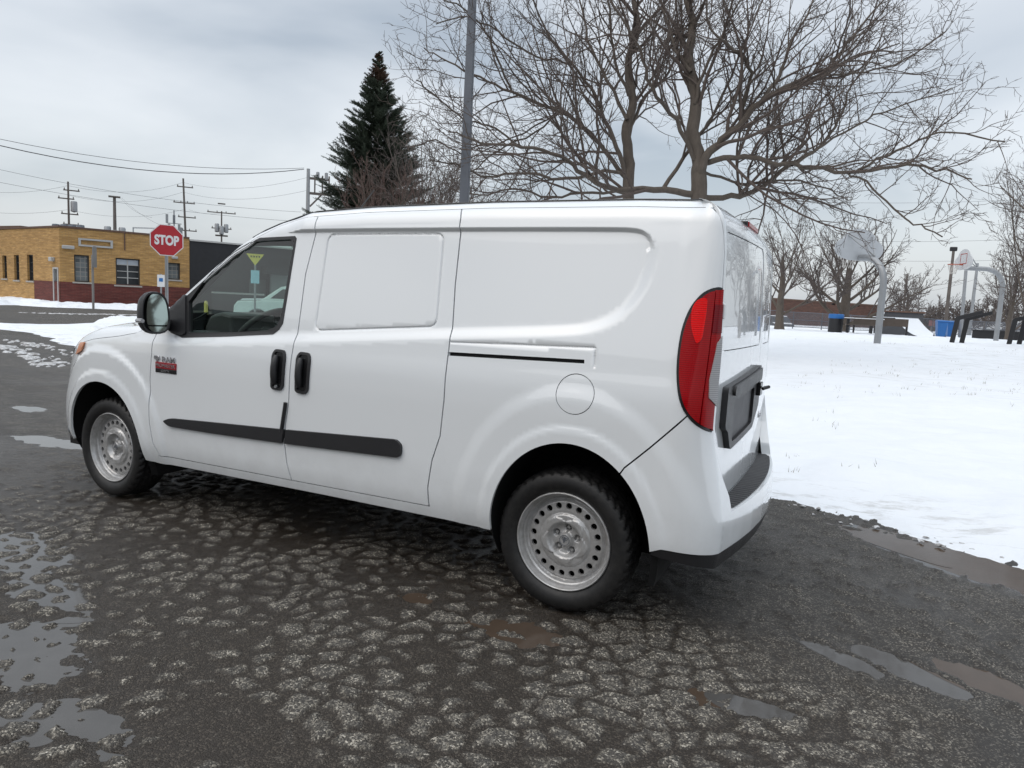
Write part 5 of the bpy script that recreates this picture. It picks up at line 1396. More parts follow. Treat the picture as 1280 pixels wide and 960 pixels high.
# ---- the building that stands behind the photographer and shows as a reflection in the van's flank
r0 = np.array((-30., -21.)); r1 = np.array((15., -27.))
rb = empty('warehouse', (r0[0], r0[1], 0), 0, 'long plain grey warehouse across the lot, behind the viewer, mirrored in the van flank', 'building')
w, a_, dd_, nn_, LL_ = wall('wall', r0, r1, 0, 7.2, [(4+7*k, 6.4+7*k, 1.2, 2.8) for k in range(6)], 'beige_wall', None); under(w, rb); m = MB(); wbox(m, a_, dd_, nn_, -.2, LL_+.2, -12, .15, 7.2, 7.5); under(m.build('roof', 'coping'), rb)
for k in range(6): m = MB(); wbox(m, a_, dd_, nn_, 4+7*k, 6.4+7*k, -.25, -.15, 1.2, 2.8); under(m.build('window', 'window_dark'), rb)

# ================================================================== SIGNS, POLES, WIRES
def pole_at(px, d): x, y = ground_xy(px, d); return x, y
# stop sign
d_ = 13.4; x, y = pole_at(205, d_); g_z = 0.
cz = at_d(208.5, 300.3, d_); x, y = cz[0], cz[1]; base_px = None
ss_ = empty('stop_sign', (x, y, 0), 0, 'red octagonal stop sign with white letters on a grey post before the yellow brick building', 'sign')
face = math.atan2(CAM[0]-x, -(CAM[1]-y)) + rad(12)     # turned nearly to the viewer
R8 = 19.2/FPX*d_/math.cos(rad(22.5))*1.0
ss_.rotation_euler = (0, 0, face)
def octo(r): return [(r*math.cos(rad(22.5+45*k)), r*math.sin(rad(22.5+45*k))) for k in range(8)]
m = MB(); m.tube([(0, .035, 0), (0, .035, cz[2]+.2)], .03, 10); m.build('post', 'galv', ss_)
m = MB(); m.prism([(a, b+cz[2]) for a, b in octo(R8)], -.002, .002); pl_ = m.build('sign_plate', 'sign_white', ss_)
m = MB(); m.prism([(a, b+cz[2]) for a, b in octo(R8*.945)], -.005, -.0025); m.build('sign_face', 'sign_red', pl_)
text_mesh('STOP', R8*.82, .001, 'sign_white', pl_, 'sign_letters', (0, -.0065, cz[2]+.0), (rad(90), 0, 0), bold=.012, width=R8*1.36, height=R8*.60)
# small blue and white parking sign on its own post
c2 = at_d(201.2, 351, 15.5); sg = empty('parking_sign', (c2[0], c2[1], 0), math.atan2(CAM[0]-c2[0], -(CAM[1]-c2[1])), 'small white parking sign with a blue square on a thin post beneath the stop sign', 'sign')
m = MB(); m.tube([(0, .02, 0), (0, .02, c2[2]+.15)], .018, 8); m.build('post', 'galv', sg)
hw, hh = 4.2/FPX*15.5, 7.5/FPX*15.5
m = MB(); m.prism([(-hw, c2[2]-hh), (hw, c2[2]-hh), (hw, c2[2]+hh), (-hw, c2[2]+hh)], -.002, .002); p_ = m.build('sign_plate', 'sign_white', sg)
m = MB(); s_ = hw*.52; m.prism([(-s_, c2[2]-s_+.02), (s_, c2[2]-s_+.02), (s_, c2[2]+s_+.02), (-s_, c2[2]+s_+.02)], -.005, -.0025); m.build('sign_symbol', 'sign_blue', p_)
# back of a tall narrow sign on a rusty post by the wall
c3 = at_d(115.5, 321, 36.5); bs = empty('street_sign', (c3[0], c3[1], 0), math.atan2(CAM[0]-c3[0], -(CAM[1]-c3[1]))+rad(72), 'weathered grey sign seen edge-on on a rusty post in front of the red brick base', 'sign')
m = MB(); m.tube([(0, 0, 0), (0, 0, c3[2]+.1)], .06, 8); m.build('post', 'concrete', bs)
m = MB(); m.prism(round_poly([(-.30, c3[2]-.55), (.30, c3[2]-.55), (.30, c3[2]+.55), (-.30, c3[2]+.55)], .08, 3).tolist(), -.11, -.09); m.build('sign_plate', 'galv', bs)
# warning sign seen through the windows
c4 = at_d(319, 324, 21.); ys_ = empty('warning_sign', (c4[0], c4[1], 0), math.atan2(CAM[0]-c4[0], -(CAM[1]-c4[1])), 'yellow downward-pointing triangle sign above a pale blue plate, seen through the driver window', 'sign')
r_ = 10.5/FPX*21
m = MB(); m.tube([(0, .03, 0), (0, .03, c4[2]+.1)], .03, 8); m.build('post', 'galv', ys_)
m = MB(); m.prism([(-r_, c4[2]+r_*.62), (r_, c4[2]+r_*.62), (0, c4[2]-r_*.75)][::-1], -.003, .003); tp = m.build('sign_plate', 'sign_yellow', ys_)
m = MB(); [m.box(-.13+.075*k, -.09+.075*k, -.006, -.0035, c4[2]+.05, c4[2]+.10) for k in range(4)]; m.build('sign_marks', 'black_steel', tp)
m = MB(); m.box(-.12, .12, -.004, .004, c4[2]-.72, c4[2]-.33); m.build('plate', 'sign_cyan', ys_)
m = MB(); c5 = at_d(257.5, 388, 27); m.tube([(0, 0, 0), (0, 0, .85), (0, 0, .9)], [.07, .07, .03], 10); o = m.build('bollard', 'bollard_yellow', smooth=True); o.location = (c5[0], c5[1], 0); tag(o, 'short yellow bollard seen through the front of the driver window', 'bollard')
# tall lamp pole behind the van
lx, ly = at_d(580.5, 248, 14.5)[:2]; lz = Hs(lx, ly)
lp = empty('light_pole', (lx, ly, lz), rad(20), 'tall tapering dark grey square light pole rising behind the van roof', 'lamp')
m = MB(); a_ = 5.7/FPX*14.5; b_ = .05
m.add([(sx*k, sy*k, z) for z, k in ((0, a_*1.12), (9.5, b_*1.3)) for sx, sy in ((-1, -1), (1, -1), (1, 1), (-1, 1))], [(0, 1, 2, 3), (4, 7, 6, 5), (0, 4, 5, 1), (1, 5, 6, 2), (2, 6, 7, 3), (3, 7, 4, 0)]); m.build('pole', 'galv_dark', lp, bevel=.012)
m = MB(); m.prism(round_poly([(-.25, 0), (.25, 0), (.25, .06), (-.25, .06)], .02).tolist(), -.25, .25); m.build('base_plate', 'galv_dark', lp)
m = MB(); m.tube([(0, 0, 9.3), (.3, 0, 9.45), (.6, 0, 9.45)], .04, 8); ar_ = m.build('arm', 'galv_dark', lp); m = MB(); m.box(.5, 1.1, -.18, .18, 9.36, 9.52); m.build('lamp_head', 'galv_dark', lp, bevel=.03)
m = MB(); m.box(a_*.9, a_*.9+.10, -.10, .06, 2.35, 2.55); m.build('junction_box', 'galv', lp, bevel=.01)
# utility poles
def upole(px, py_top, d, label, arms, r=.15, tilt=0., extra=None, mat='wood_pole', tz=0.):
    t_ = at_d(px, py_top, d); b_ = at_d(px, 380, d); x, y = b_[0], b_[1]; x, y = t_[0], t_[1]; h = t_[2]
    yaw = math.atan2(CAM[0]-x, -(CAM[1]-y))
    r0 = empty('utility_pole', (x, y, 0), yaw, label, 'utility pole', 'utility poles on the skyline')
    m = MB(); m.tube([(-tilt*h, 0, 0), (0, 0, h)], [r*1.0, r*.62], 10); m.build('pole', mat, r0)
    for dz, w, off in arms:
        m = MB(); m.box(-w+off, w+off, -.06, .06, h-dz-.06, h-dz+.06)
        for k in np.linspace(-w+off+.1, w+off-.1, 4 if w > 1 else 2): m.lathe([(.02, h-dz+.06), (.06, h-dz+.10), (.05, h-dz+.18), (.02, h-dz+.26)], (k, 0, 0), 8)
        m.build('crossarm', 'wood_pole', r0)
    if extra: extra(r0, h)
    return r0, Vector((x, y, h))
def transf(r0, h):
    for dx, dz in ((-.55, 3.2), (.55, 3.2), (0, 3.5)):
        m = MB(); m.lathe([(0, h-dz+.62), (.22, h-dz+.6), (.27, h-dz+.5), (.27, h-dz-.4), (.2, h-dz-.48), (0, h-dz-.5)], (dx, -.25 if dx == 0 else 0, 0), 14); m.build('transformer', 'galv', r0, smooth=True)
    m = MB(); m.box(-.75, .75, -.08, .08, h-4.2, h-4.0); m.box(-.45, .45, -.3, .3, h-.12, h-.02); m.build('bracket', 'wood_pole', r0)
def small_transf(r0, h):
    m = MB(); m.lathe([(0, h-2.0), (.28, h-2.02), (.32, h-2.15), (.32, h-3.1), (0, h-3.2)], (.5, 0, 0), 12); m.build('transformer', 'galv', r0, smooth=True)
def cell(r0, h):
    for k in range(8):
        a = 2*math.pi*k/8; m = MB(); zz = h-.5-1.1*(k % 2)-1.4*(k % 3 == 0); m.box(.75*math.cos(a)-.14, .75*math.cos(a)+.14, .5*math.sin(a)-.08, .5*math.sin(a)+.08, zz-1.0, zz); m.build('aerial_panel', 'galv', r0)
    m = MB(); m.tube([(-.8, 0, h-1.5), (.8, 0, h-1.5)], .04, 6); m.tube([(-.8, 0, h-2.8), (.8, 0, h-2.8)], .04, 6); m.build('bracket', 'galv_dark', r0)
poles = {}
poles['a'] = upole(85, 227, 75, 'utility pole with four crossarms at the far left of the skyline', [(.9, .75, .3), (1.8, .75, -.2), (3.4, .8, .1), (4.5, .75, .2)], .15, extra=small_transf)
poles['b'] = upole(143, 245, 60, 'stout utility pole with three grey transformer drums above the yellow brick roof', [], .19, extra=transf)
poles['c'] = upole(217.5, 263, 82, 'short mast crowded with aerial panels beside the tallest utility pole', [], .10, extra=cell, mat='galv_dark')
poles['d'] = upole(229, 223, 85, 'tallest, leaning utility pole with three crossarms above the stop sign', [(1.0, .9, .2), (2.9, 1.2, .1), (4.6, 1.0, .4), (6.2, 1.2, .3)], .17, -.035)
poles['e'] = upole(277, 264, 90, 'small utility pole with one long crossarm right of the stop sign', [(.2, 1.7, 0), (2.2, 1.2, 0)], .14, extra=lambda r0, h: transf(r0, h+1.0))
def rack(r0, h):
    m = MB()
    m.box(0, 1.1, -.05, .05, h-.55, h-.43); m.box(.05, 1.25, -.05, .05, h-1.35, h-1.22); m.tube([(.1, 0, h-2.0), (1.0, 0, h-1.0)], .05, 6)
    for k in (.35, .75, 1.1): m.tube([(k, 0, h-1.3), (k, 0, h-.3)], .045, 6)
    m.build('bracket', 'wood_pole', r0)
    for k in (.5, .95): m = MB(); m.lathe([(0, h-.1), (.09, h-.14), (.09, h-.5), (0, h-.52)], (k, 0, 0), 8); m.build('insulator', 'galv', r0)
poles['f'] = upole(385.5, 211, 38, 'utility pole with a switch rack at its top standing left of the conifer', [], .15, extra=rack, mat='galv')
poles['g'] = upole(1134, 343, 78, 'thin dark pole among the bare trees between the two basketball hoops', [], .16)
poles['h'] = upole(1222, 329, 60, 'bare grey pole between the basketball hoop and the right-hand trees', [], .17, mat='galv')
poles['i'] = upole(1271, 342, 64, 'utility pole with a short crossarm behind the trees at the right edge', [(.3, .9, 0)], .15)
def wire(a, b, sag, r=.012, label=None, n=14, group=None):
    a = Vector(a); b = Vector(b); P = [a.lerp(b, k/n) - Vector((0, 0, sag*4*(k/n)*(1-k/n))) for k in range(n+1)]
    m = MB(); m.tube(P, r*.7, 4, cap=False); o = m.build('power_line', 'wire', fix=False); tag(o, label or 'thin power line strung across the grey sky', 'wire', group or 'power lines over the left street'); return o
WL = 'power lines over the left street'
f_ = at_d(378, 210.5, 38)
for (px, py, d, tx, ty, td, sag, r, lab) in (
    (-40, 165, 30, 380, 210, 38, .55, .016, 'upper cable of the dark pair running into the switch rack pole'), (-40, 172, 30, 380, 211.5, 38, .75, .028, 'thick lower cable of the dark pair running into the switch rack pole'),
    (-40, 203, 45, 376, 265, 50, .5, .014, 'wire sloping down behind the switch rack pole, upper of two'), (-40, 220, 45, 376, 277, 50, .4, .014, 'wire sloping down behind the switch rack pole, lower of two'),
    (-40, 237, 75, 85, 232, 75, .5, .016, 'faint wire ending at the top crossarm of the far left pole'), (85, 232, 75, 229, 228, 85, .9, .016, 'faint wire spanning the far left pole and the tallest pole, top crossarms'),
    (85, 244, 75, 229, 240, 85, .9, .016, 'faint wire spanning the far left pole and the tallest pole, lower crossarms'), (-40, 262, 75, 85, 262, 75, .4, .016, 'faint wire ending at the lowest crossarm of the far left pole'),
    (229, 228, 85, 384, 222, 60, .8, .014, 'faint wire from the tallest pole up to the switch rack pole'), (229, 240, 85, 384, 238, 60, .8, .014, 'faint wire from the tallest pole to below the switch rack'),
    (150, 247, 60, 190, 272, 45, .3, .012, 'short drop wire falling from the transformer pole towards the stop sign, left of two'), (152, 247, 60, 212, 286, 45, .3, .012, 'short drop wire falling from the transformer pole towards the stop sign, right of two'),
    (236, 262, 85, 277, 266, 90, .3, .014, 'faint wire between the tallest pole and the small pole beside it'), (85, 262, 75, 229, 262, 85, .8, .014, 'faint wire spanning the far left pole and the tallest pole, lowest crossarms')):
    wire(at_d(px, py, d), at_d(tx, ty, td), sag, r, lab)
WR = 'power lines over the playground'
for py0, py1, lab in ((250, 246, 'topmost faint wire above the playground'), (297, 296, 'middle faint wire above the playground'), (320, 322, 'faint wire just above the second basketball hoop')):
    wire(at_d(960, py0, 80), at_d(1330, py1, 80), .5, .018, lab, group=WR)
wire(at_d(1134, 366, 78), at_d(1222, 348, 60), .3, .014, 'low wire sloping up between the two thin poles of the playground', group=WR)
# ================================================================== TREES
class Tubes:
    def __init__(s): s.v = []; s.f4 = []; s.n = 0
    def add(s, P, R, k):
        P = np.asarray(P, float); m = len(P); T = np.gradient(P, axis=0); T /= np.maximum(1e-9, np.linalg.norm(T, axis=1))[:, None]
        ref = np.array([0, 0, 1.]) if abs(T[0, 2]) < .9 else np.array([1., 0, 0]); A = np.cross(T, ref); A /= np.maximum(1e-9, np.linalg.norm(A, axis=1))[:, None]; B = np.cross(T, A)
        a = 2*np.pi*np.arange(k)/k; V = P[:, None, :] + (A[:, None, :]*np.cos(a)[None, :, None] + B[:, None, :]*np.sin(a)[None, :, None])*np.asarray(R)[:, None, None]
        s.v.append(V.reshape(-1, 3)); i = (np.arange(m-1)[:, None]*k + np.arange(k)[None, :]).ravel() + s.n; j = (np.arange(m-1)[:, None]*k + (np.arange(k)[None, :]+1) % k).ravel() + s.n
        s.f4.append(np.stack([i, j, j+k, i+k], -1)); s.n += m*k
    def build(s, name, mat, parent): 
        o = npmesh(name, np.vstack(s.v), np.vstack(s.f4), mat, parent); return o
def limb_path(p, d, L, n, rng, wig, up, droop=0.):
    P = [p]; d = d/np.linalg.norm(d); st = L/n
    for i in range(n):
        d = d + rng.normal(0, wig, 3) + np.array([0, 0, up - droop*(i/n)]); d /= np.linalg.norm(d); P.append(P[-1]+d*st)
    return np.array(P)
def spawn(tw, path, R, level, cfg, rng, fine):
    """children along a limb"""
    m = len(path); L = float(np.linalg.norm(np.diff(path, axis=0), axis=1).sum())
    n = max(2, int(L*cfg['dens'][level]*(.8+.4*rng.random()))); lo = cfg['start'][level]
    for k in range(n):
        f = lo + (1-lo)*(k+rng.random()*.8)/n; f = min(f, .985); x = f*(m-1); i = int(x); t = x-i; p = path[i]*(1-t)+path[min(i+1, m-1)]*t; r = R[i]*(1-t)+R[min(i+1, m-1)]*t
        T = path[min(i+1, m-1)]-path[i]; T /= np.linalg.norm(T)+1e-9
        ax = rng.normal(0, 1, 3); ax -= ax.dot(T)*T; ax /= np.linalg.norm(ax)+1e-9; an = rad(rng.uniform(*cfg['ang'][level])); d = T*math.cos(an)+ax*math.sin(an); d[2] += cfg['lift'][level]
        Lc = L*cfg['ratio'][level]*(1.12-.75*f)*rng.uniform(.65, 1.25); Lc = min(max(Lc, cfg['minl'][level]), cfg['maxl'][level])
        rc = max(min(r*.62, cfg['rmax'][level]), cfg['rmin']); ns = cfg['seg'][level]
        P = limb_path(p, d, Lc, ns, rng, cfg['wig'][level], cfg['up'][level], cfg.get('droop', 0)); Rc = np.linspace(rc, max(cfg['rmin']*.6, rc*.30), ns+1)
        tw.add(P, Rc, cfg['k'][level])
        if level+1 < len(cfg['dens']): spawn(tw, P, Rc, level+1, cfg, rng, fine)
CFG = dict(dens=[3.3, 3.0, 3.3, 2.3], start=[.15, .12, .15, .15], ang=[(28, 65), (28, 62), (25, 60), (25, 60)], ratio=[.58, .50, .50, .5], lift=[.12, .10, .05, 0.], minl=[.9, .4, .25, .15], maxl=[3.2, 1.6, .85, .4], rmax=[.040, .018, .0095, .006], rmin=.0048, seg=[8, 6, 5, 4], wig=[.15, .16, .16, .16], up=[.05, .03, .02, 0.], k=[6, 4, 3, 3])
def px_limb(pts, D, dd):
    """limb traced over the photograph; its depth wanders by dd (start, end) from D"""
    n = len(pts); return np.array([at_d(px, py, D+dd[0]+(dd[1]-dd[0])*i/(n-1)) for i, (px, py) in enumerate(pts)])
def smooth_path(P, per=4):
    P = np.asarray(P); n = len(P); out = []
    for i in range(n-1):
        p0, p1, p2, p3 = P[max(i-1, 0)], P[i], P[i+1], P[min(i+2, n-1)]
        for k in range(per):
            t = k/per; out.append(.5*((2*p1)+(-p0+p2)*t+(2*p0-5*p1+4*p2-p3)*t*t+(-p0+3*p1-3*p2+p3)*t**3))
    out.append(P[-1]); return np.array(out)
def hero_tree(px, D, label, trunk_pts, r0, limbs, seed, cfg):
    rng = np.random.default_rng(seed); b = at_d(trunk_pts[0][0], trunk_pts[0][1], D); x, y = b[0], b[1]; z = Hs(x, y)
    root = empty('bare_tree', (x, y, z-.05), 0, label, 'tree', 'bare trees behind the van')
    T = Tubes(); tw = Tubes(); o = np.array([x, y, z-.05])
    P = smooth_path(np.vstack([[x+.05, y, z-.1], px_limb(trunk_pts, D, (0, .3))]), 5); P += rng.normal(0, .012, P.shape)
    R = r0*1.1*(1-np.linspace(0, 1, len(P)))**.8+.028; R[:3] *= [1.35, 1.15, 1.05]; T.add(P-o, R, 14); spawn(tw, P[int(len(P)*.3):]-o, R[int(len(P)*.3):], 0, cfg, rng, True)
    for pts, dd, ra in limbs:
        Q = smooth_path(px_limb(pts, D, dd), 4); Q[1:-1] += rng.normal(0, .02, Q[1:-1].shape); R = np.linspace(ra, .012, len(Q))**1.0; T.add(Q-o, R, 9)
        spawn(tw, Q-o, R, 0, cfg, rng, True)
    T.build('trunk', 'bark', root); c = tw.build('crown', 'twig', root); print(label[:24], 'verts', tw.n); return root
limA = [([(874, 235), (878, 207), (898, 180), (920, 158), (951, 128), (987, 107), (1030, 94), (1048, 67), (1073, 37), (1110, -10)], (0, -.8), 0.096),
        ([(951, 128), (975, 95), (985, 60), (1008, 20), (1030, -40)], (-.2, .8), 0.044),
        ([(925, 150), (938, 100), (926, 67), (890, 37), (880, -30)], (.0, -1.2), 0.044),
        ([(872, 205), (905, 197), (939, 198), (987, 207), (1067, 216), (1134, 207), (1170, 210), (1215, 224)], (0, -1.6), 0.063),
        ([(1067, 216), (1109, 195), (1146, 177), (1189, 165), (1256, 177)], (-.9, -2.), 0.026),
        ([(1060, 216), (1092, 235), (1125, 268), (1150, 282), (1178, 296)], (-.9, -1.6), 0.021),
        ([(868, 248), (913, 247), (945, 238), (987, 207), (1024, 183), (1048, 150), (1067, 105), (1100, 60)], (0, 1.2), 0.063),
        ([(866, 243), (817, 238), (762, 235), (731, 219), (701, 195), (652, 183), (604, 177), (560, 165)], (0, -.9), 0.070),
        ([(829, 236), (866, 183), (902, 122), (927, 61), (963, -20)], (.2, 1.4), 0.044),
        ([(868, 200), (845, 150), (815, 110), (800, 60), (770, 10), (750, -40)], (0, -1.2), 0.048),
        ([(868, 130), (885, 80), (905, 40), (930, -10)], (0, -.6), 0.037), ([(864, 90), (840, 50), (828, 0), (815, -50)], (0, 1.0), 0.037),
        ([(880, 215), (930, 230), (985, 225), (1030, 235), (1060, 250)], (0, 1.8), 0.030), ([(990, 207), (1030, 180), (1080, 150), (1130, 130), (1190, 110)], (-.4, .8), 0.026), ([(1030, 94), (1080, 90), (1130, 75), (1180, 40)], (-.5, .2), 0.022)]
hero_tree(870, 14.0, 'large bare tree with the thicker trunk, its long limbs reaching right past the van', [(873, 250), (874, 205), (866, 165), (870, 120), (860, 75), (866, 30), (856, -10), (852, -70)], .132, limA, 11, CFG)
limB = [([(786, 235), (775, 195), (756, 150), (744, 122), (713, 79), (683, 37), (658, -20)], (0, -.9), 0.058),
        ([(789, 232), (756, 190), (725, 155), (690, 135), (640, 115), (600, 98), (560, 78), (530, 60)], (0, .6), 0.055),
        ([(785, 180), (800, 130), (835, 90), (860, 40), (880, -20)], (0, 1.), 0.043), ([(784, 150), (760, 100), (735, 50), (725, 0), (715, -40)], (0, 1.2), 0.043),
        ([(783, 215), (745, 215), (700, 225), (655, 215), (610, 222), (570, 205), (535, 200)], (0, -1.), 0.043), ([(790, 240), (740, 240), (690, 246), (640, 236), (600, 244), (560, 236)], (0, 1.0), 0.035),
        ([(786, 120), (765, 60), (760, 0), (750, -50)], (0, -.8), 0.039), ([(640, 115), (620, 70), (600, 30), (570, 5), (530, -10)], (.5, -.2), 0.027), ([(713, 79), (670, 70), (620, 40), (585, 20), (545, 30)], (-.6, -1.4), 0.023),
        ([(652, 183), (610, 155), (580, 150), (545, 120), (520, 100)], (-.6, -1.), 0.023), ([(604, 177), (575, 190), (545, 175), (510, 185)], (-.8, -1.2), 0.017), ([(700, 140), (670, 165), (620, 190), (590, 215), (560, 225)], (.3, 1.), 0.023)]
hero_tree(785, 15.5, 'bare tree with the thinner trunk, its crown spreading left past the light pole', [(784, 250), (787, 205), (782, 165), (791, 125), (785, 80), (797, 35), (792, -10), (802, -60)], .10, limB, 12, CFG)
# generic bare trees
def bare_tree(px, py_top, D, spread, label, seed, r0=.16, fork=.22, group='bare trees around the playground', lean=0., mat='twig_far', nl=11, cfgk=None, zb=None, base_px=None, ang=(25, 62), xyh=None):
    rng = np.random.default_rng(seed); x, y = ground_xy(base_px or px, D) if xyh is None else xyh[:2]; z = Hs(x, y) if zb is None else zb
    H = top_z(px, py_top, x, y)-z if xyh is None else xyh[2]; root = empty('bare_tree', (x, y, z-.05), 0, label, 'tree', group)
    cfg = dict(dens=[10/H*1.7, 16/H*1.8, 22/H*2.0], start=[.2, .15, .15], ang=[(25, 55), (25, 60), (25, 60)], ratio=[.5, .5, .5], lift=[.15, .1, .05], minl=[H*.08, H*.05, H*.03], maxl=[H*.35, H*.2, H*.12], rmax=[.0012*D, .0006*D, .0004*D], rmin=.00024*D, seg=[6, 5, 4], wig=[.13, .14, .15], up=[.06, .04, .02], k=[4, 3, 3])
    if cfgk: cfg.update(cfgk)
    T = Tubes(); tw = Tubes(); tr_ = limb_path(np.zeros(3), np.array([lean, 0, 1.]), H*.62, 10, rng, .03, .05); R = np.linspace(r0*1.15, r0*.35, 11); R[0] *= 1.25; T.add(tr_, R, 10)
    for k in range(nl):
        f = fork+(1-fork)*k/nl; x_ = f*10; i = int(x_); p = tr_[i]*(1-(x_-i))+tr_[min(i+1, 10)]*(x_-i)
        a = k*2.399+rng.uniform(-.4, .4); an = rad(ang[1]+(ang[0]-ang[1])*k/nl+rng.uniform(-6, 6)); d = np.array([math.cos(a)*math.sin(an)*spread, math.sin(a)*math.sin(an)*spread, math.cos(an)])
        L = (H-p[2])*(.98-.12*rng.random())*(1.0 if k > nl*.5 else .92); P = limb_path(p, d, L, 9, rng, .07, .06); Rr = np.linspace(R[i]*.36, max(.012, .0002*D), 10); T.add(P, Rr, 6); spawn(tw, P, Rr, 0, cfg, rng, False)
    spawn(tw, tr_[6:], R[6:], 0, cfg, rng, False)
    T.build('trunk', 'bark', root); tw.build('crown', mat, root); print(label[:20], tw.n); return root
bare_tree(1053, 262, 42, 1.25, 'wide bare tree low-forked behind the nearest basketball hoop and rubbish bin', 21, .33, .10, nl=15, ang=(15, 72))
bare_tree(975, 262, 40, 1.1, 'bare tree half hidden by the rear of the van', 22, .22, .2, nl=11)
bare_tree(1133, 336, 62, 1.2, 'small bare tree left of the second basketball hoop, beyond the skate ramp', 23, .2, .2, nl=9)
bare_tree(1290, 165, 24, .85, 'multi-stemmed bare tree at the right edge with fine upright twigs', 24, .10, .05, nl=15, ang=(8, 40), base_px=1300)
bare_tree(1262, 300, 36, .9, 'slender bare tree behind the hoop pole near the right edge', 25, .12, .12, nl=10, ang=(10, 50))
bare_tree(1342, 60, 16, 1.0, 'bare tree beyond the right edge whose twig tips reach into the sky corner', 26, .18, .2, nl=9, ang=(25, 65), base_px=1430)
bare_tree(528, 150, 27, .9, 'pale bare tree between the conifer and the light pole', 27, .10, .15, nl=12, group='bare trees left of the light pole', ang=(10, 45))
bare_tree(556, 175, 33, .9, 'slighter bare tree just left of the light pole', 28, .10, .15, nl=10, group='bare trees left of the light pole', ang=(10, 45))
bare_tree(0, 0, 20, 1.1, 'bare tree standing behind the viewer and mirrored in the van door mirror', 61, .2, .2, nl=10, zb=0., xyh=(14., -1.0, 8.))
rngf = np.random.default_rng(77)
far_labels = ['leftmost', 'second', 'third', 'fourth', 'fifth', 'sixth', 'seventh', 'eighth', 'ninth', 'tenth', 'eleventh']
fx = [1112, 1128, 1150, 1168, 1186, 1203, 1215, 1232, 1246, 1262, 1280]
for k, px in enumerate(fx):
    bare_tree(px, [383, 376, 382, 378, 374, 370, 376, 366, 370, 362, 366][k], 78+rngf.uniform(-6, 10), 1.3, f'{far_labels[k]} from the left of the scrubby trees along the far fence', 300+k, .16, .1, group='scrubby trees along the far fence', mat='twig_far', nl=8, ang=(20, 75), cfgk=dict(rmin=.026))
# bare bush before the conifer
def bush(px, py_top, D, w, label, seed, n=38, mat='twig_red'):
    rng = np.random.default_rng(seed); x, y = ground_xy(px, D); z = Hs(x, y); H = top_z(px, py_top, x, y)-z; root = empty('bush', (x, y, z-.05), 0, label, 'bush'); T = Tubes(); tw = Tubes()
    cfg = dict(dens=[3.2, 4.5], start=[.2, .15], ang=[(18, 48), (20, 55)], ratio=[.42, .45], lift=[.2, .1], minl=[.3, .2], maxl=[1.5, .8], rmax=[.018, .010], rmin=.0085, seg=[5, 4], wig=[.12, .13], up=[.08, .04], k=[3, 3])
    for k in range(n):
        a = rng.uniform(0, 2*math.pi); q = rng.random()**.6; d = np.array([math.cos(a)*q*w/H*1.3, math.sin(a)*q*w/H*1.3, 1.]); P = limb_path(np.array([math.cos(a)*.4*q, math.sin(a)*.4*q, 0]), d, H*(1-.3*q*rng.random()), 8, rng, .07, .03); R = np.linspace(.035, .010, 9); T.add(P, R, 4); spawn(tw, P, R, 0, cfg, rng, False)
    T.build('stems', 'bark', root); tw.build('twigs', mat, root); print('bush', tw.n)
bush(478, 208, 26, 1.5, 'tall reddish-brown leafless bush in front of the dark conifer', 41, n=22)
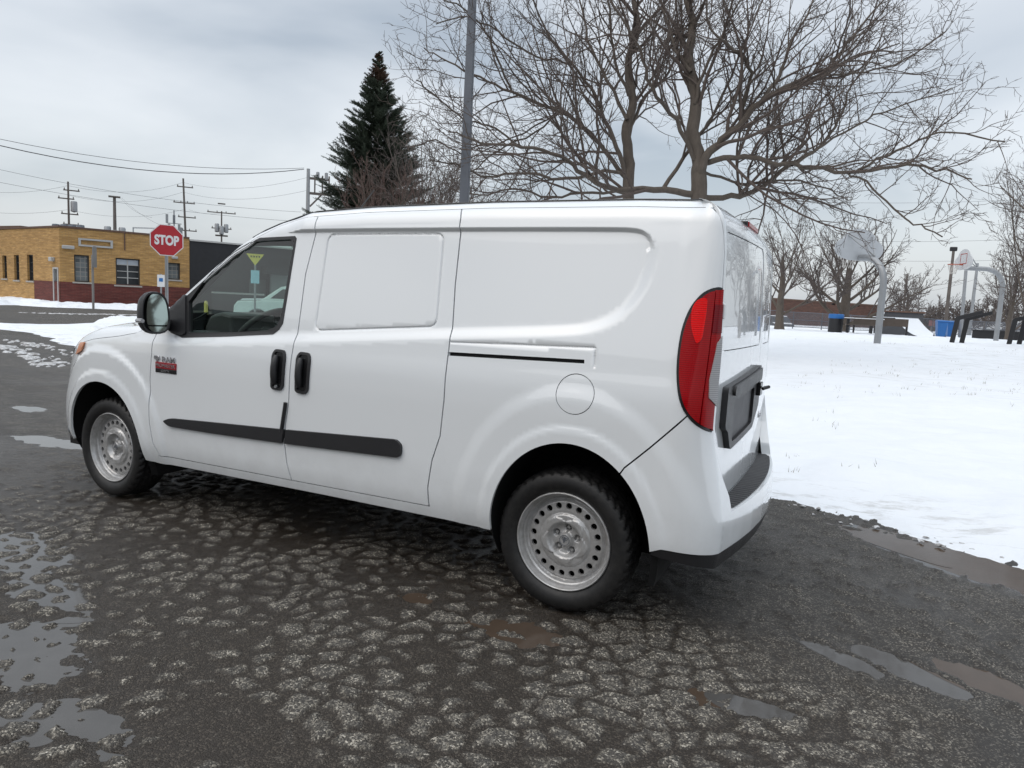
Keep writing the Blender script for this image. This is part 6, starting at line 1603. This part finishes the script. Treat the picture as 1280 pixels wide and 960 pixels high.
# ---- the conifer
def conifer(px, py_top, D, wpx, label, seed):
    rng = np.random.default_rng(seed); x, y = ground_xy(px, D); z = Hs(x, y); H = top_z(px, py_top, x, y)-z; root = empty('conifer', (x, y, z-.05), 0, label, 'tree')
    T = Tubes(); T.add(np.array([(0, 0, 0), (.03, 0, H*.5), (0, .02, H)]), [.20, .11, .02], 8)
    V = []; F = []; V2 = []; F2 = []
    def spray(p, d, L, br):
        WN = .10 if p[2] < H*.8 else .045+.055*(H-p[2])/(H*.2)
        """a flat twig of short needle blades"""
        VV, FF = (V2, F2) if br else (V, F); d = d/np.linalg.norm(d); sd = np.cross(d, [0, 0, 1.]); sd /= np.linalg.norm(sd)+1e-9; upv = np.cross(sd, d); n = max(4, int(L/.035))
        for k in range(n):
            f = k/n; q = p+d*L*f; w = WN*(1-.3*f)*rng.uniform(.7, 1.25)
            for s in (-1, 1):
                t = q + (sd*s*math.cos(rng.uniform(-.8, .8)) + upv*rng.uniform(-.5, .8))*w + d*w*.7; b = len(VV); o = d*.018
                VV += [tuple(q-o), tuple(q+o), tuple(t)]; FF.append((b, b+1, b+2))
        
    zz = .35; Rm = wpx/2/FPX*D
    while zz < H-.15:
        f = zz/H; prof = (1-f)**.95*(1.0 if f > .2 else .85+.75*f); nb = int(8+13*(1-f)); rr = Rm*1.75*prof**1.05
        for k in range(nb):
            a = rng.uniform(0, 2*math.pi); L = rr*rng.uniform(.62, 1.08)+.04; up = .35*f+.12-.25*(1-f)*rng.random(); d = np.array([math.cos(a), math.sin(a), up]); P = limb_path(np.array([0, 0, zz+rng.uniform(-.1, .1)]), d, L, 6, rng, .05, .035); T.add(P, np.linspace(.03*(1-f)+.008, .004, 7), 3)
            br = f > .86 and rng.random() < .7
            for j in range(1, 7):
                pf = P[j]; dv = P[j]-P[j-1]; nt = 4 if L > .5 else 3
                if j >= 2 or L < .9:
                    for q in range(nt):
                        b = rng.uniform(-1.1, 1.1); dd = np.array([dv[0]*math.cos(b)-dv[1]*math.sin(b), dv[0]*math.sin(b)+dv[1]*math.cos(b), dv[2]-.12*np.linalg.norm(dv)*rng.random()]); spray(P[j-1]*(1-q/nt)+pf*(q/nt), dd, min(.55, .05+.16*min(1, 3*(1-f))+.30*L*(1-.07*j))*rng.uniform(.7, 1.2), br)
            spray(P[-1], P[-1]-P[-2], .08+.18*min(1, 3*(1-f)), br)
        zz += .14+.07*(1-f)
    spray(np.array([0, 0, H-.3]), np.array([0, 0, 1.]), .35, True)
    T.build('trunk', 'bark', root); c = npmesh('crown', np.array(V), np.array(F), 'needles', root, smooth=False)
    if V2: npmesh('top_cones', np.array(V2), np.array(F2), 'needles_brown', root, smooth=False)
    print('conifer', H, len(F), len(F2)); return root
conifer(465, 62, 30, 136, 'dark green spruce with a browned pointed top standing behind the van', 51)
# ================================================================== PLAYGROUND, RIGHT
def hoop(px, py_bar, D, turn, label, arm_px, front, seed=0):
    """goose-neck pole: vertical shaft, bend, horizontal arm towards arm_px, braces, fan backboard, ring and net"""
    x, y = ground_xy(px, D); z = Hs(x, y); b = at_d(px, 428, D)
    root = empty('basketball_hoop', (x, y, z-.03), 0, label, 'basketball hoop', 'basketball hoops on the playground')
    bar_z = top_z(px, py_bar, x, y)-z+.03; s = D/FPX
    # arm direction in plan
    ax_, ay_ = at_d(arm_px[0], 400, arm_px[1])[:2]; dv = np.array([ax_-x, ay_-y]); L = float(np.hypot(*dv)); dv /= L; nv = np.array([-dv[1], dv[0]])
    Rb = .80; P = [(0, 0, 0), (0, 0, bar_z-Rb)]
    for k in range(1, 9): a = math.pi/2*k/8; P.append((dv[0]*Rb*(1-math.cos(a)), dv[1]*Rb*(1-math.cos(a)), bar_z-Rb+Rb*math.sin(a)))
    P.append((dv[0]*L, dv[1]*L, bar_z)); m = MB(); m.tube(P, .092 if D < 28 else .10, 14); m.build('pole', 'galv', root, smooth=True)
    # backboard: a fan-shaped plate facing along dv
    bw, bh = .84, .89
    cy = bar_z+.30; out = []
    for t_ in np.linspace(0, math.pi, 17): out.append((bw*math.cos(t_)*(1.0), .08+.55*math.sin(t_)))
    hf = smooth_poly(np.array([(.30, -.38), (.70, -.30), (.86, -.08), (.78, .14), (.56, .22), (.46, .40), (.24, .50), (0, .53)]), 2).tolist(); out = hf + [(-a, b) for a, b in hf[::-1][1:]]
    V = []; n = len(out)
    for k in (L+.06, L+.085):
        for u, v in out: V.append((dv[0]*k+nv[0]*u, dv[1]*k+nv[1]*u, cy+v))
    m = MB(); m.add(V, [tuple(range(n)), tuple(range(2*n-1, n-1, -1))]+[(i, (i+1) % n, (i+1) % n+n, i+n) for i in range(n)]); bb = m.build('backboard', 'board_white' if front else 'board_grey', root)
    m = MB()
    for (u0, u1, v0, v1) in ((-.3, .3, .30, .33), (-.3, .3, -.13, -.10), (-.3, -.27, -.10, .30), (.27, .3, -.10, .30)):
        q = [(L+.088, u0), (L+.088, u1), (L+.093, u1), (L+.093, u0)]
        V = [(dv[0]*k+nv[0]*u, dv[1]*k+nv[1]*u, cy+v) for v in (v0, v1) for k, u in q]; m.add(V, [(0, 1, 2, 3), (4, 7, 6, 5), (0, 4, 5, 1), (1, 5, 6, 2), (2, 6, 7, 3), (3, 7, 4, 0)])
    m.build('target_square', 'line_red', bb)
    for sg_ in (-1, 1): m = MB(); m.tube([(dv[0]*(L-.55), dv[1]*(L-.55), bar_z+.02), (dv[0]*(L+.06)+nv[0]*.42*sg_, dv[1]*(L+.06)+nv[1]*.42*sg_, cy+.32)], .022, 8); m.build('brace', 'galv', root)
    rz = cy-.16; c = (dv[0]*(L+.085+.38), dv[1]*(L+.085+.38), rz); m = MB(); m.tube([(c[0]+.228*math.cos(a), c[1]+.228*math.sin(a), rz) for a in np.linspace(0, 2*math.pi, 26)], .014, 6, cap=False)
    m.tube([(dv[0]*(L+.09), dv[1]*(L+.09), rz), (dv[0]*(L+.24), dv[1]*(L+.24), rz)], .03, 6); rg_ = m.build('ring', 'rim_orange', root)
    m = MB()
    for k in range(12):
        for s_ in (-1, 1):
            pts = [(c[0]+r*math.cos(a), c[1]+r*math.sin(a), rz-h) for r, h, a in ((.225, .0, 2*math.pi*k/12), (.19, .15, 2*math.pi*(k+.5*s_)/12), (.14, .30, 2*math.pi*(k+s_)/12), (.12, .42, 2*math.pi*(k+1.5*s_)/12))]; m.tube(pts, .006, 3, cap=False)
    m.build('net', 'net', root); return root
hoop(1099.5, 320, 19.5, 0, 'nearest basketball hoop with a grey goose-neck pole and its board seen from behind', (1067, 20.45), False)
hoop(1248, 337, 31, 0, 'farther basketball hoop with white fan board, red target and hanging net', (1198, 31.25), True)
# litter bin by the tree
def place(px, D): x, y = ground_xy(px, D); return x, y, Hs(x, y)
def yaw_to_cam(x, y): return math.atan2(CAM[0]-x, -(CAM[1]-y))
x, y, z = place(1045, 38); b = empty('rubbish_bin', (x, y, z-.02), yaw_to_cam(x, y), 'black rubbish bin with a blue liner over its rim under the wide bare tree', 'bin')
m = MB(); m.lathe([(0, 0), (.30, 0), (.36, .05), (.37, .92), (.34, .95), (.32, .9), (.30, .1)], (0, 0, 0), 20); m.build('barrel', 'black_steel', b, smooth=True)
m = MB(); m.lathe([(.345, .78), (.385, .78), (.395, .90), (.385, 1.0), (.35, 1.02), (.33, .97)], (0, 0, 0), 20); m.build('liner', 'blue_plastic', b, smooth=True)
# picnic table
x, y, z = place(1080, 37); t_ = empty('picnic_table', (x, y, z), yaw_to_cam(x, y)+rad(6), 'long dark picnic table with a snow-dusted top between the bin and the nearest hoop pole', 'table')
m = MB(); m.box(-.95, .95, -.38, .38, .72, .76); tt = m.build('tabletop', 'brown_wood', t_, bevel=.01); m = MB(); m.box(-.93, .93, -.36, .36, .762, .80); m.build('snow_cover', 'snow', tt, bevel=.015)
for s in (-1, 1):
    m = MB(); m.box(-.95, .95, s*.72-.14, s*.72+.14, .42, .46); m.build('bench', 'brown_wood', t_, bevel=.01)
    m = MB(); m.box(s*.75-.05, s*.75+.05, -.75, .75, .37, .42); m.box(s*.75-.05, s*.75+.05, -.30, -.22, 0, .42); m.box(s*.75-.05, s*.75+.05, .22, .30, 0, .42); m.box(s*.75-.05, s*.75+.05, -.25, .25, .42, .72); m.build('leg', 'black_steel', t_)
x, y, z = place(1062, 39.5); m = MB(); m.box(.2, 2.9, -.15, .15, .46, .88); w_ = m.build('bench_back', 'brown_wood', None)
w_.name = 'garden_wall'; w_.location = (x, y, z); w_.rotation_euler = (0, 0, yaw_to_cam(x, y)); tag(w_, 'low dark wooden bench wall behind the picnic table', 'bench')
m = MB(); m.box(.2, .3, -.15, .15, 0, .46); m.box(2.8, 2.9, -.15, .15, 0, .46); m.box(1.1, 1.2, -.15, .15, 0, .46); lg = m.build('legs', 'black_steel', w_)
# skate ramp
x, y, z = place(1136, 46); r_ = empty('skate_ramp', (x, y, z-.02), yaw_to_cam(x, y)-rad(42), 'dark quarter-pipe skate ramp with snow on its curved face', 'ramp')
prof = [(-1.1, 0), (-1.1, 1.10), (-.15, 1.10)] + [(-.15+2.3*(1-math.cos(a))*.0+2.1*t**1.0, 1.10*(1-t)**1.9) for t, a in ((k/10, 0) for k in range(11))]
m = MB(); m.prism(prof[::-1], -1.0, 1.0); m.build('ramp_body', 'dark_wall_light', r_)
m = MB(); V = []; 
for k in range(11): t = k/10; V += [(-.15+2.1*t, -1.02, 1.10*(1-t)**1.9+.02), (-.15+2.1*t, 1.02, 1.10*(1-t)**1.9+.02)]
m.add(V, [(2*k, 2*k+1, 2*k+3, 2*k+2) for k in range(10)]); m.build('snow_cover', 'snow', r_, fix=False)
m = MB(); m.box(-2.3, -1.1, -1.0, 1.0, 1.02, 1.12); m.box(-2.25, -2.15, -.95, -.85, 0, 1.02); m.box(-1.9, -1.35, -.9, .9, .0, 1.0); m.build('platform', 'dark_wall', r_); m = MB(); m.box(-2.3, -.15, -1., 1., 1.123, 1.16); m.build('snow_cap', 'snow', r_)
x, y, z = place(1136, 52); kb = empty('storage_shed', (x, y, z), yaw_to_cam(x, y), 'low dark grey shed behind the skate ramp', 'shed'); m = MB(); m.box(-1.6, .9, -1.2, 1.2, 0, 1.55); m.build('wall', 'dark_wall_light', kb); m = MB(); m.box(-1.7, 1., -1.3, 1.3, 1.552, 1.66); m.build('roof', 'rust', kb)
# blue wheeled bins
for px, D, lab in ((1177.5, 42, 'left one of two blue wheeled bins by the dark leaning pole'), (1190, 43, 'right one of two blue wheeled bins by the dark leaning pole')):
    x, y, z = place(px, D); b = empty('wheeled_bin', (x, y, z), yaw_to_cam(x, y)+rad(15), lab, 'bin', 'blue wheeled bins')
    m = MB(); m.add([(sx*k, sy*k*1.1, h) for h, k in ((.08, .20), (.95, .27)) for sx, sy in ((-1, -1), (1, -1), (1, 1), (-1, 1))], [(0, 1, 2, 3), (4, 7, 6, 5), (0, 4, 5, 1), (1, 5, 6, 2), (2, 6, 7, 3), (3, 7, 4, 0)]); m.build('barrel', 'blue_plastic', b, bevel=.02)
    m = MB(); m.prism([(-.33, .953), (.32, .953), (.30, 1.02), (-.05, 1.06), (-.30, 1.03)], -.29, .29, 'yz'); m.build('lid', 'blue_plastic', b, bevel=.015)
    for s in (-1, 1): m = MB(); m.tube([(s*.25, .25, .1), (s*.29, .25, .1)], .1, 14); m.build('wheel', 'black_steel', b)
# the leaning dark pole with a lamp head
x, y = ground_xy(1182.5, 45); z = Hs(x, y); tp = at_d(1192, 313, 45); pl_ = empty('floodlight', (x, y, z), 0, 'dark leaning pole topped by a small floodlight behind the farther basketball board', 'lamp')
m = MB(); m.tube([(0, 0, 0), (tp[0]-x, tp[1]-y, tp[2]-z)], [.13, .08], 10); m.build('pole', 'wood_pole', pl_)
m = MB(); q = (tp[0]-x, tp[1]-y, tp[2]-z); m.box(q[0]-.22, q[0]+.20, q[1]-.12, q[1]+.12, q[2]-.05, q[2]+.22); m.build('lamp_head', 'black_steel', pl_, bevel=.05)
x, y = ground_xy(1203, 43); z = Hs(x, y); m = MB(); tp = at_d(1207.5, 338, 43); m.tube([(0, 0, 0), (tp[0]-x, tp[1]-y, tp[2]-z)], [.10, .09], 10); o = m.build('metal_post', 'galv'); o.location = (x, y, z-.02); tag(o, 'plain grey metal post standing behind the arm of the farther hoop', 'post')
# angled black fitness bars
def bars(px, D, lab, xs_=(0, .33)):
    x, y, z = place(px, D); r0 = empty('fitness_bars', (x, y, z-.02), yaw_to_cam(x, y), lab, 'exercise bars', 'black angled exercise bars')
    for k, ox in enumerate(xs_):
        m = MB(); oy = .5*k; lean = .10; w = .085
        P = [(-w+ox, 0), (w+ox, 0), (w+lean+ox, .93), (w+lean+.72+ox, 1.20), (w+lean+.70+ox, 1.34), (-w*.3+lean+ox, 1.07), (-w+lean+ox, .98)]
        m.prism(P, oy-.09, oy+.09); m.build('bent_bar', 'black_steel', r0, bevel=.012)
bars(1193, 27.5, 'pair of black angled exercise bars before the blue bins')
bars(1265, 28, 'pair of black angled exercise bars cut by the right edge of the picture')
# low dark bench wall right
x, y, z = place(1262, 40); m = MB(); m.box(-1.7, 2.6, -.2, .2, 0, .55); m.box(-1.75, 2.65, -.25, .25, .552, .62); o = m.build('planter_wall', 'black_steel'); o.location = (x, y, z-.02); o.rotation_euler = (0, 0, yaw_to_cam(x, y)); tag(o, 'long low black planter behind the farther hoop pole', 'planter')
# chain-link fence far along the playground
fa = ground_xy(955, 50); fb = ground_xy(1330, 54); fz = .55
fn = empty('chain_fence', (fa[0], fa[1], 0), 0, 'low wire mesh fence running along the far side of the snowy playground', 'fence')
fa, fb = np.array(fa), np.array(fb); Lf = float(np.hypot(*(fb-fa))); df = (fb-fa)/Lf
npst = 12
for k in range(npst): p = df*Lf*k/(npst-1); m = MB(); zz = Hs(*(fa+p)); m.tube([(p[0], p[1], zz-.1), (p[0], p[1], zz+1.25)], .035, 6); m.build('post', 'galv_dark', fn)
m = MB()
for h in (.15, .65, 1.2): m.tube([(*(df*Lf*k/30), Hs(*(fa+df*Lf*k/30))+h) for k in range(31)], .022, 4, cap=False)
m.build('rails', 'galv_dark', fn)
m = MB()
for k in range(0, 420):
    for s in (-1, 1):
        u0 = Lf*k/420; u1 = u0+s*1.05
        if 0 <= u1 <= Lf: p, q = df*u0, df*u1; z_ = .62; m.tube([(p[0], p[1], z_+.1), (q[0], q[1], z_+1.15)], .006, 3, cap=False)
m.build('mesh', 'galv_dark', fn, fix=False)
# buildings beyond
def simple_building(name, px0, d0, px1, d1, py_top, mat, roof, lab, depth=12, opens=(), over=.3, rth=.25, zb=0.):
    A = np.array(ground_xy(px0, d0)); B = np.array(ground_xy(px1, d1)); h = top_z(px0, py_top, *A)
    r0 = empty(name, (A[0], A[1], 0), 0, lab, 'building'); w, a_, dd_, nn_, LL_ = wall('wall', A, B, zb, h-rth, list(opens), mat, None); under(w, r0)
    m = MB(); wbox(m, a_, dd_, nn_, -over, LL_+over, -depth, over, h-rth, h); under(m.build('roof', roof), r0)
    for (u0, u1, z0, z1) in opens: m = MB(); wbox(m, a_, dd_, nn_, u0, u1, -.25, -.15, z0, z1); under(m.build('window', 'window_dark'), r0)
    for s, E in ((0, A), (1, B)): w, *_ = wall('wall', E, E-nn_*depth, zb, h-rth, [], mat, None); under(w, r0)
    return r0, a_, dd_, nn_, h
r0, a_, dd_, nn_, h = simple_building('brown_brick_building', 930, 72, 1096, 82, 370, 'brick_brown', 'rust', 'long brown brick building behind the wide bare tree', 14, [(9+4.2*k, 9.6+4.2*k, 3.0, 3.25) for k in range(3)], over=.05, rth=.15)
simple_building('low_brick_building', 1139, 88, 1170, 90, 393, 'brick_brown', 'far_roof', 'low reddish brick building beyond the blue bins', 10)
simple_building('snowy_roof_building', 1165, 100, 1205, 102, 388.5, 'far_wall', 'snow', 'far building with a snow-covered roof between the poles', 14, rth=1.1)
simple_building('white_shed', 1218, 84, 1231, 84, 398, 'sign_white', 'far_roof', 'small white shed among the scrubby trees', 6)
x, y, z = place(1165, 70); gs = empty('red_sign', (x, y, z), yaw_to_cam(x, y), 'faded red board standing before the low brick building', 'sign'); m = MB(); m.box(-.25, .25, -.03, .03, .6, 1.15); m.build('board', 'graffiti', gs); m = MB(); m.tube([(0, .05, 0), (0, .05, 1.1)], .04, 6); m.build('post', 'galv', gs)
# ---- parked cars
def car(px, D, yaw, lab, paint_, snow=True, L=4.4, H=1.62, group=None, z=None):
    x, y = ground_xy(px, D); z = Hs(x, y) if z is None else z; r0 = empty('parked_car', (x, y, z), yaw, lab, 'car', group)
    Wd = .9; h0 = .32
    side_ = [(-L/2, h0+.18), (-L/2+.02, .78), (-L/2+.14, .98), (-L/2+1.05, 1.04), (L/2-.55, 1.10), (L/2-.06, 1.02), (L/2, .72), (L/2-.03, h0+.1), (L/2-.25, h0)] 
    def arch(cx): return [(cx+.38*math.cos(a), .33+.38*math.sin(a)) for a in np.linspace(0, math.pi, 11)]
    side_ += arch(L/2-.85) + arch(-L/2+.85) + [(-L/2+.2, h0)]
    m = MB(); m.prism(side_[::-1], -Wd, Wd); bd_ = m.build('body', paint_, r0, bevel=.05)
    cab = [(-L/2+.95, 1.03), (-L/2+1.65, H-.06), (-L/2+1.95, H), (L/2-.75, H), (L/2-.50, H-.07), (L/2-.20, 1.09)]; V = []
    for sy in (-1, 1):
        for (a, b) in cab: V.append((a, sy*(Wd-.04-.20*(b-1.03)/(H-1.03)), b))
    n = len(cab); m = MB(); m.add(V, [tuple(range(n)), tuple(range(2*n-1, n-1, -1))]+[(i, i+n, (i+1) % n+n, (i+1) % n) for i in range(n)]); m.build('cabin', paint_, r0, bevel=.04)
    for sy in (-1, 1):
        for k, (a0, a1) in enumerate(((-L/2+1.30, -.22), (-.12, L/2-1.35), (L/2-1.26, L/2-.62))):
            def yy(b): return sy*(Wd-.04-.20*(b-1.03)/(H-1.03)+.006)
            lo, hi = 1.12, H-.14; P = [(a0, lo), (a1, lo), (a1-.02 if k < 2 else a1-.14, hi), (a0+(.42 if k == 0 else 0), hi)]
            V = [(a, yy(b), b) for a, b in P]+[(a, yy(b)-sy*.02, b) for a, b in P]; m = MB(); m.add(V, [(0, 1, 2, 3), (7, 6, 5, 4), (0, 4, 5, 1), (1, 5, 6, 2), (2, 6, 7, 3), (3, 7, 4, 0)]); m.build('window', 'window_dark', r0)
    for cx in (L/2-.85, -L/2+.85):
        for sy in (-1, 1):
            m = MB(); m.tube([(cx, sy*(Wd-.20), .33), (cx, sy*(Wd+.0), .33)], .33, 22); w_ = m.build('wheel', 'tyre_rubber', r0); m = MB(); m.tube([(cx, sy*(Wd-.1), .33), (cx, sy*(Wd+.012), .33)], .20, 16); m.build('rim', 'rim_steel', w_)
    for sy in (-1, 1):
        m = MB(); m.box(L/2-.12, L/2+.012, sy*(Wd-.28)-.12, sy*(Wd-.28)+.2*(sy > 0)+.12*(sy < 0), .82, .98); m.build('tail_lamp', 'lens_red', r0, bevel=.01); m = MB(); m.box(-L/2-.005, -L/2+.15, sy*(Wd-.3)-.13, sy*(Wd-.3)+.13, .70, .84); m.build('headlight', 'lens_clear', r0, bevel=.01)
    if snow: m = MB(); m.prism([(-L/2+1.9, H+.005), (-L/2+2.0, H+.07), (L/2-.9, H+.07), (L/2-.8, H+.005)][::-1], -Wd+.28, Wd-.28); m.build('snow_cap', 'snow', r0, bevel=.03); m = MB(); m.prism([(-L/2+.2, 1.0), (-L/2+.3, 1.07), (-L/2+.95, 1.10), (-L/2+1.0, 1.05)][::-1], -.75, .75); m.build('snow_cap', 'snow', r0, bevel=.02)
    return r0
x, y = ground_xy(373, 27)
car(373, 27, yaw_to_cam(x, y)+rad(-8), 'white estate car seen through the driver window', 'teal_white', True, z=0.)
x, y = ground_xy(976, 62); car(974, 62, yaw_to_cam(x, y)+rad(100), 'snow-covered dark car with red tail lamps beyond the van\'s rear, before the brown building', 'dark_wall_light', True, z=-.2)
scene.cycles.max_bounces = 7; scene.cycles.transparent_max_bounces = 10; scene.cycles.use_denoising = True
